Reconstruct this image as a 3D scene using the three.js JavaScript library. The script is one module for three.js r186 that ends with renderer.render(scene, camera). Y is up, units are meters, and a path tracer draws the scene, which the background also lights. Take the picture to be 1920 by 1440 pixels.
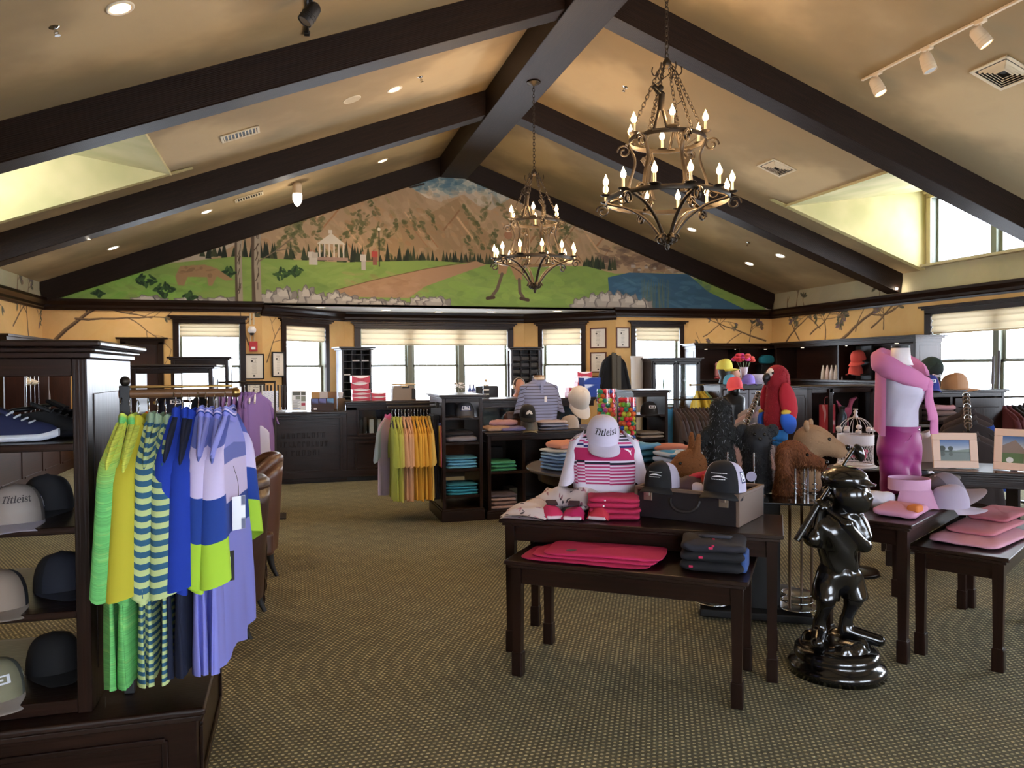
import * as THREE from 'three';
import { RoundedBoxGeometry } from 'three/addons/geometries/RoundedBoxGeometry.js';
import { mergeGeometries } from 'three/addons/utils/BufferGeometryUtils.js';
import { MarchingCubes } from 'three/addons/objects/MarchingCubes.js';

// ---------------------------------------------------------------- camera, sky, exposure
const scene = new THREE.Scene();
const camera = new THREE.PerspectiveCamera(THREE.MathUtils.radToDeg(2 * Math.atan(720 / 1450)), 4 / 3, 0.05, 100);
{
  const yaw = 0.274165, pitch = -0.019664, roll = -0.006813;
  const f = new THREE.Vector3(Math.sin(yaw) * Math.cos(pitch), Math.sin(pitch), -Math.cos(yaw) * Math.cos(pitch));
  const r0 = new THREE.Vector3(Math.cos(yaw), 0, Math.sin(yaw)), u0 = r0.clone().cross(f);
  const r = r0.clone().multiplyScalar(Math.cos(roll)).addScaledVector(u0, Math.sin(roll));
  const u = u0.clone().multiplyScalar(Math.cos(roll)).addScaledVector(r0, -Math.sin(roll));
  camera.position.set(0, 1.55, 0);
  camera.quaternion.setFromRotationMatrix(new THREE.Matrix4().makeBasis(r, u, f.clone().negate()));
}
const SKY = 17;
scene.background = new THREE.Color().setRGB(0.86 * SKY, 0.95 * SKY, 1.08 * SKY);
const renderer = new THREE.WebGLRenderer({ antialias: true });
renderer.toneMapping = THREE.LinearToneMapping;
renderer.toneMappingExposure = 1.12;
renderer.shadowMap.enabled = true;
const LAMP = { bulb: 0.55, down: 6.0, soffit: 1.6, track: 5.0 };   // candela in the scene's units

// ---------------------------------------------------------------- helpers
const V = (x, y, z) => new THREE.Vector3(x, y, z);
function rng(seed) { let a = seed >>> 0; return () => { a = (a + 0x6D2B79F5) | 0; let t = Math.imul(a ^ (a >>> 15), 1 | a); t = (t + Math.imul(t ^ (t >>> 7), 61 | t)) ^ t; return ((t ^ (t >>> 14)) >>> 0) / 4294967296; }; }
const hash = (x, y, s) => { let h = Math.imul(x | 0, 374761393) ^ Math.imul(y | 0, 668265263) ^ Math.imul(s | 0, 1274126177); h = Math.imul(h ^ (h >>> 13), 1274126177); return ((h ^ (h >>> 16)) >>> 0) / 4294967296; };
function vnoise(x, y, s, px = 1e6, py = 1e6) {           // value noise, periodic in px, py
  const x0 = Math.floor(x), y0 = Math.floor(y), fx = x - x0, fy = y - y0, w = (t) => t * t * (3 - 2 * t), m = (a, b) => ((a % b) + b) % b;
  const g = (i, j) => hash(m(x0 + i, px), m(y0 + j, py), s), u = w(fx), v = w(fy);
  return (g(0, 0) * (1 - u) + g(1, 0) * u) * (1 - v) + (g(0, 1) * (1 - u) + g(1, 1) * u) * v;
}
function fbm(u, v, fx, fy, s, oct = 4) {                 // tileable over u, v in 0..1
  let a = 0.5, t = 0, n = 0;
  for (let o = 0; o < oct; o++) { t += a * vnoise(u * fx, v * fy, s + o, fx, fy); n += a; a *= 0.5; fx *= 2; fy *= 2; }
  return t / n;
}
function dataTex(w, h, fn, srgb = true, sx = 1, sy = 1) {  // fn(u, v) -> [r, g, b] in 0..255
  const d = new Uint8Array(w * h * 4);
  for (let j = 0; j < h; j++) for (let i = 0; i < w; i++) { const c = fn(i / w, j / h), k = (j * w + i) * 4; d[k] = c[0]; d[k + 1] = c[1]; d[k + 2] = c[2]; d[k + 3] = 255; }
  const t = new THREE.DataTexture(d, w, h); t.wrapS = t.wrapT = THREE.RepeatWrapping; t.magFilter = THREE.LinearFilter; t.minFilter = THREE.LinearMipmapLinearFilter;
  if (srgb) t.colorSpace = THREE.SRGBColorSpace; t.repeat.set(1 / sx, 1 / sy); t.needsUpdate = true; return t;
}
function canvasTex(w, h, draw, srgb = true) {
  const c = document.createElement('canvas'); c.width = w; c.height = h; draw(c.getContext('2d'), w, h);
  const t = new THREE.CanvasTexture(c); if (srgb) t.colorSpace = THREE.SRGBColorSpace; t.anisotropy = 4; return t;
}
const lerp = (a, b, t) => a + (b - a) * t, clamp = (x, a = 0, b = 1) => Math.min(b, Math.max(a, x)), sstep = (a, b, x) => { const t = clamp((x - a) / (b - a)); return t * t * (3 - 2 * t); };
const mixc = (a, b, t) => [lerp(a[0], b[0], t), lerp(a[1], b[1], t), lerp(a[2], b[2], t)];

// geometry: every helper returns a non-indexed geometry with position, normal, uv
function clean(g) { const n = g.index ? g.toNonIndexed() : g; for (const k of Object.keys(n.attributes)) if (!['position', 'normal', 'uv'].includes(k)) n.deleteAttribute(k); if (!n.attributes.normal) n.computeVertexNormals(); if (!n.attributes.uv) n.setAttribute('uv', new THREE.BufferAttribute(new Float32Array(n.attributes.position.count * 2), 2)); n.morphAttributes = {}; n.clearGroups(); return n; }
const M = (...l) => { l = l.flat(); return l.length === 1 ? clean(l[0]) : mergeGeometries(l.map(clean), false); };
const at = (g, x = 0, y = 0, z = 0, rx = 0, ry = 0, rz = 0, s = 1) => { const m = new THREE.Matrix4().compose(V(x, y, z), new THREE.Quaternion().setFromEuler(new THREE.Euler(rx, ry, rz, 'YXZ')), Array.isArray(s) ? V(...s) : V(s, s, s)); g.applyMatrix4(m); return g; };
function boxUV(g) {                                      // uv in metres, u along the longest side (the grain)
  g = clean(g); g.computeBoundingBox(); const b = g.boundingBox.getSize(V(0, 0, 0)).toArray(), L = b.indexOf(Math.max(...b)), p = g.attributes.position, n = g.attributes.normal, uv = g.attributes.uv;
  for (let i = 0; i < p.count; i++) {
    const P = [p.getX(i), p.getY(i), p.getZ(i)], N = [Math.abs(n.getX(i)), Math.abs(n.getY(i)), Math.abs(n.getZ(i))], a = N.indexOf(Math.max(...N)), o = [0, 1, 2].filter((k) => k !== a), uA = o.includes(L) ? L : o[0], vA = o.find((k) => k !== uA);
    uv.setXY(i, P[uA] + 0.37 * a, P[vA] + 0.21 * a);
  }
  return g;
}
const box = (w, h, d, x = 0, y = 0, z = 0) => at(boxUV(new THREE.BoxGeometry(w, h, d)), x, y, z);
const rbox = (w, h, d, x = 0, y = 0, z = 0, r = 0.004) => at(boxUV(new RoundedBoxGeometry(w, h, d, 1, Math.min(r, w * 0.45, h * 0.45, d * 0.45))), x, y, z);
const soft = (w, h, d, x = 0, y = 0, z = 0, r = 0.02, s = 3) => at(boxUV(new RoundedBoxGeometry(w, h, d, s, Math.min(r, w * 0.49, h * 0.49, d * 0.49))), x, y, z);
const cyl = (r1, r2, h, x = 0, y = 0, z = 0, n = 16, open = false) => at(clean(new THREE.CylinderGeometry(r1, r2, h, n, 1, open)), x, y, z);
const sph = (r, x = 0, y = 0, z = 0, sx = 1, sy = 1, sz = 1, n = 14) => at(clean(new THREE.SphereGeometry(r, n, Math.ceil(n * 0.7))), x, y, z, 0, 0, 0, [sx, sy, sz]);
const lathe = (pts, n = 24) => clean(new THREE.LatheGeometry(pts.map(([r, y]) => new THREE.Vector2(r, y)), n));
const tube = (pts, r, n = 16, m = 6, closed = false) => clean(new THREE.TubeGeometry(new THREE.CatmullRomCurve3(pts.map((p) => V(...p)), closed), n, r, m, closed));
const torus = (R, r, x = 0, y = 0, z = 0, n = 32, m = 6) => at(clean(new THREE.TorusGeometry(R, r, m, n)), x, y, z, Math.PI / 2);
function extrude(pts, depth, bev = 0, holes = []) {
  const s = new THREE.Shape(pts.map(([x, y]) => new THREE.Vector2(x, y)));
  for (const h of holes) s.holes.push(new THREE.Path(h.map(([x, y]) => new THREE.Vector2(x, y))));
  return clean(new THREE.ExtrudeGeometry(s, { depth, bevelEnabled: bev > 0, bevelThickness: bev, bevelSize: bev, bevelSegments: 1, curveSegments: 8 }));
}
const rod = (a, b, r, n = 6) => { const A = V(...a), B = V(...b), d = B.clone().sub(A), g = new THREE.CylinderGeometry(r, r, d.length(), n); g.applyQuaternion(new THREE.Quaternion().setFromUnitVectors(V(0, 1, 0), d.normalize())); const c = A.add(B).multiplyScalar(0.5); return at(clean(g), c.x, c.y, c.z); };
function grid(nu, nv, fn, closeU = false) {              // surface fn(u, v) -> [x, y, z], smooth normals
  const p = [], uv = [], ix = [];
  for (let j = 0; j <= nv; j++) for (let i = 0; i <= nu; i++) { p.push(...fn(i / nu, j / nv)); uv.push(i / nu, j / nv); }
  for (let j = 0; j < nv; j++) for (let i = 0; i < nu; i++) { const a = j * (nu + 1) + i, b = a + 1, c = a + nu + 1, d = c + 1; ix.push(a, b, d, a, d, c); }
  const g = new THREE.BufferGeometry(); g.setAttribute('position', new THREE.Float32BufferAttribute(p, 3)); g.setAttribute('uv', new THREE.Float32BufferAttribute(uv, 2)); g.setIndex(ix); g.computeVertexNormals();
  if (closeU) { const n = g.attributes.normal; for (let j = 0; j <= nv; j++) { const a = j * (nu + 1), b = a + nu, s = V(n.getX(a) + n.getX(b), n.getY(a) + n.getY(b), n.getZ(a) + n.getZ(b)).normalize(); n.setXYZ(a, s.x, s.y, s.z); n.setXYZ(b, s.x, s.y, s.z); } }
  return clean(g);
}
function solid(fn, box3, res) {                          // surface of a signed distance fn(x, y, z) < 0 inside, box3 = [cx, cy, cz, half]
  const [cx, cy, cz, h] = box3, mc = new MarchingCubes(res, new THREE.MeshBasicMaterial(), false, false, 120000); mc.isolation = 0;
  let k = 0; for (let z = 0; z < res; z++) for (let y = 0; y < res; y++) for (let x = 0; x < res; x++) mc.field[k++] = -fn(cx + h * (x / (res / 2) - 1), cy + h * (y / (res / 2) - 1), cz + h * (z / (res / 2) - 1));
  mc.update(); const n = mc.count, p = mc.positionArray.slice(0, n * 3), nn = mc.normalArray.slice(0, n * 3);
  for (let i = 0; i < n; i++) { p[i * 3] = cx + p[i * 3] * h; p[i * 3 + 1] = cy + p[i * 3 + 1] * h; p[i * 3 + 2] = cz + p[i * 3 + 2] * h; }
  const g = new THREE.BufferGeometry(); g.setAttribute('position', new THREE.BufferAttribute(new Float32Array(p), 3)); g.setAttribute('normal', new THREE.BufferAttribute(new Float32Array(nn), 3)); return clean(g);
}
const smin = (a, b, k) => { const h = Math.max(k - Math.abs(a - b), 0) / k; return Math.min(a, b) - h * h * k * 0.25; };
const cap = (p, a, b, ra, rb) => { const dx = b[0] - a[0], dy = b[1] - a[1], dz = b[2] - a[2], px = p[0] - a[0], py = p[1] - a[1], pz = p[2] - a[2], t = clamp((px * dx + py * dy + pz * dz) / (dx * dx + dy * dy + dz * dz + 1e-9)); return Math.hypot(px - t * dx, py - t * dy, pz - t * dz) - lerp(ra, rb, t); };
const ell = (p, c, r) => { const x = (p[0] - c[0]) / r[0], y = (p[1] - c[1]) / r[1], z = (p[2] - c[2]) / r[2], k = Math.hypot(x, y, z); return (k - 1) * Math.min(r[0], r[1], r[2]); };

// things, parts, structure
const used = {};
const numbered = (n) => { const k = used[n] = (used[n] ?? -1) + 1; return k ? n + '_' + String(k).padStart(3, '0') : n; };
function mesh(name, geo, mat, parent) { const m = new THREE.Mesh(geo, mat); m.name = name; m.castShadow = m.receiveShadow = true; (parent ?? scene).add(m); return m; }
function thing(name, label, category, p = [0, 0, 0], ry = 0, group) { const o = new THREE.Group(); o.name = numbered(name); o.position.set(...p); o.rotation.y = ry; o.userData = { label, category }; if (group) o.userData.group = group; scene.add(o); return o; }
function one(name, label, category, geo, mat, p = [0, 0, 0], ry = 0, group) { const o = mesh(numbered(name), geo, mat); o.position.set(...p); o.rotation.y = ry; o.userData = { label, category }; if (group) o.userData.group = group; return o; }
function part(o, name, geo, mat, label) { const m = mesh(name, geo, mat, o); if (label) m.userData.label = label; return m; }
function struct(name, geo, mat, parent) { const m = mesh(parent ? name : numbered(name), geo, mat, parent); if (!parent) m.userData.kind = 'structure'; return m; }
function structGroup(name) { const o = new THREE.Group(); o.name = numbered(name); o.userData.kind = 'structure'; scene.add(o); return o; }
function copy(src, p, ry = 0, label, group) { const o = src.clone(); o.name = numbered(src.name.replace(/_\d{3}$/, '')); o.position.set(...p); o.rotation.set(0, ry, 0); o.userData = { ...src.userData }; if (label) o.userData.label = label; if (group) o.userData.group = group; scene.add(o); return o; }

// ---------------------------------------------------------------- materials
const mats = {};
function mat(color, rough = 0.7, metal = 0, extra = {}) {
  const k = JSON.stringify([color, rough, metal, Object.keys(extra).length ? Math.random.name + JSON.stringify(extra, (a, b) => (b?.isTexture ? b.uuid : b)) : 0]);
  if (!mats[k]) { const phys = ['transmission', 'clearcoat', 'sheen'].some((q) => q in extra); mats[k] = new (phys ? THREE.MeshPhysicalMaterial : THREE.MeshStandardMaterial)({ color: new THREE.Color(color), roughness: rough, metalness: metal, side: THREE.DoubleSide, ...extra }); }
  return mats[k];
}
const woodTex = dataTex(512, 256, (u, v) => { const g = fbm(u, v, 4, 64, 11, 3), b = fbm(u, v, 3, 8, 21, 3), k = 0.62 + 0.5 * g * 0.7 + 0.35 * (b - 0.5); return [46 * k, 28 * k, 21 * k]; }, true, 1, 0.5);
const woodBump = dataTex(512, 256, (u, v) => { const g = 255 * fbm(u, v, 4, 96, 11, 3); return [g, g, g]; }, false, 1, 0.5);
const beamTex = dataTex(1024, 256, (u, v) => { const g = fbm(u, v, 6, 48, 31, 4), l = Math.abs(((v * 22 + 0.3 * vnoise(u * 3, v * 6, 5, 3, 6)) % 1) - 0.5) * 2, k = 0.55 + 0.6 * g + 0.12 * l; return [36 * k, 23 * k, 17 * k]; }, true, 1.6, 0.35);
const beamBump = dataTex(512, 256, (u, v) => { const l = Math.abs(((v * 22 + 0.3 * vnoise(u * 3, v * 6, 5, 3, 6)) % 1) - 0.5) * 2, g = 160 * l + 95 * fbm(u, v, 6, 48, 31, 3); return [g, g, g]; }, false, 1.6, 0.35);
const WOOD = new THREE.MeshPhysicalMaterial({ map: woodTex, bumpMap: woodBump, bumpScale: 0.0006, roughness: 0.28, specularIntensity: 0.5, side: THREE.DoubleSide });
const WOODTOP = new THREE.MeshPhysicalMaterial({ map: woodTex, bumpMap: woodBump, bumpScale: 0.0003, roughness: 0.3, specularIntensity: 0.8, side: THREE.DoubleSide });
const REDWOOD = new THREE.MeshStandardMaterial({ map: woodTex, color: new THREE.Color(1.9, 1.25, 1.1), roughness: 0.45, side: THREE.DoubleSide });
const BEAM = new THREE.MeshPhysicalMaterial({ map: beamTex, bumpMap: beamBump, bumpScale: 0.002, roughness: 0.5, specularIntensity: 0.4, side: THREE.DoubleSide });
const BLACK = mat('#121214', 0.5), CHROME = mat('#c8ccd0', 0.16, 1), BRASS = mat('#a98a52', 0.3, 1), IRON = mat('#3b342c', 0.45, 0.75), WHITE = mat('#eceaea', 0.6), CREAMPAINT = mat('#cfc2a6', 0.7);
const SASH = mat('#6c7166', 0.5), GLASS = new THREE.MeshPhysicalMaterial({ color: 0xffffff, roughness: 0, transmission: 1, thickness: 0, ior: 1.45, side: THREE.DoubleSide });
const ACRYLIC = new THREE.MeshPhysicalMaterial({ color: new THREE.Color(0.94, 0.97, 0.98), roughness: 0.03, transmission: 1, thickness: 0, ior: 1.45, side: THREE.DoubleSide });
const PAPER = mat('#f2f0ea', 0.8);
const cloth = (c, extra = {}) => mat(c, 0.88, 0, extra);

// ================================================================ the room
const XL = -4.05, XR = 9.95, XM = 2.95, ZB = -14.6, ZF = 3.0, EAVE = 3.12, SL = 0.36, CT = 2.78, CB = 2.59;
const EAVEL = 3.04, SLL = 0.3727, ceilY = (x) => x < XM ? EAVEL + SLL * (x - XL) : EAVE + SL * (XR - x), slope = (sd) => sd > 0 ? SL : SLL, eave = (sd) => sd > 0 ? EAVE : EAVEL;
// carpet: a pale dot woven at every second crossing of an olive ground
const carpetTex = dataTex(512, 512, (u, v) => {
  const n = 14, a = u * n, b = v * n, row = Math.floor(b), fx = ((a + (row % 2) * 0.5) % 1) - 0.5, fy = (b % 1) - 0.5, dot = 1 - sstep(0.2, 0.36, Math.hypot(fx * 1.0, fy * 1.15)), g = fbm(u, v, 64, 64, 3, 2), m = fbm(u, v, 4, 4, 8, 3), k = 0.72 + 0.4 * g + 0.2 * (m - 0.5);
  const c = mixc([96, 93, 70], [198, 186, 142], dot); return [c[0] * k, c[1] * k, c[2] * k];
}, true, 0.36, 0.36);
const carpetBump = dataTex(256, 256, (u, v) => { const n = 14, a = u * n, b = v * n, row = Math.floor(b), fx = ((a + (row % 2) * 0.5) % 1) - 0.5, fy = (b % 1) - 0.5, h = 255 * (0.75 * (1 - sstep(0.2, 0.4, Math.hypot(fx, fy))) + 0.25 * fbm(u, v, 64, 64, 3, 2)); return [h, h, h]; }, false, 0.36, 0.36);
const CARPET = new THREE.MeshStandardMaterial({ map: carpetTex, bumpMap: carpetBump, bumpScale: 0.004, roughness: 0.95 });
{ const g = box(XR - XL + 0.5, 0.2, 19.8, XM, -0.1, -6.55), uv = g.attributes.uv, p = g.attributes.position; for (let i = 0; i < p.count; i++) uv.setXY(i, p.getX(i), p.getZ(i)); struct('floor', g, CARPET); }

// painted plaster: ochre glaze below the cornice, grey green glaze above it
const R0 = rng(77);
function mottled(ctx, w, h, base, tones, n, seed) {
  const r = rng(seed); ctx.fillStyle = base; ctx.fillRect(0, 0, w, h);
  for (let i = 0; i < n; i++) { ctx.globalAlpha = 0.05 + 0.07 * r(); ctx.fillStyle = tones[Math.floor(r() * tones.length)]; ctx.beginPath(); ctx.ellipse(r() * w, r() * h, 20 + r() * 90, 8 + r() * 40, r() * 3, 0, 6.3); ctx.fill(); }
  ctx.globalAlpha = 1;
}
function branch(ctx, x, y, a, len, w, depth, r, leafy = 0.5) {
  const n = 7; let px = x, py = y;
  for (let i = 0; i < n; i++) {
    a += (r() - 0.5) * 0.35; const nx = px + Math.cos(a) * len / n, ny = py - Math.sin(a) * len / n, lw = Math.max(1, w * (1 - i / n * 0.6));
    ctx.lineCap = 'round'; ctx.strokeStyle = '#7a6147'; ctx.lineWidth = lw; ctx.beginPath(); ctx.moveTo(px, py); ctx.lineTo(nx, ny); ctx.stroke();
    ctx.strokeStyle = '#4c3b2e'; ctx.lineWidth = lw * 0.4; ctx.beginPath(); ctx.moveTo(px, py + lw * 0.3); ctx.lineTo(nx, ny + lw * 0.3); ctx.stroke();
    if (depth > 0 && i > 1 && r() < 0.42) branch(ctx, nx, ny, a + (r() < 0.5 ? 1 : -1) * (0.5 + r() * 0.5), len * (0.35 + 0.3 * r()), lw * 0.6, depth - 1, r, leafy);
    px = nx; py = ny;
  }
  if (r() < leafy + 0.3) for (let k = 0; k < 3 + r() * 3; k++) { const t = a + (r() - 0.5) * 2.4, l = 6 + r() * 8; ctx.fillStyle = ['#5b5a48', '#6d5a63', '#7c6a55', '#4a4d3c'][Math.floor(r() * 4)]; ctx.beginPath(); ctx.ellipse(px + Math.cos(t) * l * 0.6, py - Math.sin(t) * l * 0.6, l * 0.6, l * 0.24, -t, 0, 6.3); ctx.fill(); }
}
const OCHRE = ['#e2ba78', '#d3a560', '#ecce94', '#d8b172', '#e4c48c', '#cc9f5c'], SAGE = ['#a79f80', '#b8ae8b', '#948e72', '#b5a780', '#9c9a80'];
function wallMat(len, y0, y1, base, tones, seed, twigs, ppm = 140) {
  const t = canvasTex(Math.min(2048, Math.round(len * ppm)), Math.round((y1 - y0) * ppm), (c, w, h) => {
    mottled(c, w, h, base, tones, Math.round(len * 60), seed); const r = rng(seed + 5), sx = w / len, sy = h / (y1 - y0);
    for (const [s, y, a, l, lw, d] of twigs) branch(c, s * sx, (y1 - y) * sy, a, l * sx, lw, d, r);
  });
  t.wrapS = t.wrapT = THREE.RepeatWrapping; t.repeat.set(1 / len, 1 / (y1 - y0)); t.offset.set(0, -y0 / (y1 - y0));
  return new THREE.MeshStandardMaterial({ map: t, roughness: 0.85, side: THREE.DoubleSide });
}
// a wall whose room face starts at (x, z) and runs along (dx, dz); pts or a rectangle in (s, y), holes [a, b, y0, y1]
function wall(name, [x, z], [dx, dz], pts, holes, m, t = 0.18) {
  const g = extrude(pts, t, 0, holes.map(([a, b, c, d]) => [[a, c], [a, d], [b, d], [b, c]])); g.translate(0, 0, -t);
  const o = struct(name, g, m); o.position.set(x, 0, z); o.rotation.y = Math.atan2(-dz, dx); return o;
}
const rect = (a, b, c, d) => [[a, c], [b, c], [b, d], [a, d]];
const BO_L = -0.55, BI_L = 0.97, BI_R = 4.78, BO_R = 6.3, ZI = -16.0, BAYT = 2.72;   // the bay
const angLen = Math.hypot(BI_L - BO_L, ZI - ZB), aDir = [(BI_L - BO_L) / angLen, (ZI - ZB) / angLen];
const WB = 0.75, WT = 2.4;                                                           // window heights
const plainOchre = wallMat(4, 0, 2.8, '#dab074', OCHRE, 5, []);
// left and right of the bay, the bay's three sides, the long side walls
wall('wall_back_left', [XL, ZB], [1, 0], rect(0, BO_L - XL, 0, CT), [[2.1, 3.14, WB, WT], [1.28, 1.78, 0, 2.02]], wallMat(BO_L - XL, 0, CT, '#dab074', OCHRE, 12, [[0.2, 2.1, 0.75, 1.5, 9, 3], [0.5, 2.45, -0.2, 1.4, 5, 2], [3.3, 1.95, 1.9, 0.7, 4, 1]]));
wall('wall_bay_left', [BO_L, ZB], aDir, rect(0, angLen, 0, BAYT), [[0.52, 1.56, WB, WT]], wallMat(angLen, 0, CT, '#dab074', OCHRE, 13, [[0.1, 1.7, 1.2, 0.9, 3, 2]]));
wall('wall_bay_center', [BI_L, ZI], [1, 0], rect(0, BI_R - BI_L, 0, BAYT), [[0.32, 3.45, WB, WT]], wallMat(BI_R - BI_L, 0, CT, '#dab074', OCHRE, 14, []));
wall('wall_bay_right', [BI_R, ZI], [aDir[0], -aDir[1]], rect(0, angLen, 0, BAYT), [[0.42, 1.34, WB, WT]], wallMat(angLen, 0, CT, '#dab074', OCHRE, 15, []));
wall('wall_back_right', [BO_R, ZB], [1, 0], rect(0, XR - BO_R, 0, CT), [[0.42, 1.46, WB, WT]], wallMat(XR - BO_R, 0, CT, '#dab074', OCHRE, 16, [[3.5, 2.12, 2.9, 1.4, 5, 3], [2.0, 2.2, 0.5, 0.8, 3, 2], [2.5, 2.35, 2.6, 0.6, 3, 2], [3.1, 2.1, 1.3, 0.5, 3, 2]]));
const SAGEWALL = (seed, len) => wallMat(len, CT, EAVE + 1.5, '#a89f80', SAGE, seed, []);
const RWLEN = ZF - ZB;                                                                // right wall: s = z - ZB
wall('wall_right', [XR, ZB], [0, 1], rect(0, RWLEN, 0, CT), [[4.35, 7.9, WB, WT], [9.6, 13.15, WB, WT]], wallMat(RWLEN, 0, CT, '#dab074', OCHRE, 17, [[0.5, 2.06, 0.75, 0.9, 5, 3], [0.95, 2.1, 2.3, 0.7, 4, 3], [1.3, 2.2, 0.5, 0.8, 4, 3], [1.75, 2.06, 1.5, 0.5, 4, 2], [1.6, 2.3, 2.7, 0.6, 3, 2], [2.2, 2.05, 0.55, 1.6, 7, 3], [2.6, 2.2, 1.2, 0.5, 3, 2], [3.0, 2.24, 0.4, 1.0, 4, 3], [3.3, 2.2, 1.6, 0.4, 3, 2]], 116));
wall('wall_left', [XL, ZF], [0, -1], rect(0, RWLEN, 0, CT), [], wallMat(RWLEN, 0, CT, '#dab074', OCHRE, 18, [[16.9, 2.1, 2.0, 0.9, 5, 2], [16.2, 2.25, 0.7, 0.9, 4, 2], [15, 2.1, 1.1, 0.9, 4, 2]], 116));
const DZ0 = -10.38, DZ1 = -7.9, DXR = 7.39, DTOP = 4.42, DH = ceilY(DXR);              // dormers
const upperPts = (s0, s1, e = EAVE) => [[0, CT], [RWLEN, CT], [RWLEN, e], [s1, e], [s1, DTOP], [s0, DTOP], [s0, e], [0, e]];
wall('wall_right_upper', [XR, ZB], [0, 1], upperPts(DZ0 - ZB, DZ1 - ZB), [[4.34, 6.6, 3.2, 4.28]], wallMat(RWLEN, CT, DTOP, '#aea484', SAGE, 21, [[0.55, CT, 1.5, 0.25, 3, 1], [0.85, CT, 1.4, 0.3, 3, 2], [1.1, CT, 1.7, 0.2, 2, 1], [3.2, CT, 1.5, 0.2, 2, 1]], 116));
wall('wall_left_upper', [XL, ZF], [0, -1], upperPts(ZF - DZ1, ZF - DZ0, EAVEL), [[11.12, 13.36, 3.2, 4.28]], wallMat(RWLEN, CT, DTOP, '#aea484', SAGE, 22, [[16.9, CT, 1.5, 0.25, 3, 1], [16.4, CT, 1.6, 0.3, 3, 2]], 116));
wall('wall_front', [XR, ZF], [-1, 0], [[0, 0], [14, 0], [14, EAVEL], [7, ceilY(XM)], [0, EAVE]], [[2.2, 5.8, WB, WT], [7.4, 11.0, WB, WT]], plainOchre);

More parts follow.
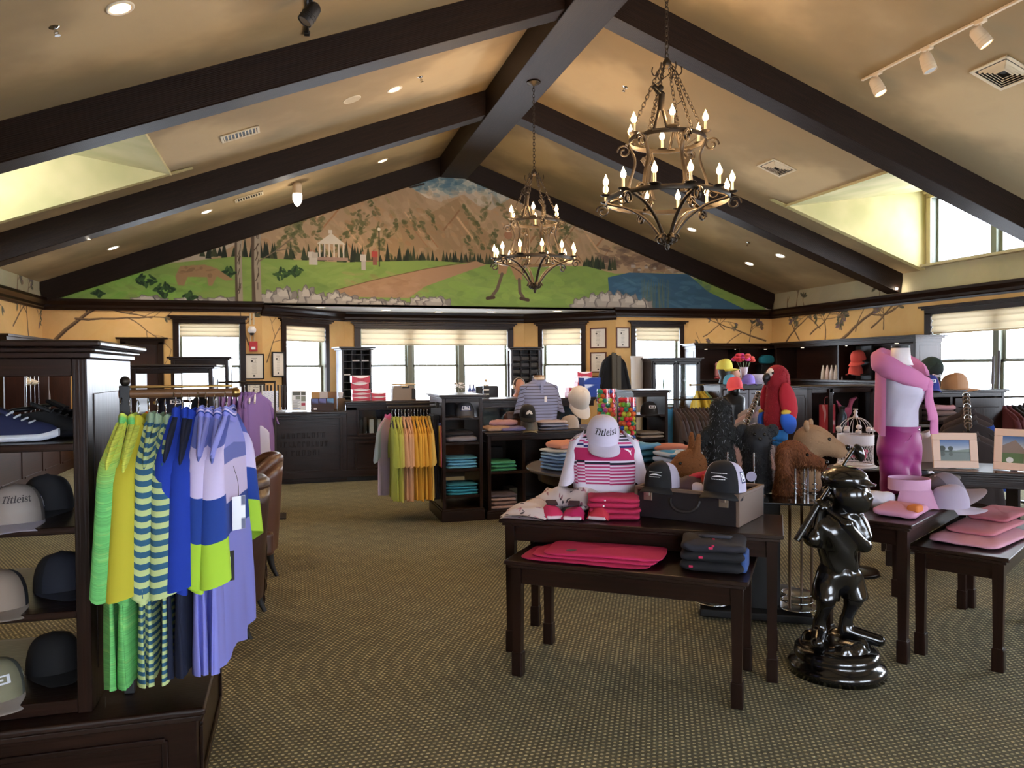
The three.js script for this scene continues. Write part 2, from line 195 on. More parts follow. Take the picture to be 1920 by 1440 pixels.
// gable mural, painted straight on the plaster: mountains, a valley green, a stream path and a pond
const muralTex = canvasTex(2048, 440, (c, W, H) => {
  const X = (x) => (x - XL) / 14 * W, Y = (y) => (5.75 - y) / 3.0 * H, r = rng(5);
  const poly = (pts, col, jit = 0) => { c.fillStyle = col; c.beginPath(); pts.forEach(([x, y], i) => { const a = X(x) + (r() - 0.5) * jit, b = Y(y) + (r() - 0.5) * jit; i ? c.lineTo(a, b) : c.moveTo(a, b); }); c.closePath(); c.fill(); };
  const dabs = (n, x0, x1, y0, y1, cols, s, al = 0.3, asp = 0.5, ang = 0) => { for (let i = 0; i < n; i++) { c.globalAlpha = al * (0.4 + 0.6 * r()); c.fillStyle = cols[Math.floor(r() * cols.length)]; c.beginPath(); c.ellipse(X(lerp(x0, x1, r())), Y(lerp(y0, y1, r())), s * (0.4 + r()), s * asp * (0.4 + r()), ang + (r() - 0.5), 0, 6.3); c.fill(); } c.globalAlpha = 1; };
  const line = (pts, col, w) => { c.strokeStyle = col; c.lineWidth = w; c.lineCap = c.lineJoin = 'round'; c.beginPath(); pts.forEach(([x, y], i) => i ? c.lineTo(X(x), Y(y)) : c.moveTo(X(x), Y(y))); c.stroke(); };
  c.fillStyle = '#bfae98'; c.fillRect(0, 0, W, H);
  dabs(120, 1.8, 4.2, 4.8, 5.5, ['#5d7f8e', '#44697d', '#d8cdb6', '#a9b3ab', '#86979c', '#e0d3bd'], 24, 0.6, 0.6);
  dabs(40, 2.2, 3.6, 4.95, 5.3, ['#3f6478', '#4f7487'], 18, 0.5, 0.5);
  // far range, middle range, near range
  poly([[-1.6, 3.4], [-0.54, 4.08], [0.11, 4.3], [0.87, 4.7], [1.65, 5.06], [2.05, 5.04], [2.45, 4.8], [2.76, 4.72], [3.0, 4.5], [3, 3.3], [-1.6, 3.3]], '#b09474');
  poly([[2.0, 3.4], [2.3, 4.2], [2.76, 4.76], [3.17, 4.9], [3.45, 4.7], [3.7, 4.62], [4.13, 4.9], [4.57, 4.61], [5.46, 4.33], [6.26, 4.15], [7.09, 3.85], [7.6, 3.5], [2, 3.3]], '#b59876');
  poly([[1.2, 3.5], [1.9, 4.3], [2.5, 4.5], [3.1, 4.86], [3.5, 4.3], [3.9, 4.0], [4.2, 3.5]], '#a58764');
  dabs(420, -0.9, 6.6, 3.6, 4.9, ['#c2a684', '#9c8060', '#cbb08e', '#8a7a58', '#b39670'], 20, 0.32, 0.35, 0.9);
  for (let i = 0; i < 24; i++) { const x = lerp(-0.4, 6.6, r()), y = lerp(3.8, 4.7, r()), s = r() < 0.5 ? -1 : 1; line([[x, y], [x + s * 0.12, y - 0.16], [x + s * 0.3, y - 0.38]], ['#94704f', '#a57a56', '#cfa880'][i % 3], 2 + r() * 5); }
  for (let i = 0; i < 60; i++) { const x = lerp(-0.3, 5.6, r()), y = lerp(3.85, 4.75, r()), s = r() < 0.5 ? -1 : 1; for (let k = 0; k < 6; k++) dabs(2, x + s * k * 0.03 - 0.05, x + s * k * 0.03 + 0.06, y - k * 0.06, y - k * 0.06 + 0.06, ['#5c5f3c', '#525a38', '#6f6d48'], 7, 0.9, 0.6, s * 0.8); }
  dabs(260, -0.6, 6.4, 3.7, 4.8, ['#d2ae88', '#c09468', '#a87c54', '#8d8458'], 10, 0.4, 0.5, 0.7); dabs(90, 6.0, 8.2, 3.5, 4.0, ['#6d5748', '#7f6451', '#5b4a40'], 20, 0.5, 0.4);
  // belt of dark firs
  for (let i = 0; i < 150; i++) { const x = i < 80 ? lerp(-1.6, 2.2, r()) : i < 120 ? lerp(2, 3.9, r()) : lerp(5.6, 6.3, r()), h = 0.1 + r() * (i < 80 ? 0.28 : 0.2), y = 3.52 + 0.06 * r(); poly([[x - 0.05, y], [x, y + h], [x + 0.05, y]], ['#2b3626', '#36412b', '#232c22', '#45482f'][i % 4]); }
  // valley green
  poly([[-4.05, 2.7], [-4.05, 3.0], [-3.2, 3.1], [-2.22, 3.4], [-1.0, 3.58], [0.86, 3.53], [2.44, 3.62], [3.9, 3.57], [5.68, 3.6], [6.3, 3.47], [7.0, 3.5], [9, 3.35], [9.95, 2.7]], '#86a052');
  dabs(300, -4, 9.6, 2.78, 3.5, ['#8fae55', '#759448', '#9bb05e', '#668646', '#a5b566', '#82a450'], 30, 0.28, 0.25);
  dabs(60, -3.8, -1.5, 2.8, 3.2, ['#8cc04f', '#98c45c', '#74ac48'], 28, 0.4, 0.3); dabs(50, 3, 5.6, 2.85, 3.4, ['#a0bc5a', '#92b352'], 30, 0.4, 0.3);
  // path
  poly([[0.6, 2.9], [0.75, 3.02], [1.44, 3.22], [2.44, 3.46], [3.2, 3.58], [3.4, 3.64], [3.6, 3.57], [3.06, 3.37], [2.4, 3.12], [2.1, 2.9]], '#b08a6a'); dabs(60, 0.9, 2.4, 2.95, 3.35, ['#c19c7b', '#9a7455', '#b99472'], 18, 0.3, 0.3); line([[0.75, 3.02], [1.44, 3.22], [2.44, 3.46], [3.4, 3.64]], '#6d5a3c', 2);
  // pond
  poly([[6.2, 2.7], [6.14, 3.39], [6.61, 3.5], [7.94, 3.5], [8.15, 3.35], [8.4, 3.15], [8.9, 2.95], [9.5, 2.7]], '#3f6480'); dabs(90, 6.3, 8.4, 2.8, 3.45, ['#4a7694', '#365a70', '#5e889e', '#3c6078'], 26, 0.4, 0.2);
  for (let i = 0; i < 40; i++) { const x = lerp(6.9, 7.5, r()); line([[x, 2.75], [x + (r() - 0.5) * 0.1, 3.1 + r() * 0.3]], '#5f6f62', 1.3); }
  // rocks
  const rock = (x, y, w, h) => { const pts = (k, dx, dy) => [...Array(14)].map((_, i) => { const t = i / 13 * Math.PI, q = 1 + 0.16 * Math.sin(i * 2.1 + x * 9); return [x + dx - Math.cos(t) * w * k * q, y + dy + Math.pow(Math.sin(t), 0.7) * h * k * q]; }); poly(pts(1, 0, 0), '#8d8680'); poly(pts(0.72, -w * 0.16, h * 0.2), '#b3aaa0'); poly(pts(0.4, -w * 0.1, h * 0.5), '#cbc3b8'); line([[x + w * 0.2, y + h * 0.85], [x + w * 0.35, y + h * 0.4], [x + w * 0.2, y]], '#5f5a5c', 3); line(pts(1, 0, 0), '#6f6a68', 1.5); };
  for (let i = 0; i < 15; i++) rock(-0.45 + i * 0.22 + r() * 0.12, 2.72, 0.16 + r() * 0.18, 0.1 + r() * 0.22 * (i < 8 ? 1.3 : 0.6)); for (let i = 0; i < 6; i++) rock(5.6 + i * 0.26, 2.72, 0.26, 0.14 + 0.24 * Math.sin((i + 1) / 7 * 3.14)); for (const x of [-2.4, -1.7, -1.2]) rock(x, 2.72, 0.3, 0.14);
  // trunks, shrubs, a grazing deer, gazebo, golfers, houses
  for (const [x, w] of [[-0.93, 0.065], [-0.63, 0.085]]) { poly([[x - w, 2.72], [x - w * 0.8, 3.5], [x - w, 4.2], [x + w, 4.2], [x + w * 0.8, 3.5], [x + w, 2.72]], '#a89a86'); poly([[x - w, 2.72], [x - w, 4.2], [x - w * 0.3, 4.2], [x - w * 0.5, 3.4], [x - w * 0.2, 2.72]], '#5c4d40'); for (let i = 0; i < 14; i++) { const y = lerp(2.8, 4.1, r()); line([[x - w * 0.5 + r() * w, y], [x + r() * w * 0.6, y + 0.12]], '#4a3d33', 1.5); } }
  line([[-0.6, 3.5], [-0.3, 3.7], [0.0, 3.95]], '#7a6a58', 3); line([[-0.3, 3.7], [-0.05, 3.75]], '#7a6a58', 2);
  for (const [x, y, s] of [[-2.45, 3.12, 0.2], [-2.15, 2.95, 0.22], [-1.75, 2.85, 0.15], [-0.2, 3.3, 0.2], [0.05, 3.35, 0.15], [-1.1, 3.3, 0.14], [-3.2, 2.88, 0.1]]) for (let k = 0; k < 22; k++) { const a = r() * 6.3, l = s * (0.3 + 0.7 * r()); c.fillStyle = ['#233d26', '#2f4d2b', '#3f5f33'][k % 3]; c.beginPath(); c.ellipse(X(x + Math.cos(a) * l * 0.7), Y(y + Math.sin(a) * l * 0.5), 8, 3.2, a, 0, 6.3); c.fill(); }
  poly([[-1.94, 3.05], [-1.98, 3.2], [-1.9, 3.38], [-1.5, 3.42], [-1.3, 3.36], [-1.1, 3.22], [-1.02, 3.16], [-1.16, 3.15], [-1.3, 3.22], [-1.38, 3.05], [-1.44, 3.05], [-1.46, 3.2], [-1.78, 3.2], [-1.84, 3.04]], '#a5845f'); dabs(20, -1.9, -1.3, 3.2, 3.38, ['#a9855f', '#6f543c'], 9, 0.5);
  poly([[0.42, 3.86], [0.68, 4.06], [0.94, 3.86]], '#d6cdbd'); c.fillStyle = '#d6cdbd'; c.fillRect(X(0.63), Y(4.12), 10, 10); for (let i = 0; i < 6; i++) c.fillRect(X(0.46 + i * 0.085), Y(3.86), 4, Y(3.58) - Y(3.86)); c.fillStyle = '#a5887a'; c.fillRect(X(0.42), Y(3.62), X(0.98) - X(0.42), 9);
  const man = (x, y, h, top, leg) => { c.fillStyle = leg; c.fillRect(X(x - 0.03), Y(y + h * 0.5), X(x + 0.05) - X(x - 0.03), Y(y) - Y(y + h * 0.5)); c.fillStyle = top; c.fillRect(X(x - 0.05), Y(y + h * 0.85), X(x + 0.06) - X(x - 0.05), Y(y + h * 0.48) - Y(y + h * 0.85)); c.fillStyle = '#a57a60'; c.beginPath(); c.arc(X(x), Y(y + h * 0.93), h * 11, 0, 6.3); c.fill(); };
  man(0.31, 3.47, 0.28, '#cfc7ba', '#c9c2b6'); man(0.38, 3.47, 0.27, '#bdb4a6', '#c9c2b6'); man(1.25, 3.4, 0.34, '#c9c3bd', '#b9b2ad'); man(1.46, 3.5, 0.3, '#b14a44', '#8f5a50'); line([[1.55, 3.48], [1.55, 4.15]], '#2b2a28', 2.5); c.fillStyle = '#e8e0cc'; c.beginPath(); c.arc(X(1.55), Y(4.17), 4.5, 0, 6.3); c.fill();
  poly([[3.86, 3.62], [3.84, 3.4], [4.0, 3.4], [4.06, 3.6], [4.2, 3.3], [4.34, 3.3], [4.28, 3.66]], '#b08a66'); poly([[3.9, 3.6], [3.88, 4.05], [4.22, 4.05], [4.26, 3.6]], '#b9a07c'); line([[3.92, 3.4], [3.82, 3.1], [3.72, 2.97]], '#6b5a4a', 9); line([[4.27, 3.3], [4.28, 3.05], [4.36, 2.93]], '#6b5a4a', 9); line([[3.75, 2.94], [3.62, 2.92]], '#4d3b30', 9); line([[4.3, 2.93], [4.45, 2.9]], '#4d3b30', 9); c.fillStyle = '#a8795b'; c.beginPath(); c.arc(X(4.05), Y(4.16), 12, 0, 6.3); c.fill();
  for (const [x, y, s] of [[6.65, 3.66, 0.1], [6.95, 3.64, 0.08], [7.15, 3.62, 0.07], [6.8, 3.58, 0.07]]) { c.fillStyle = '#b0a498'; c.fillRect(X(x), Y(y), s * 150, s * 90); c.fillStyle = '#7a6a60'; c.beginPath(); c.moveTo(X(x) - 2, Y(y)); c.lineTo(X(x) + s * 75, Y(y) - s * 60); c.lineTo(X(x) + s * 150 + 2, Y(y)); c.fill(); }
  line([[1.9, 5.1], [2.15, 4.98], [2.4, 5.06]], '#33302c', 5);   // a soaring bird
});
{
  muralTex.wrapS = muralTex.wrapT = THREE.RepeatWrapping; muralTex.repeat.set(1 / 14, 1 / 3); muralTex.offset.set(0, -2.75 / 3);
  wall('wall_gable', [XL, ZB], [1, 0], [[0, CT - 0.06], [14, CT - 0.06], [14, EAVE], [7, ceilY(XM)], [0, EAVEL]], [], new THREE.MeshStandardMaterial({ map: muralTex, roughness: 0.85, side: THREE.DoubleSide }));
}
// bay soffit painted like the foot of the mural
const soffitTex = canvasTex(512, 128, (c, w, h) => mottled(c, w, h, '#857d74', ['#9a9389', '#6d665f', '#a8a196', '#77706a'], 300, 9));
{
  const s = extrude([[BO_L, -ZB], [BI_L, -ZI], [BI_R, -ZI], [BO_R, -ZB]], 0.05); s.rotateX(-Math.PI / 2); s.translate(0, BAYT - 0.006, 0);
  soffitTex.wrapS = soffitTex.wrapT = THREE.RepeatWrapping; soffitTex.repeat.set(0.15, 0.6);
  struct('ceiling_bay', s, new THREE.MeshStandardMaterial({ map: soffitTex, roughness: 0.85, side: THREE.DoubleSide }));
}
// ceiling slopes with a notch for each dormer
const ceilTex = dataTex(512, 512, (u, v) => { const a = fbm(u, v, 3, 3, 41, 5), b = fbm(u, v, 3, 4, 51, 5), c = mixc([150, 128, 94], [186, 162, 122], sstep(0.3, 0.7, a)), d = mixc(c, [126, 114, 86], sstep(0.45, 0.75, b) * 0.6); return d; }, true, 3.2, 3.2);
const CEIL = new THREE.MeshStandardMaterial({ map: ceilTex, roughness: 0.9, side: THREE.DoubleSide });
const dormTex = dataTex(256, 256, (u, v) => mixc([178, 170, 120], [200, 186, 138], sstep(0.3, 0.7, fbm(u, v, 3, 3, 61, 4))), true, 2, 2);
const DORM = new THREE.MeshStandardMaterial({ map: dormTex, roughness: 0.9, side: THREE.DoubleSide });
for (const sd of [1, -1]) {
  const S = slope(sd), k = Math.sqrt(1 + S * S), s1 = 7 * k, sd1 = (DXR - XM) * k, ang = Math.atan(S), DH = ceilY(XM + sd * (DXR - XM)), EV = eave(sd);
  const g = extrude([[0, -ZF - 0.2], [s1 + 0.2, -ZF - 0.2], [s1 + 0.2, -DZ1], [sd1, -DZ1], [sd1, -DZ0], [s1 + 0.2, -DZ0], [s1 + 0.2, -ZB + 0.2], [0, -ZB + 0.2]], 0.12); g.rotateX(-Math.PI / 2); g.rotateZ(-ang);
  if (sd < 0) { const p = g.attributes.position; g.scale(-1, 1, 1); g.computeVertexNormals(); }
  g.translate(XM, EV + 7 * S, 0); struct(sd > 0 ? 'ceiling_right' : 'ceiling_left', g, CEIL);
  const X = (x) => XM + sd * (x - XM), o = structGroup(sd > 0 ? 'ceiling_dormer_right' : 'ceiling_dormer_left');
  for (const [z, t] of [[DZ0, -0.1], [DZ1, 0.1]]) { const c = extrude([[DXR - 0.3, DH - 0.02 + 0.3 * S], [XR, EV], [XR, DTOP], [DXR, DH]].map(([x, y]) => [X(x), y]), 0.1); c.translate(0, 0, t < 0 ? z - 0.094 : z - 0.006); struct('panel', c, DORM, o); }
  const t = extrude([[DXR - 0.05, DH - 0.02], [XR + 0.1, DTOP], [XR + 0.1, DTOP + 0.1], [DXR - 0.05, DH + 0.1]].map(([x, y]) => [X(x), y]), DZ1 - DZ0 + 0.1); t.translate(0, 0, DZ0 - 0.05); struct('soffit', t, DORM, o);
}
// roof beams: rafters in pairs and the ridge beam
const RAFT = [[-14.49, 0.12], [-10.86, 0.28], [-7.48, 0.28], [-4.0, 0.28], [-0.5, 0.28]];
for (const [zf, w] of RAFT) for (const sd of [1, -1]) {
  const X = (x) => XM + sd * (x - XM), a = Math.atan(slope(sd)), L = 7 / Math.cos(a), g = rbox(L - 0.02, 0.35, w, 0, 0, 0, 0.008); g.rotateZ(-a * sd);
  g.translate(X(XM + 3.5), ceilY(XM + sd * 3.5) - 0.165, zf - w / 2); struct('beam_rafter', g, BEAM);
}
struct('beam_ridge', rbox(0.52, 0.52, ZF - ZB - 0.12, XM, 5.17 + 0.26, (ZF + ZB) / 2 + 0.06, 0.01), BEAM);
// cornice, two stepped mouldings on one profile, and baseboards
const prof = [[0, 0], [0.03, 0], [0.035, 0.03], [0.05, 0.045], [0.05, 0.085], [0.08, 0.12], [0.105, 0.145], [0.105, 0.19], [0, 0.19]];
const base = [[0, 0], [0.022, 0], [0.022, 0.13], [0.012, 0.16], [0, 0.16]];
function run(name, x, z, dx, dz, len, y, pr, e0 = 0, e1 = 0) { const g = extrude(pr.map(([a, b]) => [a, b]), len + e0 + e1); g.rotateY(-Math.PI / 2); g.scale(-1, 1, 1); g.translate(-e0, 0, 0); const m = boxUV(g); m.computeVertexNormals(); const o = struct(name, m, WOOD); o.position.set(x, y, z); o.rotation.y = Math.atan2(-dz, dx); }
run('trim_cornice', XL, ZB, 1, 0, BO_L - XL, CB, prof, 0, 0.04); run('trim_cornice', BO_L, ZB, ...aDir, angLen, CB - 0.06, prof, 0.03, 0); run('trim_cornice', BI_L, ZI, 1, 0, BI_R - BI_L, CB - 0.06, prof, 0, 0); run('trim_cornice', BI_R, ZI, aDir[0], -aDir[1], angLen, CB - 0.06, prof, 0, 0.03); run('trim_cornice', BO_R, ZB, 1, 0, XR - BO_R, CB, prof, 0.04, 0);
run('trim_cornice', XR, ZB, 0, 1, RWLEN, CB, prof); run('trim_cornice', XL, ZF, 0, -1, RWLEN, CB, prof);
run('baseboard_right', XR, ZB, 0, 1, RWLEN, 0, base); run('baseboard_left', XL, ZF, 0, -1, RWLEN, 0, base); run('baseboard_back', XL, ZB, 1, 0, 1.28, 0, base); run('baseboard_front', XR, ZF, -1, 0, 14, 0, base);

// ---------------------------------------------------------------- windows: casing, head, sashes, panes
const shadeMat = new THREE.MeshPhysicalMaterial({ color: new THREE.Color('#c9bb9f'), roughness: 0.95, transmission: 0.1, thickness: 0, side: THREE.DoubleSide });
function window_([x, z], [dx, dz], a, b, units, o = {}) {
  const { y0 = WB, y1 = WT, head = true, rail = 1.64, name = 'window', mat: cm = WOOD } = o, w = structGroup(name), W = b - a; w.position.set(x, 0, z); w.rotation.y = Math.atan2(-dz, dx);
  const cw = o.cw ?? 0.1;
  struct('frame', M(rbox(cw, y1 - y0 + 0.02, 0.035, a - cw / 2 + 0.02, (y0 + y1) / 2, 0.016), rbox(cw, y1 - y0 + 0.02, 0.035, b + cw / 2 - 0.02, (y0 + y1) / 2, 0.016), rbox(W + 2 * cw - 0.04, 0.09, 0.035, (a + b) / 2, y1 + 0.03, 0.016)), cm, w);
  if (head) struct('trim', M(rbox(W + 2 * cw + 0.02, 0.035, 0.07, (a + b) / 2, y1 + 0.075, 0.03), rbox(W + 2 * cw + 0.1, 0.03, 0.1, (a + b) / 2, y1 + 0.105, 0.045)), cm, w);
  struct('sill', rbox(W + 2 * cw + 0.06, 0.04, 0.12, (a + b) / 2, y0 - 0.02, 0.05), cm, w);
  struct('opening', M(box(0.015, y1 - y0, 0.16, a + 0.0075, (y0 + y1) / 2, -0.09), box(0.015, y1 - y0, 0.16, b - 0.0075, (y0 + y1) / 2, -0.09), box(W, 0.015, 0.16, (a + b) / 2, y1 - 0.0075, -0.09), box(W, 0.015, 0.16, (a + b) / 2, y0 + 0.0075, -0.09)), SASH, w);
  const mw = 0.1, uw = (W - (units - 1) * mw) / units;
  for (let i = 0; i < units; i++) {
    const u0 = a + i * (uw + mw), s = 0.05; if (i) struct('frame', rbox(mw, y1 - y0, 0.1, u0 - mw / 2, (y0 + y1) / 2, -0.09), SASH, w);
    const parts = rail ? [[y0, rail, -0.1], [rail - 0.03, y1, -0.14]] : [[y0, y1, -0.12]];
    for (const [c, d, zz] of parts) {
      struct('frame', M(rbox(s, d - c, 0.035, u0 + s / 2, (c + d) / 2, zz), rbox(s, d - c, 0.035, u0 + uw - s / 2, (c + d) / 2, zz), rbox(uw, 0.035, 0.035, u0 + uw / 2, d - 0.018, zz), rbox(uw, 0.045, 0.035, u0 + uw / 2, c + 0.022, zz)), SASH, w);
      const p = new THREE.PlaneGeometry(uw - 2 * s, d - c - 0.08); struct('pane', at(clean(p), u0 + uw / 2, (c + d) / 2, zz), GLASS, w);
    }
  }
  return w;
}
function shade([x, z], [dx, dz], a, b, label, drop = 0.3, y1 = WT) {
  const o = thing('roman_shade', label, 'window shade', [x, 0, z], Math.atan2(-dz, dx)), W = b - a - 0.02;
  const p = []; const n = 3; for (let i = 0; i <= n * 8; i++) { const t = i / (n * 8), k = (t * n) % 1; p.push([0.012 + 0.05 * Math.pow(k, 0.6) * (1 - Math.pow(k, 8)), -t * drop]); }
  const g = grid(2, n * 8, (u, v) => { const q = p[Math.round(v * n * 8)]; return [(a + 0.01) + u * W, y1 - 0.015 + q[1], -0.03 + q[0]]; }); part(o, 'fabric', g, shadeMat);
  part(o, 'headrail', box(W, 0.04, 0.04, (a + b) / 2, y1 - 0.03, -0.05), WHITE); part(o, 'hem_bar', rbox(W, 0.03, 0.012, (a + b) / 2, y1 - drop - 0.02, -0.02), shadeMat); return o;
}
const BD = [aDir[0], -aDir[1]];
window_([XL, ZB], [1, 0], 2.1, 3.14, 1); shade([XL, ZB], [1, 0], 2.12, 3.12, 'cream roman shade over the window left of the certificates', 0.22);
window_([BO_L, ZB], aDir, 0.52, 1.56, 1); shade([BO_L, ZB], aDir, 0.54, 1.54, 'cream roman shade on the angled window left of the wide bay window', 0.27);
window_([BI_L, ZI], [1, 0], 0.32, 3.45, 3, { cw: 0.13 }); shade([BI_L, ZI], [1, 0], 0.34, 3.43, 'long cream roman shade across the wide three-part bay window', 0.32);
window_([BI_R, ZI], BD, 0.42, 1.34, 1); shade([BI_R, ZI], BD, 0.44, 1.32, 'cream roman shade on the angled window right of the wide bay window', 0.33);
window_([BO_R, ZB], [1, 0], 0.42, 1.46, 1); shade([BO_R, ZB], [1, 0], 0.44, 1.44, 'cream roman shade over the window behind the mirrored doors', 0.26);
window_([XR, ZB], [0, 1], 4.35, 7.9, 3, { cw: 0.13 }); shade([XR, ZB], [0, 1], 4.37, 7.88, 'long cream roman shade on the side wall window above the cap cabinet', 0.3);
window_([XR, ZB], [0, 1], 9.6, 13.15, 3, { cw: 0.13 }); window_([XR, ZF], [-1, 0], 2.2, 5.8, 3, { cw: 0.13 }); window_([XR, ZF], [-1, 0], 7.4, 11.0, 3, { cw: 0.13 });
const DWOOD = mat('#b3a684', 0.6);
window_([XR, ZB], [0, 1], 4.34, 6.6, 2, { y0: 3.2, y1: 4.28, rail: 0, mat: DWOOD, cw: 0.08 });
window_([XL, ZF], [0, -1], 11.12, 13.36, 2, { y0: 3.2, y1: 4.28, rail: 0, mat: DWOOD, cw: 0.08 });
// doorway in the far left corner
{ const d = structGroup('door'); d.position.set(XL, 0, ZB); struct('panel', rbox(0.5, 2.02, 0.04, 1.53, 1.01, -0.1), REDWOOD, d); struct('frame', M(rbox(0.09, 2.06, 0.04, 1.24, 1.03, 0.018), rbox(0.09, 2.06, 0.04, 1.82, 1.03, 0.018), rbox(0.7, 0.09, 0.04, 1.53, 2.06, 0.018)), WOOD, d); struct('trim', rbox(0.82, 0.03, 0.09, 1.53, 2.12, 0.04), WOOD, d); struct('handle', M(sph(0.028, 1.7, 1.0, -0.04), cyl(0.01, 0.01, 0.05, 1.7, 1.0, -0.07)), BRASS, d); }

// ================================================================ lights and fittings on the ceiling
const GLOWWARM = new THREE.MeshStandardMaterial({ color: '#fff2da', emissive: new THREE.Color(1, 0.68, 0.36), emissiveIntensity: 9 });
const GLOWBULB = new THREE.MeshStandardMaterial({ color: '#fff2da', emissive: new THREE.Color(1, 0.66, 0.32), emissiveIntensity: 20 });
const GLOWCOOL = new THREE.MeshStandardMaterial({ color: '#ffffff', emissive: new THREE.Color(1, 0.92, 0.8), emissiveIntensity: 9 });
const WARM = new THREE.Color(1, 0.62, 0.3), MID = new THREE.Color(1, 0.72, 0.44), SOFTW = new THREE.Color(1, 0.85, 0.66);
function onCeil(o, x, z, drop = 0) { const sd = x > XM ? 1 : -1; o.position.set(x, ceilY(x) - drop, z); o.rotation.z = -Math.atan(slope(sd)) * sd; return o; }
function spot(p, target, col, cd, angle, pen, radius = 2) { const l = new THREE.SpotLight(col, cd, 0, angle, pen, 2); l.position.set(...p); l.target.position.set(...target); l.castShadow = true; l.shadow.radius = radius; scene.add(l); scene.add(l.target); return l; }
const ringG = lathe([[0.07, 0.02], [0.072, -0.004], [0.09, -0.01], [0.1, -0.004], [0.1, 0.002]], 20), lensG = at(clean(new THREE.CircleGeometry(0.072, 20)), 0, -0.005, 0, Math.PI / 2);
const ringPaint = mat('#d8cdb8', 0.5);
[[-1.155, -6.055, 1, 'recessed ceiling light at the top edge of the photo, above the nearest left beam'], [1.232, -9.633, 1, 'recessed ceiling light beside the round ceiling speaker'], [1.483, -13.308, 1, 'recessed ceiling light high on the left slope, close to the ridge and the mural'], [-1.304, -13.086, 0, 'recessed ceiling light below the farther rectangular vent'], [-2.757, -13.621, 0, 'recessed ceiling light lowest on the left slope'],
  [7.158, -13.011, 0, 'recessed ceiling light just below the large chandelier'], [8.643, -13.423, 0, 'recessed ceiling light lowest on the right slope'], [8.621, -12.384, 0, 'recessed ceiling light beside the beam below the right dormer']].forEach(([x, z, warm, label]) => {
  const o = thing('recessed_light', label, 'ceiling light', [0, 0, 0], 0, 'recessed lights in the sloping ceiling'); onCeil(o, x, z, 0.002);
  part(o, 'trim_ring', ringG, ringPaint); part(o, 'lens', lensG, warm ? GLOWWARM : GLOWCOOL);
  spot([x, ceilY(x) - 0.03, z], [x, 0, z], warm ? MID : SOFTW, LAMP.down, 1.1, 0.6);
});
[[0.48, -14.85, 'recessed light in the bay soffit, leftmost, above the angled window'], [1.74, -15.27, 'recessed light in the bay soffit, second from the left'], [2.82, -15.5, 'recessed light in the middle of the bay soffit'], [3.87, -15.3, 'recessed light in the bay soffit, second from the right'], [5.16, -14.9, 'recessed light in the bay soffit, rightmost, above the angled window']].forEach(([x, z, label]) => {
  const o = thing('soffit_light', label, 'ceiling light', [x, BAYT - 0.002, z], 0, 'recessed lights in the bay soffit'); part(o, 'trim_ring', ringG, ringPaint); part(o, 'lens', lensG, GLOWWARM);
  spot([x, BAYT - 0.03, z], [x, 0, z], MID, LAMP.soffit, 1.35, 0.7);
});
// registers: frame and louvres
function vent(x, z, w, d, label, square) {
  const o = thing('ceiling_vent', label, 'vent'); onCeil(o, x, z, 0.004);
  part(o, 'frame', M(rbox(w, 0.014, 0.03, 0, -0.006, -d / 2 + 0.015), rbox(w, 0.014, 0.03, 0, -0.006, d / 2 - 0.015), rbox(0.03, 0.014, d, -w / 2 + 0.015, -0.006, 0), rbox(0.03, 0.014, d, w / 2 - 0.015, -0.006, 0)), CREAMPAINT);
  part(o, 'backing', box(w - 0.04, 0.004, d - 0.04, 0, 0, 0), BLACK);
  if (square) for (let k = 1; k < 5; k++) { const a = w - 0.06 - k * 0.06; if (a > 0.03) part(o, 'louvre', M(at(box(a, 0.003, 0.03), 0, -0.008, -a / 2, 0.7), at(box(a, 0.003, 0.03), 0, -0.008, a / 2, -0.7), at(box(0.03, 0.003, a), -a / 2, -0.008, 0, 0, 0, -0.7), at(box(0.03, 0.003, a), a / 2, -0.008, 0, 0, 0, 0.7)), CREAMPAINT); }
  else { const n = Math.round(w / 0.045); for (let k = 0; k < n; k++) part(o, 'louvre', at(box(0.026, 0.003, d - 0.06), -w / 2 + 0.045 + k * (w - 0.09) / (n - 1), -0.006, 0, 0, 0, 0.8), CREAMPAINT); }
}
vent(-0.58, -9.66, 0.46, 0.26, 'rectangular ceiling vent beside the left dormer opening'); vent(-0.66, -12.95, 0.46, 0.24, 'rectangular ceiling vent beside the hanging spotlight, nearer the mural');
vent(6.54, -9.48, 0.4, 0.4, 'square ceiling vent between the large chandelier and the right dormer', true); vent(6.55, -5.88, 0.42, 0.42, 'square ceiling vent beside the track lights', true);
const spkO = onCeil(thing('ceiling_speaker', 'round flush ceiling speaker beside a recessed light on the left slope', 'speaker'), 0.708, -9.559, 0.002); part(spkO, 'rim', lathe([[0.1, 0], [0.1, -0.006], [0.112, -0.006], [0.115, 0]], 28), CREAMPAINT); part(spkO, 'grille', at(clean(new THREE.CircleGeometry(0.1, 28)), 0, -0.004, 0, Math.PI / 2), mat('#b8a88a', 0.8));
[[-1.588, -6.111, 'fire sprinkler at top left above the nearest left beam'], [1.521, -9.448, 'fire sprinkler near the ridge beside a warm recessed light'], [4.177, -9.332, 'fire sprinkler on the right slope left of the large chandelier chains'], [8.0, -12.46, 'fire sprinkler between the recessed lights of the right slope']].forEach(([x, z, label]) => {
  const o = onCeil(thing('fire_sprinkler', label, 'sprinkler'), x, z, 0); part(o, 'escutcheon', lathe([[0.001, -0.012], [0.02, -0.01], [0.036, 0]], 16), CHROME); part(o, 'head', M(cyl(0.008, 0.01, 0.03, 0, -0.025, 0, 8), rod([-0.014, -0.03, 0], [-0.01, -0.055, 0], 0.003), rod([0.014, -0.03, 0], [0.01, -0.055, 0], 0.003), cyl(0.02, 0.02, 0.003, 0, -0.058, 0, 12)), CHROME);
});
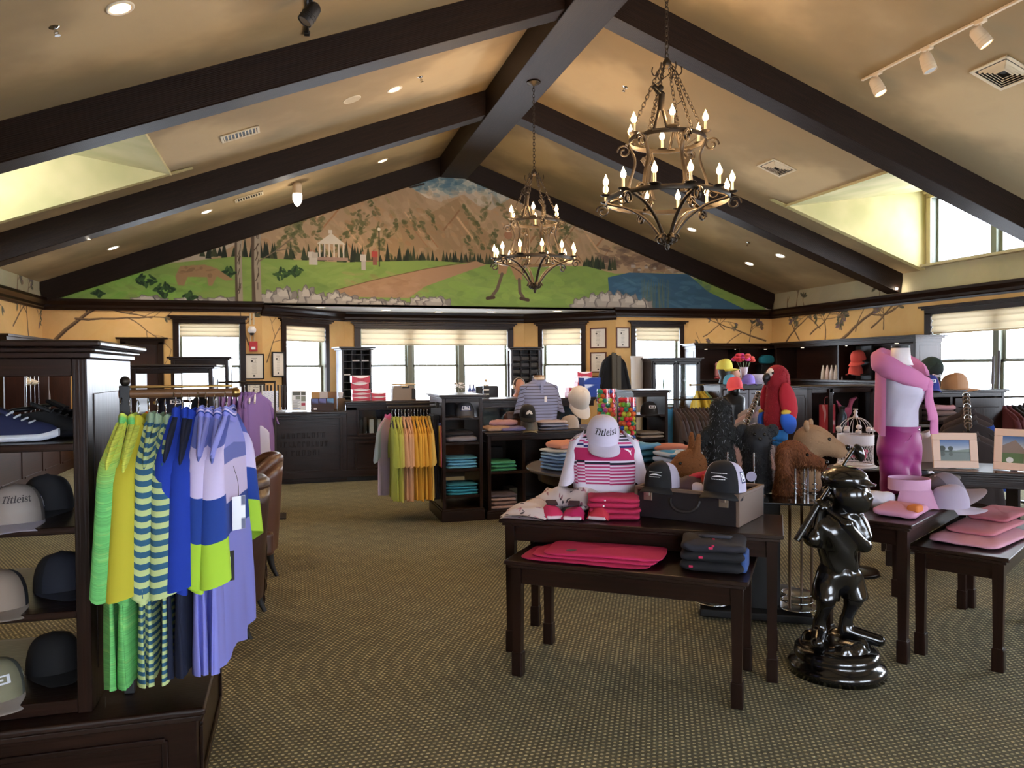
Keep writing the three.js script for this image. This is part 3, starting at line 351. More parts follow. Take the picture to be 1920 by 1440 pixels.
// track lights: cream canisters on the right rail, black rail on the left, one spotlight under the mural end
const CAN = mat('#d6c2a4', 0.6);
function canister(x, z, label, aim, m, glow, on = true, drop = 0.0) {
  const y = ceilY(x) - 0.03 - drop, o = thing('track_light', label, 'spotlight', [x, y, z]);
  part(o, 'stem', M(cyl(0.012, 0.012, 0.09, 0, -0.04, 0, 8), rbox(0.05, 0.03, 0.1, 0, 0, 0)), m);
  const h = new THREE.Group(); const d = V(...aim).normalize(), q = new THREE.Quaternion().setFromUnitVectors(V(0, -1, 0), d), mtx = new THREE.Matrix4().compose(V(0, -0.13, 0), q, V(1, 1, 1));
  const c = lathe([[0.001, 0.1], [0.035, 0.095], [0.055, 0.07], [0.06, 0.02], [0.062, -0.05], [0.062, -0.09], [0.055, -0.092], [0.053, -0.07], [0.001, -0.07]], 20); c.applyMatrix4(mtx); part(o, 'canister', c, m);
  const rings = M(torus(0.062, 0.003, 0, -0.02, 0, 20, 5), torus(0.062, 0.003, 0, -0.05, 0, 20, 5)); rings.applyMatrix4(mtx); part(o, 'rib', rings, m);
  const l = at(clean(new THREE.CircleGeometry(0.05, 18)), 0, -0.085, 0, Math.PI / 2); l.applyMatrix4(mtx); part(o, 'bulb_face', l, on ? glow : mat('#8a7f70', 0.4));
  if (on) { const p = V(0, -0.1, 0).applyMatrix4(mtx).add(V(x, y, z)); spot(p.toArray(), p.clone().addScaledVector(d, 4).toArray(), MID, LAMP.track, 0.6, 0.6); }
}
one('light_track', 'cream ceiling track carrying three canister spotlights at top right', 'track rail', rbox(0.035, 0.02, 3.3, 5.84, ceilY(5.84) - 0.012, -5.3), CAN);
canister(5.83, -6.72, 'cream canister track light farthest along the right rail, lit', [0.25, -1, 0.35], CAN, GLOWWARM); canister(5.84, -6.07, 'cream canister track light in the middle of the right rail', [0.2, -1, 0.25], CAN, GLOWWARM, false); canister(5.84, -5.48, 'cream canister track light nearest along the right rail, lit', [0.5, -1, 0.4], CAN, GLOWWARM);
one('light_track', 'dark ceiling track at the top edge beside the nearest left beam', 'track rail', M(rbox(0.03, 0.025, 3.0, 0.146, ceilY(0.146) - 0.014, -5.78), rbox(0.05, 0.03, 0.06, 0.146, ceilY(0.146) - 0.016, -7.27)), BLACK);
canister(0.16, -6.55, 'black canister spotlight on the dark left track at the top edge', [-0.5, -0.8, 0.1], BLACK, GLOWWARM, false);
{ const x = 0.08, z = -13.0, y = ceilY(x), o = thing('hanging_spotlight', 'tan spotlight with a glowing pointed glass shade hanging under the left beam', 'spotlight', [x, y + 0.1, z]); part(o, 'stem', M(cyl(0.01, 0.01, 0.12, 0, -0.06, 0, 8), cyl(0.03, 0.03, 0.02, 0, -0.01, 0, 14)), CAN); part(o, 'canister', at(lathe([[0.001, 0.16], [0.06, 0.15], [0.075, 0.1], [0.075, -0.02]], 20), 0, -0.26, 0), CAN); part(o, 'shade', at(lathe([[0.076, 0.0], [0.09, -0.03], [0.088, -0.1], [0.05, -0.17], [0.004, -0.21]], 6), 0, -0.28, 0), new THREE.MeshStandardMaterial({ color: '#fff', emissive: new THREE.Color(1, 0.95, 0.88), emissiveIntensity: 1.1, roughness: 0.3 })); const l = new THREE.PointLight(SOFTW, 1.0, 0, 2); l.position.set(x, y - 0.55, z); l.castShadow = true; scene.add(l); }
// glint on the beam end under the right dormer, imitated by an added lamp
{ const o = thing('beam_spot', 'added glowing piece for the glint at the wall end of the right middle beam', 'spotlight', [9.82, 2.86, -10.87]); part(o, 'housing', rbox(0.07, 0.05, 0.03, 0, 0, 0), BLACK); part(o, 'lens', rbox(0.05, 0.034, 0.006, 0, 0, 0.018), GLOWCOOL); const l = new THREE.PointLight(SOFTW, 0.12, 0, 2); l.position.set(9.82, 2.86, -10.83); l.castShadow = true; scene.add(l); }
{ const o = thing('beam_spot', 'tiny bright fitting above the lowest recessed light of the left slope', 'spotlight', [-2.55, 3.29, -11.2]); part(o, 'housing', rbox(0.05, 0.03, 0.05, 0, 0.0, 0), BLACK); part(o, 'lens', rbox(0.03, 0.006, 0.03, 0, -0.018, 0), GLOWCOOL); const l = new THREE.PointLight(SOFTW, 0.08, 0, 2); l.position.set(-2.55, 3.25, -11.2); l.castShadow = true; scene.add(l); }

// ---------------------------------------------------------------- chandeliers
const linkG = (s) => at(clean(new THREE.TorusGeometry(0.017 * s, 0.0035 * s, 5, 10)), 0, 0, 0, 0, 0, 0, [0.8, 1.4, 1]);
function chain(a, b, s = 1) { const A = V(...a), B = V(...b), L = A.distanceTo(B), n = Math.max(2, Math.round(L / (0.034 * s))), q = new THREE.Quaternion().setFromUnitVectors(V(0, 1, 0), B.clone().sub(A).normalize()), l = []; for (let i = 0; i < n; i++) { const g = linkG(s); g.rotateY(i % 2 ? Math.PI / 2 : 0); g.applyQuaternion(q); const c = A.clone().lerp(B, (i + 0.5) / n); l.push(at(g, c.x, c.y, c.z)); } return M(l); }
const scrollPts = (s, n = 14) => { const p = []; for (let i = 0; i <= n; i++) { const t = i / n, a = t * 8.2, r = 0.045 * (1 - 0.72 * t) * s; p.push([Math.cos(a) * r - 0.045 * s, Math.sin(a) * r]); } return p; };
const golferG = M(rod([-0.05, 0, 0], [-0.012, 0.15, 0], 0.014), rod([0.05, 0, 0], [0.015, 0.15, 0], 0.014), rod([0, 0.14, 0], [0.01, 0.27, 0], 0.026, 8), sph(0.024, 0.0, 0.315, 0, 1, 1.15, 0.7, 8), rod([-0.015, 0.265, 0], [-0.06, 0.33, 0], 0.011), rod([0.03, 0.265, 0], [-0.05, 0.345, 0], 0.011), rod([-0.06, 0.33, 0], [0.07, 0.42, 0], 0.004), soft(0.13, 0.012, 0.04, 0, 0, 0, 0.004)), _g = golferG.scale(1, 1, 0.45);
function chandelier(z, label) {
  const y0 = 2.5, o = thing('chandelier', label, 'chandelier', [XM, y0, z]);
  const Y = (y) => y - y0, RL = 0.5, RU = 0.31, yl = Y(2.92), yu = Y(3.4);
  part(o, 'canopy', lathe([[0.001, Y(5.168)], [0.09, Y(5.168)], [0.085, Y(5.15)], [0.03, Y(5.125)], [0.001, Y(5.11)]]), IRON); part(o, 'main_chain', chain([0, Y(4.07), 0], [0, Y(5.12), 0], 1.1), IRON);
  part(o, 'hub', M(lathe([[0.001, Y(3.98)], [0.03, Y(4.0)], [0.04, Y(4.03)], [0.015, Y(4.07)], [0.001, Y(4.08)]], 12)), IRON);
  const band = (R, h, t) => lathe([[R - t, -h * 1.4], [R, -h * 1.4], [R, h * 1.4], [R - t, h * 1.4], [R - t, -h * 1.4]], 48);
  part(o, 'upper_ring', at(band(RU, 0.013, 0.008), 0, yu, 0), IRON); part(o, 'lower_ring', at(band(RL, 0.014, 0.009), 0, yl, 0), IRON);
  for (let k = 0; k < 6; k++) { const a = k * Math.PI / 3 + 0.35, c = Math.cos(a), s = Math.sin(a); part(o, 'support_chain', chain([c * RU, yu + 0.03, s * RU], [c * 0.05, Y(4.0), s * 0.05]), IRON); part(o, 'hook', tube([[c * 0.07, Y(3.96), s * 0.07], [c * 0.1, Y(3.93), s * 0.1], [c * 0.12, Y(3.96), s * 0.12], [c * 0.115, Y(4.0), s * 0.115]], 0.005, 10, 5), IRON); }
  for (let k = 0; k < 6; k++) {
    const a = k * Math.PI / 3 + 0.55, R = (g) => { g.rotateY(-a); return g; };
    const flat = (pts, w = 0.02) => { const g = tube(pts.map(([r, y]) => [r, y, 0]), 0.012, 28, 6); g.scale(1, 1, w / 0.014); return R(g); };
    part(o, 'rib', flat([[RL, yl], [RL - 0.06, yl - 0.015], [RL - 0.2, yl - 0.06], [0.16, yl - 0.16], [0.07, yl - 0.28], [0.03, yl - 0.36]]), IRON);
    part(o, 'upright_arm', flat([[RL - 0.04, yl + 0.01], [RL - 0.16, yl + 0.06], [RL - 0.2, yl + 0.18], [RU - 0.05, yl + 0.33], [RU, yu - 0.01]]), IRON);
    const sc = tube(scrollPts(1.25).map(([x, y]) => [x + RL + 0.085, y + yl - 0.06, 0]), 0.0085, 24, 5); sc.scale(1, 1, 1.8); part(o, 'scroll', R(sc), IRON);
    const s2 = tube(scrollPts(1.3).map(([x, y]) => [RL - 0.2 - x, yl + 0.03 + y * 1, 0]), 0.0085, 24, 5); s2.scale(1, 1, 1.8); part(o, 'scroll', R(s2), IRON);
    const s3 = tube(scrollPts(1.3).map(([x, y]) => [RU + 0.1 + x, yu - 0.06 + y, 0]), 0.008, 24, 5); s3.scale(1, 1, 1.8); part(o, 'scroll', R(s3), IRON);
    const s4 = tube(scrollPts(1).map(([x, y]) => [0.1 + x, Y(2.6) + y, 0]), 0.0095, 24, 5); s4.scale(1, 1, 1.8); part(o, 'scroll', R(s4), IRON);
  }
  part(o, 'finial', lathe([[0.001, Y(2.505)], [0.014, Y(2.52)], [0.02, Y(2.545)], [0.01, Y(2.565)], [0.034, Y(2.585)], [0.036, Y(2.605)], [0.012, Y(2.63)], [0.001, Y(2.64)]], 16), IRON);
  for (const [R, yy, a] of [[RU, yu, 2.2], [RU, yu, 5.4], [0.2, yl + 0.03, 1.1], [0.2, yl + 0.03, 4.3]]) { part(o, 'golfer_figure', at(golferG.clone(), Math.cos(a) * R, yy + 0.01, Math.sin(a) * R, 0, -0.45 + (a > 3 ? 0.4 : 0)), IRON, 'flat iron golfer silhouette swinging a club'); }
  const candleG = M(cyl(0.0115, 0.0115, 0.085, 0, 0.05, 0, 12)), panG = lathe([[0.001, 0.0], [0.03, 0.004], [0.044, 0.014], [0.042, 0.016], [0.012, 0.008], [0.012, 0.018], [0.001, 0.018]], 16), bulbG = at(lathe([[0.001, 0.09], [0.009, 0.068], [0.023, 0.036], [0.022, 0.016], [0.011, 0]], 12), 0, 0.092, 0), sleeve = mat('#e9d9b0', 0.6);
  for (const [n, R, yy, off] of [[12, RL, yl, 0.13], [6, RU, yu, 0.87]]) for (let k = 0; k < n; k++) {
    const a = off + k * 2 * Math.PI / n, x = Math.cos(a) * (R + 0.015), zz = Math.sin(a) * (R + 0.015), y = yy + 0.012;
    const c = part(o, 'candle', candleG, sleeve); c.position.set(x, y, zz); part(c, 'drip_pan', panG, IRON); part(c, 'bulb', bulbG, GLOWBULB);
    const l = new THREE.PointLight(WARM, LAMP.bulb, 0, 2); l.position.set(XM + x, y0 + y + 0.118, z + zz); l.castShadow = true; l.shadow.radius = 0.6; scene.add(l);
  }
}
chandelier(-5.766, 'large wrought iron chandelier with two rings of candle bulbs, nearer of the two'); chandelier(-9.387, 'wrought iron chandelier with two rings of candle bulbs, farther one before the mural');

// ================================================================ builders for the goods of the shop
// ---- caps (brim towards +z, origin under the crown)
const CAPG = (() => {
  const r = (a, v, k = 1) => { const c = Math.pow(Math.cos(v * Math.PI / 2), 0.62), f = Math.cos(a), R = [0.083 * c, 0.098 * c], y = 0.122 * Math.pow(Math.sin(v * Math.PI / 2), 0.86) * (1 + 0.05 * f); return [Math.sin(a) * R[0] * k, y * (k > 1 ? 1.004 : 1), Math.cos(a) * R[1] * k]; };
  const F = 1.02, front = grid(12, 9, (u, v) => r(lerp(-F, F, u), v)), back = grid(20, 9, (u, v) => r(lerp(F, 2 * Math.PI - F, u), v));
  const bp = (a, t, o) => { const i = r(a, 0.0), k = Math.pow(Math.max(0, Math.cos(a * 1.08)), 0.55), x = i[0] * (1 + 0.03 * t), z = i[2] + 0.088 * t * k, y = 0.006 - 0.010 * t - 2.6 * x * x * (0.35 + t) + o; return [x, y, z]; };
  const A = 1.38, brim = grid(18, 13, (u, v) => { const a = lerp(-A, A, u), q = v * 2; return q <= 1 ? bp(a, q, 0.0035) : bp(a, 2 - q, 0); });
  const logo = grid(12, 6, (u, v) => r(lerp(-0.86, 0.86, u), lerp(0.16, 0.56, v), 1.016)), side = grid(6, 5, (u, v) => r(lerp(1.15, 1.75, u), lerp(0.12, 0.5, v), 1.016));
  const button = sph(0.008, 0, 0.123, 0, 1, 0.5, 1, 8), strap = tube([...Array(9)].map((_, i) => { const a = 2.4 + i * 0.185, p = r(a, 0.02, 1.01); return [p[0], p[1] + 0.008, p[2]]; }), 0.007, 12, 5);
  return { front, back, brim, logo, side, button, strap };
})();
function makeCap(label, p, ry, o = {}, group, rx = 0, rz = 0) {
  const t = thing('baseball_cap', label, 'cap', p, ry, group); t.rotation.order = 'YXZ'; t.rotation.x = rx; t.rotation.z = rz; if (o.s) t.scale.setScalar(o.s);
  part(t, 'crown', CAPG.front, cloth(o.front)); part(t, 'back_panel', CAPG.back, cloth(o.back ?? o.front)); part(t, 'brim', CAPG.brim, cloth(o.brim ?? o.front)); part(t, 'button', CAPG.button, cloth(o.brim ?? o.front));
  if (o.logo) part(t, 'logo', CAPG.logo, new THREE.MeshStandardMaterial({ map: o.logo, transparent: true, alphaTest: 0.35, roughness: 0.7, side: THREE.DoubleSide }));
  if (o.side) part(t, 'side_logo', CAPG.side, new THREE.MeshStandardMaterial({ map: o.side, transparent: true, alphaTest: 0.35, roughness: 0.7, side: THREE.DoubleSide }));
  return t;
}
const textTex = (txt, col, font, w = 512, h = 192, y = 0.62) => canvasTex(w, h, (c) => { c.clearRect(0, 0, w, h); c.fillStyle = col; c.textAlign = 'center'; c.font = font; String(txt).split('|').forEach((s, i, a) => c.fillText(s, w / 2, h * (y + (i - (a.length - 1) / 2) * 0.3), w * 0.94)); });
const scriptLogo = textTex('Titleist', '#1c1a2b', 'italic bold 128px serif');
const scriptGrey = textTex('Titleist', '#3a3436', 'italic bold 96px serif', 512, 192, 0.5);
const smallLogo = canvasTex(512, 192, (c, w, h) => { c.clearRect(0, 0, w, h); c.fillStyle = '#e8e8ea'; c.font = 'bold 40px sans-serif'; c.textAlign = 'center'; for (let i = 0; i < 12; i++) c.fillRect(120 + i * 23, 70, 17, 9); c.beginPath(); c.moveTo(130, 130); c.quadraticCurveTo(260, 70, 390, 130); c.quadraticCurveTo(260, 104, 130, 130); c.fill(); for (let i = 0; i < 9; i++) c.fillRect(150 + i * 24, 138, 18, 8); });
const squareLogo = canvasTex(192, 192, (c) => { c.clearRect(0, 0, 192, 192); c.fillStyle = '#e9ecf5'; c.fillRect(26, 26, 140, 140); c.strokeStyle = '#23305e'; c.lineWidth = 16; c.strokeRect(34, 34, 124, 124); c.lineWidth = 13; c.beginPath(); c.moveTo(66, 60); c.lineTo(66, 132); c.lineTo(128, 132); c.moveTo(96, 60); c.lineTo(128, 60); c.lineTo(128, 104); c.stroke(); });
const boxLogo = canvasTex(192, 192, (c) => { c.clearRect(0, 0, 192, 192); c.strokeStyle = '#d9dbe2'; c.lineWidth = 16; c.strokeRect(50, 60, 92, 66); c.beginPath(); c.moveTo(72, 94); c.lineTo(120, 94); c.stroke(); });
// ---- a shirt on a hanger: collar top at y = 0, body hangs down, width along x, v = 0 at the hem
function shirtGeo({ w = 0.5, len = 0.74, t = 0.035, slv = 0.24, seed = 1, flare = 0.06, out = 0.05, fold = 0.012, st }) {
  const r = rng(seed), ph = r() * 6, ph2 = r() * 6, hw = (v) => { const y = 1 - v; return y < 0.1 ? lerp(0.065, w / 2 * 0.94, Math.pow(y / 0.1, 0.8)) : lerp(w / 2 * 0.94, w / 2 + flare * (y - 0.1), sstep(0.1, 1, y)); };
  const body = grid(36, 16, (u, v) => {
    const a = u * Math.PI * 2, y = 1 - v, c = Math.cos(a), s = Math.sin(a), H = hw(v), x = Math.sign(c) * Math.pow(Math.abs(c), 0.8) * H, T = t / 2 * lerp(0.8, 1.25, y), z = Math.sign(s) * Math.pow(Math.abs(s), 0.75) * T + fold * sstep(0.15, 1, y) * (Math.sin(x * 34 + ph) + 0.6 * Math.sin(x * 71 + ph2));
    return [x, -len * y - 0.16 * Math.min(Math.abs(x), w / 2 * 0.94) * (y < 0.3 ? 1 - y / 0.3 : 0) - 0.012 * Math.sin(x * 20 + ph) * sstep(0.8, 1, y), z];
  }, true);
  const sleeve = (sd) => grid(18, 12, (u, v) => { const a = u * Math.PI * 2, k = 1 - v, c = Math.cos(a), s = Math.sin(a), q = clamp((k - 0.28) / 0.72), b = clamp(k / 0.28), cx = sd * (lerp(0.07, w / 2 * 0.86, b) + out * q), cy = lerp(-0.02, -0.115, b) - slv * q, rw = lerp(lerp(0.028, 0.062, b), 0.098, q), rt = (st ?? t) * 0.5 * lerp(lerp(0.5, 0.85, b), 1.25, q); return [cx + c * rw * 0.62 + sd * 0.02 * q, cy - c * sd * (0.015 + 0.02 * q) - 0.03 * b * (1 - q) + q * 0.008 * Math.sin(u * 12 + ph), s * rt + 0.01 * q * Math.sin(ph2 + c * 3)]; }, true);
  const collar = grid(20, 4, (u, v) => { const a = u * Math.PI * 2, q = v; return [Math.cos(a) * lerp(0.075, 0.06, q), -0.03 + 0.04 * q + 0.012 * Math.cos(2 * a), Math.sin(a) * (t * 0.5 + 0.004) * 1.1]; }, true);
  return { body, sl: sleeve(-1), sr: sleeve(1), collar };
}
const ord = (i) => ['first', 'second', 'third', 'fourth', 'fifth', 'sixth', 'seventh', 'eighth', 'ninth', 'tenth', 'eleventh', 'twelfth'][i];
function hangShirt(label, p, ry, geo, m, o = {}, group) { const s = thing(o.name ?? 'polo_shirt', label, o.cat ?? 'shirt', p, ry, group); part(s, 'body', geo.body, m); part(s, 'sleeve', geo.sl, o.sleeve ?? m); part(s, 'sleeve', geo.sr, o.sleeve ?? m); part(s, 'collar', geo.collar, o.collar ?? m); return s; }
// ---- hanger: hook top at y = 0.115, arms along x
const hangG = { arm: at(extrude([[-0.15, -0.075], [-0.14, -0.09], [0, -0.025], [0.14, -0.09], [0.15, -0.075], [0.03, 0.012], [-0.03, 0.012]], 0.012, 0.002), 0, 0, -0.006), hook: tube([[0, 0, 0], [0, 0.05, 0], [0.016, 0.064, 0], [0.02, 0.085, 0], [0, 0.102, 0], [-0.018, 0.09, 0], [-0.02, 0.08, 0]], 0.0022, 16, 5) };
const HANGWOOD = mat('#4a2a1c', 0.3, 0, { clearcoat: 0.6 });
function hanger(label, p, ry, m, group) { const h = thing('clothes_hanger', label, 'hanger', p, ry, group); part(h, 'arm', hangG.arm, m); part(h, 'hook', hangG.hook, CHROME); return h; }
// ---- a folded garment: soft slab, origin at its underside
function foldGeo(w, h, d, seed = 1, e = 0.28) {
  const sg = (x, p) => Math.sign(x) * Math.pow(Math.abs(x), p);
  return grid(36, 12, (u, v) => {
    const a = u * Math.PI * 2, b = (v - 0.5) * Math.PI, c = sg(Math.cos(b), 0.45), X = w / 2 * sg(Math.cos(a), e) * c, Z = d / 2 * sg(Math.sin(a), e) * c, n = vnoise(X * 14 + 9, Z * 14 + 7, seed) - 0.5, n2 = vnoise(X * 40 + 3, Z * 40 + 2, seed + 3) - 0.5;
    return [X * (1 + 0.04 * n), Math.max(0, h / 2 * (1 + sg(Math.sin(b), 0.7)) + (v > 0.3 ? h * 0.35 * n + h * 0.14 * n2 : 0)), Z * (1 + 0.05 * n2)];
  }, true);
}
const foldCache = {};
function folded(name, label, cat, p, ry, [w, h, d], m, group, o = {}) {
  const k = [w, h, d, o.seed ?? 1].join(); const g = foldCache[k] ??= foldGeo(w, h, d, o.seed ?? 1);
  if (!o.collar) return one(name, label, cat, g, m, p, ry, group);
  const t = thing(name, label, cat, p, ry, group); part(t, 'body', g, m); part(t, 'collar', at(grid(16, 3, (u, v) => { const a = lerp(0.2, Math.PI - 0.2, u); return [Math.cos(a) * lerp(0.07, 0.05, v), h + 0.012 * v * Math.sin(a) - 0.003, d * 0.18 - Math.sin(a) * lerp(0.06, 0.045, v)]; })), o.collarMat ?? m); return t;
}
// ---- dark wood tables: moulded top, apron boards, four square tapered legs with foot blocks
function table(label, p, ry, L, D, H, group) {
  const t = thing('display_table', label, 'table', p, ry, group);
  part(t, 'tabletop', M(rbox(L, 0.022, D, 0, H - 0.011, 0, 0.006), rbox(L - 0.03, 0.016, D - 0.03, 0, H - 0.03, 0, 0.004)), WOODTOP);
  const ix = L / 2 - 0.055, iz = D / 2 - 0.055, ah = 0.085;
  for (const s of [-1, 1]) { part(t, 'apron', rbox(2 * ix - 0.05, ah, 0.02, 0, H - 0.038 - ah / 2, s * iz), WOOD); part(t, 'apron', rbox(0.02, ah, 2 * iz - 0.05, s * ix, H - 0.038 - ah / 2, 0), WOOD); }
  const leg = M(boxUV(at(new THREE.CylinderGeometry(0.037, 0.03, H - 0.16, 4), 0, (H - 0.16) / 2 + 0.12, 0, 0, Math.PI / 4)), rbox(0.056, 0.12, 0.056, 0, 0.06, 0, 0.005));
  leg.computeVertexNormals(); for (const sx of [-1, 1]) for (const sz of [-1, 1]) { const g = part(t, 'leg', leg, WOOD); g.position.set(sx * ix, 0, sz * iz); }
  return t;
}
// ---- open shelf unit: w x d x h, shelf heights list, plinth, crown; front at +z
function shelfUnit(label, p, ry, w, d, h, shelves, o = {}) {
  const t = thing(o.name ?? 'shelf_unit', label, o.cat ?? 'shelf unit', p, ry), m = o.mat ?? WOOD, pl = o.plinth ?? 0.1, st = o.st ?? 0.035;
  for (const s of [-1, 1]) { part(t, 'side_panel', rbox(st, h - pl - 0.03, d, s * (w / 2 - st / 2), pl + (h - pl - 0.03) / 2, 0), m); if (o.panels !== false) part(t, 'side_moulding', M(rbox(0.006, 0.03, d - 0.1, s * (w / 2 + 0.002), h - 0.12, 0), rbox(0.006, 0.03, d - 0.1, s * (w / 2 + 0.002), pl + 0.08, 0), rbox(0.006, h - pl - 0.2, 0.03, s * (w / 2 + 0.002), (h + pl) / 2 - 0.03, d / 2 - 0.05), rbox(0.006, h - pl - 0.2, 0.03, s * (w / 2 + 0.002), (h + pl) / 2 - 0.03, -d / 2 + 0.05)), m); }
  if (o.back) part(t, 'back_panel', rbox(w - 2 * st, h - pl - 0.03, 0.012, 0, pl + (h - pl - 0.03) / 2, -d / 2 + 0.006), o.backMat ?? m);
  for (const y of shelves) part(t, 'shelf', rbox(w - 2 * st + 0.004, 0.028, d - 0.02, 0, y - 0.014, 0.0), m);
  part(t, 'plinth', M(rbox(w + 0.03, pl - 0.02, d + 0.03, 0, (pl - 0.02) / 2, 0), rbox(w + 0.015, 0.02, d + 0.015, 0, pl - 0.01, 0)), m);
  const hd = o.header ?? 0.05; part(t, 'header', M(rbox(w - 2 * st, hd, st, 0, h - 0.03 - hd / 2, d / 2 - st / 2)), m);
  part(t, 'top', M(rbox(w + 0.03, 0.018, d + 0.03, 0, h - 0.029, 0), rbox(w + 0.07, 0.02, d + 0.07, 0, h - 0.01, 0, 0.006)), o.top ?? WOODTOP);
  for (const x of o.div ?? []) part(t, 'divider', rbox(st, h - pl - 0.05, d - 0.02, x, pl + (h - pl - 0.05) / 2, -0.005), m);
  return t;
}
// ---- shoe: sole, upper, tongue, laces; toe towards +x
function shoeGeo() {
  const L = 0.29, prof = (t) => ({ w: 0.042 * (0.75 + 0.35 * Math.sin(t * 3.4 - 0.4)) * Math.pow(Math.sin(Math.min(1, t * 0.93 + 0.06) * Math.PI), 0.35), h: lerp(0.085, 0.05, sstep(0.35, 0.75, t)) * Math.pow(Math.sin(clamp(t * 0.95 + 0.04, 0.02, 0.985) * Math.PI), 0.3) });
  const upper = grid(24, 16, (u, v) => { const t = u, { w, h } = prof(t), a = lerp(-0.15, 1.15, v) * Math.PI; return [(t - 0.5) * L, 0.026 + Math.max(0, Math.sin(a)) * h * (t < 0.42 ? 1 - 0.18 * Math.pow(Math.sin(a), 8) : 1), Math.cos(a) * w * (1 - 0.25 * Math.max(0, Math.sin(a)) ** 3)]; });
  const sole = grid(24, 12, (u, v) => { const t = u, { w } = prof(t), a = v * Math.PI * 2, up = 0.03 * Math.pow(Math.max(0, t - 0.75) / 0.25, 2) * 0.5; return [(t - 0.5) * (L + 0.012), 0.014 + up + Math.sign(Math.sin(a)) * Math.pow(Math.abs(Math.sin(a)), 0.4) * 0.014, Math.cos(a) * (w + 0.005)]; });
  const laces = M([0, 1, 2, 3].map((i) => tube([[0.0 + i * 0.022, 0.092 - i * 0.009, -0.026], [0.012 + i * 0.022, 0.104 - i * 0.011, 0], [0.0 + i * 0.022, 0.092 - i * 0.009, 0.026]], 0.0035, 8, 5)));
  const tongue = at(soft(0.07, 0.014, 0.05, 0, 0, 0, 0.006, 2), -0.03, 0.112, 0, 0, 0, -0.45), hole = at(sph(0.03, 0, 0, 0, 1.5, 0.3, 0.85, 12), -0.085, 0.105, 0, 0, 0, 0.08);
  return { upper, sole, laces, tongue, hole };
}
const SHOE = shoeGeo();
function shoe(label, p, ry, c, sole, lace, group) { const s = thing('shoe', label, 'shoe', p, ry, group); part(s, 'upper', SHOE.upper, cloth(c)); part(s, 'sole', SHOE.sole, mat(sole, 0.6)); part(s, 'laces', SHOE.laces, cloth(lace)); part(s, 'tongue', SHOE.tongue, cloth(c)); part(s, 'opening', SHOE.hole, BLACK); return s; }
// ---- striped and blocked knit textures: rows listed from the hem up [fraction, colour]
const bandTex = (rows) => canvasTex(8, 512, (c, w, h) => { let y = h; for (const [f, col] of rows) { c.fillStyle = col; c.fillRect(0, y - f * h - 1, w, f * h + 2); y -= f * h; } });
const stripeTex = (n, a, b, k = 0.5) => canvasTex(16, 1024, (c, w, h) => { c.fillStyle = a; c.fillRect(0, 0, w, h); c.fillStyle = b; for (let i = 0; i < n; i++) c.fillRect(0, i * h / n, w, k * h / n); });
const knit = (map) => new THREE.MeshStandardMaterial({ map, roughness: 0.88, side: THREE.DoubleSide });

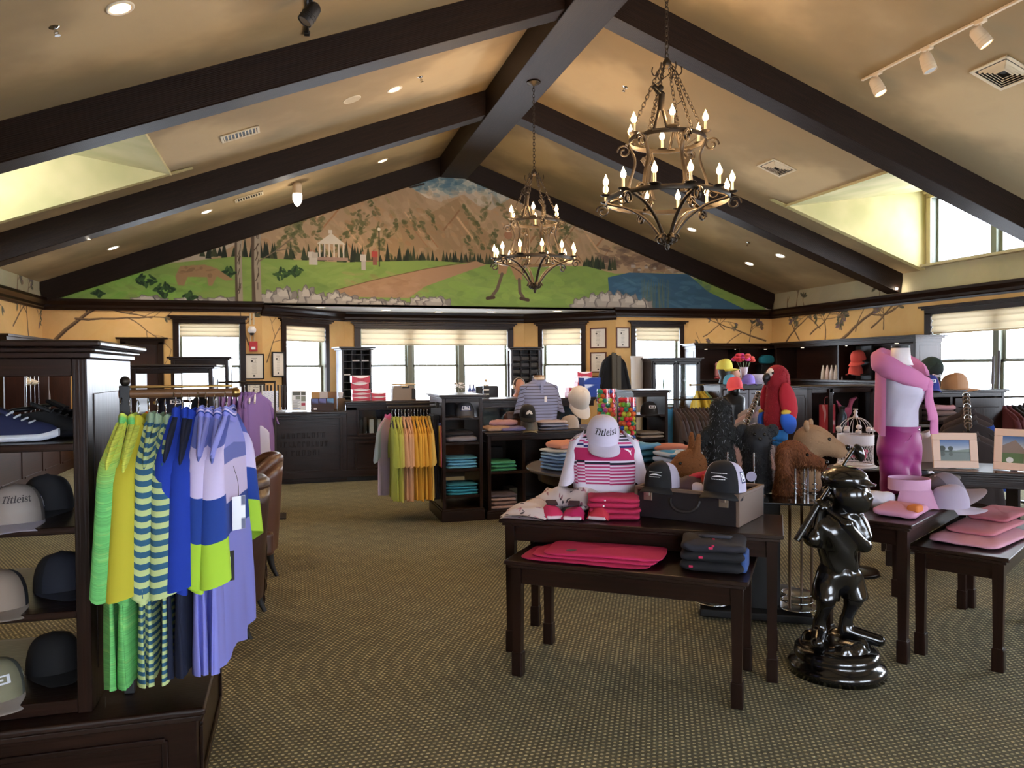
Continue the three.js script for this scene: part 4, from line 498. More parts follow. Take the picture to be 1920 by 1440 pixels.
// ================================================================ left foreground: display cabinet with the shirt rail
{
  const t = thing('display_cabinet', 'tall dark wood cabinet with open shelves of shoes and caps, nearest at left', 'cabinet', [-1.34, 0, -3.24]);
  const w = 1.34, d = 0.72, h = 1.655, y0 = 0.4;                     // upper case, front face at z = 0.36
  part(t, 'platform', M(rbox(1.85, 0.03, 0.98, 0.11, y0 - 0.015, -0.055, 0.012), rbox(1.82, 0.02, 0.95, 0.11, y0 - 0.04, -0.055)), WOODTOP);
  part(t, 'base', rbox(1.78, 0.33, 0.9, 0.11, 0.185, -0.055), WOOD); part(t, 'toe_kick', box(1.72, 0.05, 0.84, 0.11, 0.025, -0.055), BLACK);
  const fr = (x0, x1, ya, yb, z) => M(rbox(x1 - x0, 0.02, 0.012, (x0 + x1) / 2, yb, z), rbox(x1 - x0, 0.02, 0.012, (x0 + x1) / 2, ya, z), rbox(0.02, yb - ya, 0.012, x0, (ya + yb) / 2, z), rbox(0.02, yb - ya, 0.012, x1, (ya + yb) / 2, z));
  part(t, 'moulding', fr(0.2, 0.9, 0.09, 0.29, 0.402), WOOD); part(t, 'moulding', fr(-0.7, 0.08, 0.09, 0.29, 0.402), WOOD); part(t, 'moulding', at(fr(-0.36, 0.36, 0.09, 0.29, 0.0), 1.006, 0, -0.055, 0, Math.PI / 2), WOOD);
  for (const s of [-1, 1]) part(t, 'side_panel', M(rbox(0.045, h - y0 - 0.06, d, s * (w / 2 - 0.0225), (h + y0 - 0.06) / 2, 0), rbox(0.006, h - y0 - 0.3, d - 0.16, s * (w / 2 + 0.001), (h + y0) / 2 - 0.03, 0)), WOOD);
  for (const y of [1.31, 1.03, 0.745]) part(t, 'shelf', rbox(w - 0.09, 0.026, d - 0.02, 0, y - 0.013, -0.004), WOOD);
  part(t, 'bottom_board', rbox(w - 0.09, 0.045, d - 0.01, 0, 0.425, 0), WOOD); part(t, 'header', M(rbox(w - 0.09, 0.06, 0.045, 0, 1.565, d / 2 - 0.0225)), WOOD);
  part(t, 'crown', M(rbox(w + 0.03, 0.02, d + 0.03, 0, 1.605, 0), rbox(w + 0.065, 0.018, d + 0.065, 0, 1.622, 0, 0.008), rbox(w + 0.11, 0.022, d + 0.11, 0, 1.643, 0, 0.008)), WOOD);
  // rail and its upright
  const rl = thing('clothes_rail', 'wood and brass rail with ball finials jutting from the left cabinet', 'clothes rail', [-0.58, 0.4, -3.02]);
  part(rl, 'upright', rbox(0.035, 1.1, 0.035, 0, 0.55, 0), BLACK); part(rl, 'finial', sph(0.018, 0, 1.115, 0), IRON); part(rl, 'rail', at(cyl(0.016, 0.016, 0.38, 0, 0, 0, 14), 0.17, 1.07, 0, 0, 0, Math.PI / 2), mat('#6b4a30', 0.35)); part(rl, 'rail_top', at(cyl(0.005, 0.005, 0.38, 0, 0, 0, 8), 0.17, 1.094, 0, 0, 0, Math.PI / 2), BRASS); part(rl, 'finial', sph(0.018, 0.37, 1.07, 0), BRASS); part(rl, 'brace', at(box(0.02, 0.02, 0.32, 0, 0, 0), 0.36, 1.075, -0.16), mat('#6b4a30', 0.35));
  const G = 'shirts on the near left rail', lime = knit(canvasTex(64, 512, (c, W, H) => { const r = rng(3); for (let y = 0; y < H; y++) { const t = y / H, k = 0.9 + 0.2 * r(); const col = mixc([196, 205, 84], [104, 186, 104], sstep(0.12, 0.42, t)); c.fillStyle = `rgb(${col.map((q) => Math.min(255, q * k) | 0)})`; c.fillRect(0, y, W, 1); } for (let i = 0; i < 160; i++) { c.globalAlpha = 0.25; c.fillStyle = ['#8fd67f', '#c3dd7a', '#55a552'][i % 3]; c.fillRect(r() * W, r() * H, 6 + r() * 20, 2 + r() * 6); } c.globalAlpha = 1; }));
  const limeY = cloth('#b8b02e'), strBody = knit(stripeTex(34, '#b9c98a', '#2a5a78')), strSl = knit(stripeTex(15, '#b9c98a', '#2a5a78')), blue = cloth('#1235a0'), navy = cloth('#0f1730');
  const lav = knit(bandTex([[0.5, '#7f82d2'], [0.13, '#173a8c'], [0.17, '#c4b8dc'], [0.07, '#5d67ad'], [0.13, '#8488cf']])), lavSl = knit(bandTex([[0.26, '#a3cc35'], [0.26, '#173a8c'], [0.3, '#c4b8dc'], [0.18, '#5d67ad']])), pale = cloth('#d9cfe6');
  // one shirt per hanger, spaced along the rail; the sleeve ends of each face the aisle
  const kinds = {}, rows = [['lime', lime, lime, 0, 2.62], ['lime', lime, lime, 0.025, 2.62], ['lime', lime, limeY, 0.05, 2.62], ['striped', strBody, strSl, 0.085, 2.62], ['striped', strBody, strSl, 0.112, 2.6], ['striped', strBody, strSl, 0.14, 2.6], ['blue', navy, blue, 0.172, 2.6], ['blue', navy, blue, 0.196, 2.6], ['blue', navy, blue, 0.22, 2.6], ['blocked', lav, lavSl, 0.25, 2.58], ['blocked', lav, lavSl, 0.278, 2.58], ['blocked', lav, lavSl, 0.308, 2.56], ['blocked', lav, lavSl, 0.345, 2.52]];
  const lab = { lime: 'lime green polo shirt from the left end of the near rail', striped: 'teal striped polo shirt on the near rail counting from the lime ones', blue: 'royal blue polo shirt on the near rail counting from the striped ones', blocked: 'lavender polo shirt with colour-block sleeves counting from the blue ones' };
  const geos = [shirtGeo({ w: 0.56, len: 0.86, t: 0.03, slv: 0.4, seed: 4, flare: 0.02, out: 0.04, st: 0.075 }), shirtGeo({ w: 0.55, len: 0.84, t: 0.03, slv: 0.42, seed: 9, flare: 0.03, out: 0.045, st: 0.045 }), shirtGeo({ w: 0.57, len: 0.85, t: 0.032, slv: 0.4, seed: 14, flare: 0.01, out: 0.05, st: 0.085 })];
  rows.forEach(([k, m, sm, x], i) => {
    const X = -0.575 + x, y = 1.385 - 0.004 * (i % 3) + (k === 'blue' || k === 'blocked' ? 0.018 : 0), ry = Math.PI / 2 + (i % 2 ? 0.06 : -0.04) + (i > 10 ? -0.06 * (i - 10) : 0), z = -3.0;
    kinds[k] = (kinds[k] ?? -1) + 1; hangShirt(ord(kinds[k]) + ' ' + lab[k], [X, y, z], ry, geos[i % 3], m, { sleeve: sm, collar: k === 'blue' ? blue : sm === limeY ? limeY : m }, k + ' polo shirts on the near rail');
    hanger('polished wooden hanger on the near left rail', [X - 0.012, y - 0.03, z], ry, HANGWOOD, 'hangers on the near left rail');
  });
  { const s = thing('swing_tag', 'white printed swing tag on the rightmost lavender polo shirt', 'tag', [-0.198, 1.04, -2.93], 0.7); part(s, 'card', rbox(0.055, 0.12, 0.002, 0, 0, 0), knit(canvasTex(128, 256, (c) => { c.fillStyle = '#eef0f6'; c.fillRect(0, 0, 128, 256); c.fillStyle = '#6a6f88'; for (let j = 0; j < 3; j++) for (let i = 0; i < 7; i++) c.fillRect(14 + i * 14 + (j === 1 ? 4 : 0), 84 + j * 28, 8, 6); }))); part(s, 'string', tube([[0, 0.06, 0], [-0.005, 0.11, 0.005], [-0.02, 0.17, 0]], 0.001, 6, 4), BLACK); }
  { const s = thing('swing_tag', 'black swing tag with a white mark below the printed tag', 'tag', [-0.215, 0.9, -2.72], 0.7); part(s, 'card', rbox(0.036, 0.1, 0.002, 0, 0, 0), BLACK); part(s, 'mark', rbox(0.014, 0.03, 0.001, -0.004, 0.016, 0.0018), WHITE); }
  // shoes and caps on the shelves
  shoe('navy canvas shoe with thick white sole on the top shelf of the left cabinet', [-0.945, 1.311, -3.02], 0.05, '#151b3e', '#dcdfe8', '#c9ccd6');
  shoe('black shoe behind the navy one on the top shelf', [-0.86, 1.311, -3.17], 0.3, '#19191b', '#26262a', '#303034'); shoe('black trainer deepest on the top shelf against its right side', [-0.87, 1.311, -3.4], -0.15, '#16171a', '#202024', '#2b2b2f'); shoe('black shoe lying at the back left of the top shelf', [-1.12, 1.311, -3.28], 0.12, '#1b1c1f', '#222226', '#333338');
  makeCap('pale grey cap with dark script lettering on the second shelf of the left cabinet', [-0.93, 1.034, -3.02], 0.32, { front: '#8f8580', back: '#6d6763', brim: '#a8a4b4', logo: scriptGrey, side: squareLogo, s: 1.05 });
  makeCap('dark cap behind the pale grey one on the second shelf', [-0.9, 1.034, -3.27], 0.1, { front: '#26262a', s: 1.05 });
  makeCap('beige cap with a small box label on the third shelf of the left cabinet', [-0.98, 0.749, -3.0], 0.35, { front: '#8d7d70', back: '#1e2028', brim: '#978a80', s: 1.05 }); makeCap('dark navy cap behind the beige one on the third shelf', [-0.84, 0.749, -3.2], 0.5, { front: '#1d202c', back: '#15161c', s: 1.1 });
  makeCap('khaki cap with black patch on the lowest shelf of the left cabinet', [-0.99, 0.452, -2.98], 0.4, { front: '#7d7a62', back: '#5d5f58', brim: '#a59a92', logo: boxLogo, side: boxLogo, s: 1.05 }); makeCap('black cap behind the khaki one on the lowest shelf', [-0.87, 0.452, -3.2], 0.4, { front: '#141416', s: 1.1 });
  one('glass_tag', 'small clear acrylic sign leaning at the foot of the left cabinet', 'sign', at(rbox(0.002, 0.07, 0.1, 0, 0.035, 0), 0, 0, 0, 0, 0.2), ACRYLIC, [-0.645, 0.401, -2.95]);
}

// ================================================================ left side behind the cabinet
const LEATHER = new THREE.MeshPhysicalMaterial({ color: new THREE.Color('#38211a'), roughness: 0.42, clearcoat: 0.25, clearcoatRoughness: 0.35, bumpMap: dataTex(256, 256, (u, v) => { const g = 255 * fbm(u, v, 24, 24, 71, 3); return [g, g, g]; }, false, 0.3, 0.3), bumpScale: 0.0012, side: THREE.DoubleSide });
const LEATHER2 = new THREE.MeshPhysicalMaterial({ color: new THREE.Color('#573627'), roughness: 0.4, clearcoat: 0.3, clearcoatRoughness: 0.3, side: THREE.DoubleSide });
function clubChair(label, p, ry, m) {                      // sitter faces +z
  const c = thing('club_chair', label, 'chair', p, ry), w = 0.68;
  const shell = (k) => grid(40, 12, (u, v) => { const a = lerp(-0.16, 1.16, u) * Math.PI, s = Math.sin(a), q = v * 2, out = q <= 1 ? 1 : 0.76, h = q <= 1 ? q : 2 - q, back = sstep(0.1, 0.9, Math.max(0, s)), top = lerp(0.66, 0.86, back); return [-Math.cos(a) * (w / 2) * out, lerp(0.17, top, h), -s * 0.36 * out - 0.05 * h * back + 0.02]; });
  part(c, 'backrest', shell(), m); part(c, 'rim', tube([...Array(25)].map((_, i) => { const a = lerp(-0.16, 1.16, i / 24) * Math.PI, s = Math.sin(a), back = sstep(0.1, 0.9, Math.max(0, s)); return [-Math.cos(a) * w * 0.44, lerp(0.66, 0.86, back), -s * 0.317 - 0.05 * back + 0.02]; }), 0.046, 48, 8), m);
  for (const s of [-1, 1]) part(c, 'arm_front', soft(0.09, 0.52, 0.05, s * 0.3, 0.42, 0.2, 0.02), m);
  part(c, 'seat', soft(0.5, 0.16, 0.52, 0, 0.4, 0.0, 0.05), m); part(c, 'base', soft(0.6, 0.18, 0.54, 0, 0.25, -0.02, 0.03), m);
  const nails = []; for (const s of [-1, 1]) for (let i = 0; i < 18; i++) nails.push(sph(0.006, s * 0.335, 0.2 + i * 0.025, 0.226, 1, 1, 0.5, 6)); part(c, 'nail_heads', M(nails), BRASS);
  for (const sx of [-1, 1]) for (const sz of [-1, 1]) { const g = grid(8, 6, (u, v) => { const a = u * 6.283, y = 0.19 * v, o = (1 - v) * (1 - v) * 0.05 * (sz < 0 ? -1 : 0.4), r = lerp(0.016, 0.03, v); return [Math.cos(a) * r, y, Math.sin(a) * r + o]; }, true); part(c, 'leg', at(g, sx * 0.26, 0, sz * 0.24 - 0.02), BLACK); }
  return c;
}
clubChair('brown leather tub chair with sabre legs directly behind the near shirt rail', [-0.54, 0, -4.98], -Math.PI / 2 - 0.12, LEATHER);
clubChair('brown leather tub chair with nail-head trim beyond the small side table', [-0.48, 0, -6.3], -Math.PI / 2 + 0.1, LEATHER2);
{
  const t = thing('side_table', 'small dark side table with turned legs between the leather chairs', 'table', [-0.42, 0, -5.55]); part(t, 'tabletop', M(rbox(0.48, 0.025, 0.42, 0, 0.642, 0, 0.008)), WOODTOP); part(t, 'apron', rbox(0.42, 0.06, 0.36, 0, 0.6, 0), WOOD);
  const lg = lathe([[0.001, 0], [0.014, 0], [0.018, 0.03], [0.012, 0.06], [0.02, 0.1], [0.02, 0.16], [0.013, 0.18], [0.022, 0.3], [0.014, 0.44], [0.022, 0.48], [0.022, 0.6], [0.001, 0.6]], 12); for (const sx of [-1, 1]) for (const sz of [-1, 1]) part(t, 'leg', lg, WOOD).position.set(sx * 0.2, 0, sz * 0.17);
  for (const s of [-1, 1]) { part(t, 'stretcher', rbox(0.38, 0.03, 0.03, 0, 0.13, s * 0.17), WOOD); part(t, 'stretcher', rbox(0.03, 0.03, 0.32, s * 0.2, 0.13, 0), WOOD); }
  const f = thing('bronze_golfer', 'dark bronze figurine of a stooping golfer on the side table', 'figurine', [-0.45, 0.655, -5.5], 0.5), P = (x, y, z) => [x, y, z];
  part(f, 'figure', solid((x, y, z) => { const p = [x, y, z]; let d = cap(p, P(-0.03, 0.03, 0.04), P(-0.02, 0.12, 0.02), 0.018, 0.024); d = smin(d, cap(p, P(0.03, 0.03, -0.03), P(0.02, 0.12, -0.02), 0.018, 0.024), 0.02); d = smin(d, cap(p, P(-0.02, 0.12, 0.02), P(0, 0.21, 0), 0.024, 0.03), 0.03); d = smin(d, cap(p, P(0.02, 0.12, -0.02), P(0, 0.21, 0), 0.024, 0.03), 0.03); d = smin(d, cap(p, P(0, 0.21, 0), P(0.06, 0.33, 0), 0.036, 0.045), 0.03); d = smin(d, cap(p, P(0.06, 0.33, 0.04), P(0.11, 0.24, 0.03), 0.018, 0.014), 0.015); d = smin(d, cap(p, P(0.06, 0.33, -0.04), P(0.11, 0.24, 0.02), 0.018, 0.014), 0.015); d = smin(d, ell(p, P(0.1, 0.385, 0), [0.033, 0.038, 0.032]), 0.02); return smin(d, ell(p, P(0.12, 0.41, 0), [0.045, 0.016, 0.04]), 0.012); }, [0.03, 0.22, 0, 0.27], 64), mat('#1c1a18', 0.35, 0.6));
  part(f, 'base', lathe([[0.001, 0.03], [0.08, 0.03], [0.09, 0.015], [0.095, 0], [0.001, 0]], 20), mat('#1c1a18', 0.35, 0.6)); part(f, 'club', rod([0.11, 0.24, 0.025], [0.14, 0.03, 0.06], 0.004), BRASS);
}
shelfUnit('dark open cabinet with caps behind the near left rail', [-0.965, 0, -7.12], 0, 0.62, 0.5, 1.605, [1.2, 0.9, 0.6, 0.3], { header: 0.045 });
shelfUnit('taller dark open cabinet in front of the left window', [-0.95, 0, -8.9], 0, 0.56, 0.5, 1.7, [1.25, 0.9, 0.55], { header: 0.06 });
makeCap('navy cap with white badge on the top shelf of the cabinet behind the rail', [-1.0, 1.202, -7.02], 0.5, { front: '#141a30', logo: boxLogo, s: 1.25 }); makeCap('dark cap at the right of the shelf under the navy cap', [-0.76, 1.202, -7.15], 0.8, { front: '#17181c', s: 1.15 });
folded('folded_shirt', 'folded red and pale shirt on the second shelf of the cabinet behind the rail', 'shirt', [-0.98, 0.902, -7.05], 0.1, [0.28, 0.12, 0.24], cloth('#c9a7b4')); folded('folded_towel', 'orange towel standing on the second shelf behind the rail', 'towel', [-1.18, 0.902, -7.0], 0, [0.09, 0.27, 0.2], cloth('#c9651a'));
// purple shirts on a front rail
{
  const rl = thing('clothes_rail', 'dark rail holding purple shirts in front of the left window', 'clothes rail', [-0.36, 0, -8.5]); part(rl, 'rail', at(cyl(0.012, 0.012, 0.62, 0, 0, 0, 10), -0.14, 1.43, 0, 0, 0, Math.PI / 2), IRON); part(rl, 'bracket', M(rbox(0.02, 0.02, 0.2, -0.3, 1.43, -0.1), rbox(0.02, 1.43, 0.02, 0.16, 0.715, 0), rbox(0.2, 0.02, 0.3, 0.16, 0.01, 0)), IRON);
  const g1 = shirtGeo({ w: 0.48, len: 0.64, t: 0.045, slv: 0.2, seed: 21, out: 0.06 }), g2 = shirtGeo({ w: 0.48, len: 0.66, t: 0.05, slv: 0.2, seed: 25, out: 0.07 }), pu = cloth('#7d5f9c'), pu2 = cloth('#8f70ae');
  for (let i = 0; i < 8; i++) { const x = -0.75 + i * 0.052; hangShirt(ord(i) + ' purple polo shirt from the left on the rail before the left window', [x, 1.31, -8.5], Math.PI / 2 - (i > 5 ? 0.35 * (i - 5) : 0), i % 2 ? g1 : g2, i === 7 ? pu2 : pu, {}, 'purple polo shirts'); hanger('white hanger of a purple shirt before the left window', [x - 0.01, 1.3, -8.5], Math.PI / 2, WHITE, 'hangers of the purple shirts'); }
  const wg = shirtGeo({ w: 0.3, len: 0.6, t: 0.08, slv: 0.1, seed: 31, out: 0 }); one('white_trousers', 'white trousers hanging under the purple shirts', 'trousers', wg.body, cloth('#d8d6ec'), [-0.4, 0.98, -8.52], 0.2);
}
// shoe display along the left wall, seen through the near cabinet
{
  const o = thing('shoe_display', 'red-brown wall unit of shoe shelves along the left wall', 'shelf unit', [-3.75, 0, -12.6]);
  part(o, 'base', M(rbox(0.56, 0.86, 7.0, 0.02, 0.43, 1.9), rbox(0.6, 0.035, 7.04, 0.02, 0.878, 1.9)), REDWOOD); for (let i = 0; i < 8; i++) part(o, 'panel', M(rbox(0.012, 0.6, 0.03, 0.305, 0.45, -1.45 + i * 0.86), rbox(0.012, 0.03, 0.7, 0.305, 0.15, -1.05 + i * 0.86), rbox(0.012, 0.03, 0.7, 0.305, 0.75, -1.05 + i * 0.86)), REDWOOD);
  part(o, 'back_panel', rbox(0.03, 1.1, 3.1, -0.26, 1.44, 0), REDWOOD); for (const z of [-1.5, -0.35, 0.72, 1.5]) part(o, 'upright', rbox(0.46, 1.1, 0.05, 0.0, 1.44, z), z === 1.5 ? WOOD : REDWOOD);
  part(o, 'crown', M(rbox(0.54, 0.05, 3.14, 0.02, 1.98, 0), rbox(0.6, 0.03, 3.2, 0.02, 2.02, 0)), WOOD); for (const y of [1.36, 1.62, 1.84]) part(o, 'shelf', rbox(0.3, 0.012, 1.0, -0.02, y, 0.2), ACRYLIC); part(o, 'rod', M([...Array(6)].map((_, i) => cyl(0.006, 0.006, 1.05, 0.12, 1.43, -0.25 + i * 0.18, 6))), CHROME);
  const l = new THREE.RectAreaLight(MID, 6, 0.2, 2.6); l.position.set(-3.7, 1.93, -12.6); l.rotation.set(-Math.PI / 2, 0, 0); scene.add(l);
  part(o, 'lamp_strip', rbox(0.2, 0.012, 2.6, 0.05, 1.95, 0), new THREE.MeshStandardMaterial({ color: '#fff', emissive: new THREE.Color(1, 0.72, 0.42), emissiveIntensity: 2 }));
  for (let i = 0; i < 3; i++) for (let j = 0; j < 2; j++) shoe(['white golf shoe on the upper glass shelf of the wall unit', 'white golf shoe on the lower glass shelf of the wall unit'][j], [-3.72, [1.628, 1.368][j], -12.1 - i * 0.3], -0.25, '#d9cfc4', '#e9e6e0', '#ffffff', 'white shoes on the glass shelves');
  makeCap('dark cap hung in the right bay of the wall unit', [-3.78, 1.55, -13.35], 0.9, { front: '#1b1b20', s: 1.3 }, undefined, 0.5); folded('folded_shirt', 'white shirt with a red print in the right bay of the wall unit', 'shirt', [-3.78, 0.9, -13.35], 0.6, [0.3, 0.5, 0.2], cloth('#cfd0d6'));
}
// ================================================================ the counter and what stands on it
{
  const c = thing('service_counter', 'long dark wood service counter with a carved front under the bay windows', 'counter', [1.75, 0, -10.9]), Lx = -3.35, Mx = -1.06, Rx = 2.6;
  const wlo = Mx - Lx, whi = Rx - Mx;
  part(c, 'low_body', rbox(wlo, 0.93, 0.6, (Lx + Mx) / 2, 0.485, -0.31), WOOD); part(c, 'low_top', M(rbox(wlo + 0.02, 0.03, 0.68, (Lx + Mx) / 2, 0.968, -0.3, 0.008), rbox(wlo, 0.02, 0.64, (Lx + Mx) / 2, 0.943, -0.3)), WOODTOP); part(c, 'toe_kick', box(Rx - Lx, 0.07, 0.58, (Rx + Lx) / 2, 0.035, -0.34), BLACK);
  const fr = (x0, x1, y0, y1, t = 0.035) => M(rbox(x1 - x0, t, 0.02, (x0 + x1) / 2, y1, 0.0), rbox(x1 - x0, t, 0.02, (x0 + x1) / 2, y0, 0.0), rbox(t, y1 - y0, 0.02, x0, (y0 + y1) / 2, 0.0), rbox(t, y1 - y0, 0.02, x1, (y0 + y1) / 2, 0.0));
  part(c, 'panel_moulding', fr(-2.14, -1.14, 0.16, 0.9), WOOD); part(c, 'panel_moulding', fr(-3.3, -2.24, 0.16, 0.9), WOOD); part(c, 'skirting', rbox(Rx - Lx, 0.09, 0.03, (Rx + Lx) / 2, 0.115, 0.0), WOOD);
  // three rows of worn carved letters, too dark to read
  const r = rng(8), cv = []; for (const [y, n, w] of [[0.66, 9, 0.6], [0.54, 11, 0.66], [0.42, 7, 0.5]]) for (let i = 0; i < n; i++) { const x = -1.64 - w / 2 + (i + 0.5) * w / n, bw = w / n * 0.62; cv.push(rbox(bw * 0.3, 0.07, 0.008, x - bw * 0.3, y, -0.006)); if (r() < 0.8) cv.push(rbox(bw, 0.018, 0.008, x, y + (r() < 0.5 ? 0.028 : -0.028), -0.006)); if (r() < 0.5) cv.push(rbox(bw * 0.28, 0.06, 0.008, x + bw * 0.3, y, -0.006)); } part(c, 'carving', M(cv), WOOD, 'worn carved lettering');
  // high part: plinth, glazed niche, panels
  part(c, 'high_body', M(rbox(whi, 0.58, 0.6, (Mx + Rx) / 2, 0.36, -0.31), rbox(whi, 0.1, 0.6, (Mx + Rx) / 2, 1.035, -0.31), rbox(0.14, 0.4, 0.6, Mx + 0.07, 0.83, -0.31), rbox(whi, 0.4, 0.05, (Mx + Rx) / 2, 0.83, -0.58), ...[0.0, 1.0, 2.0].map((k) => rbox(0.08, 0.4, 0.5, Mx + 0.9 + k * 0.95, 0.83, -0.31))), WOOD);
  part(c, 'high_top', M(rbox(whi + 0.05, 0.03, 0.72, (Mx + Rx) / 2, 1.1, -0.31, 0.008), rbox(whi + 0.02, 0.02, 0.66, (Mx + Rx) / 2, 1.075, -0.31)), WOODTOP); part(c, 'rail_moulding', rbox(whi, 0.03, 0.03, (Mx + Rx) / 2, 0.6, 0.0), WOOD);
  for (let k = 0; k < 3; k++) part(c, 'panel_moulding', fr(Mx + 0.12 + k * 1.1, Mx + 1.06 + k * 1.1, 0.18, 0.54), WOOD); part(c, 'glass_front', rbox(whi - 0.2, 0.37, 0.006, (Mx + Rx) / 2 + 0.05, 0.83, -0.03), ACRYLIC); part(c, 'niche_frame', fr(Mx + 0.15, Mx + 0.86, 0.65, 1.0, 0.03), WOOD);
  [[0.89, '#2b3038'], [0.95, '#23282f'], [1.04, '#dfe6ea'], [1.1, '#3a4a4c'], [1.15, '#cfd8dc'], [1.24, '#22262c'], [1.33, '#2d3a3c']].forEach(([x, col], i) => one('boxed_gift', ['dark', 'black', 'white', 'green', 'pale', 'charcoal', 'deep green'][i] + ' narrow carton standing behind the counter glass', 'carton', rbox(0.04 + 0.01 * (i % 3), 0.2 + 0.03 * (i % 2), 0.12, 0, (0.2 + 0.03 * (i % 2)) / 2, 0), mat(col, 0.5), [x, 0.65, -11.1]));
}
const c0 = scene.children.length;
// golf ball cartons, red with a white swoosh
const cartonTex = canvasTex(256, 96, (c) => { c.fillStyle = '#c0213f'; c.fillRect(0, 0, 256, 96); c.fillStyle = '#f3e9ec'; c.beginPath(); c.moveTo(0, 0); c.quadraticCurveTo(128, 70, 256, 0); c.fill(); c.fillStyle = '#8a1830'; for (let i = 0; i < 6; i++) c.fillRect(84 + i * 15, 54, 10, 12); c.fillStyle = '#e9c3cc'; c.beginPath(); c.moveTo(40, 96); c.quadraticCurveTo(128, 66, 216, 96); c.fill(); });
const cartonMat = new THREE.MeshStandardMaterial({ map: cartonTex, roughness: 0.35 }), cartonSide = mat('#b02340', 0.4);
const carton = (label, x, y, z, w, h, ry, group) => { const o = thing('ball_carton', label, 'box', [x, y, z], ry, group), g = new THREE.PlaneGeometry(w, h); part(o, 'box', rbox(w, h, 0.2, 0, h / 2, 0, 0.002), cartonSide); part(o, 'printed_face', at(clean(g), 0, h / 2, 0.1012), cartonMat); };
{ const G = 'red ball cartons at the left end of the high counter'; let y = 1.116; [['lowest', 0.052], ['second lowest', 0.052], ['middle', 0.055], ['fourth', 0.095], ['topmost', 0.1]].forEach(([n, h], i) => { carton(`red and white ball carton, ${n} of the tall stack on the left counter end`, 0.87 - (i > 2 ? 0.01 : 0), y, -10.72, 0.25, h - 0.002, [0.04, -0.03, 0.05, -0.08, 0.06][i], G); y += h; }); y = 1.116; ['lower', 'upper'].forEach((n) => { carton(`red and white ball carton, ${n} of the short stack beside the tall one`, 1.1, y, -10.71, 0.2, 0.053, 0.02, G); y += 0.055; }); }
{ const G = 'red ball cartons at the right end of the high counter', L = (n) => `red ball carton, ${n} of the pile behind the white cap on its stand`; [[3.96, 0, 'bottom left'], [4.2, 0, 'bottom right'], [3.97, 0.074, 'second row left'], [4.2, 0.074, 'second row right'], [4.1, 0.148, 'third layer'], [4.11, 0.225, 'fourth layer'], [4.1, 0.305, 'topmost']].forEach(([x, y, n], i) => carton(L(n), x, 1.116 + y, -10.72, 0.232, i < 4 ? 0.072 : 0.076, 0, G)); }
{ const t = thing('cash_register', 'tan cash register back with a cut-out handle on the high counter', 'cash register', [1.45, 1.116, -10.8]); part(t, 'casing', extrude([[-0.16, 0], [0.16, 0], [0.16, 0.14], [0.1, 0.2], [-0.14, 0.2], [-0.16, 0.16]], 0.2, 0.004), mat('#8d7f72', 0.6)); part(t, 'hood', M(rbox(0.33, 0.02, 0.24, 0, 0.222, 0.1), rbox(0.1, 0.02, 0.02, 0.0, 0.2, 0.215)), mat('#c6ad86', 0.6)); part(t, 'handle', rbox(0.1, 0.03, 0.01, 0.02, 0.185, 0.21), BLACK); part(t, 'side', rbox(0.05, 0.15, 0.01, 0.13, 0.09, 0.212), BLACK); }
{ const t = thing('flower_pot', 'white flowers in a pot on the high counter', 'flowers', [2.26, 1.116, -10.8]), r = rng(4), f = []; part(t, 'pot', lathe([[0.001, 0], [0.04, 0], [0.05, 0.09], [0.046, 0.09], [0.001, 0.02]], 16), WHITE); for (let i = 0; i < 26; i++) f.push(sph(0.018, (r() - 0.5) * 0.16, 0.13 + r() * 0.1, (r() - 0.5) * 0.12, 1, 0.6, 1, 7)); part(t, 'blossom', M(f), WHITE); part(t, 'stem', M([...Array(8)].map(() => rod([(r() - 0.5) * 0.03, 0.05, 0], [(r() - 0.5) * 0.14, 0.16, (r() - 0.5) * 0.08], 0.003))), mat('#5c6656', 0.7)); }
{ const b = lathe([[0.001, 0], [0.026, 0], [0.028, 0.02], [0.028, 0.13], [0.012, 0.17], [0.012, 0.2], [0.001, 0.2]], 14); [[2.4, 'left'], [2.455, 'right']].forEach(([x, n]) => { const t = thing('water_bottle', `clear blue water bottle on the high counter, ${n} of two`, 'bottle', [x, 1.116, -10.75]); part(t, 'bottle', b, mat('#5b6aa8', 0.15)); part(t, 'label', cyl(0.0286, 0.0286, 0.06, 0, 0.08, 0, 14, true), mat('#a9b4d8', 0.5)); part(t, 'lid', cyl(0.013, 0.013, 0.015, 0, 0.207, 0, 10), WHITE); }); }
{ const t = thing('ball_display', 'black tiered ball display with a light knob on the high counter', 'display stand', [2.63, 1.116, -10.72]); for (let i = 0; i < 3; i++) { part(t, 'tier', rbox(0.09, 0.05, 0.07, 0, 0.028 + i * 0.066, 0), BLACK); part(t, 'card', rbox(0.08, 0.016, 0.06, 0, 0.06 + i * 0.066, 0.004), WHITE); } part(t, 'post', cyl(0.005, 0.005, 0.05, 0, 0.22, 0, 8), BRASS); part(t, 'knob', sph(0.022, 0, 0.26, 0), mat('#c9b59b', 0.5)); }
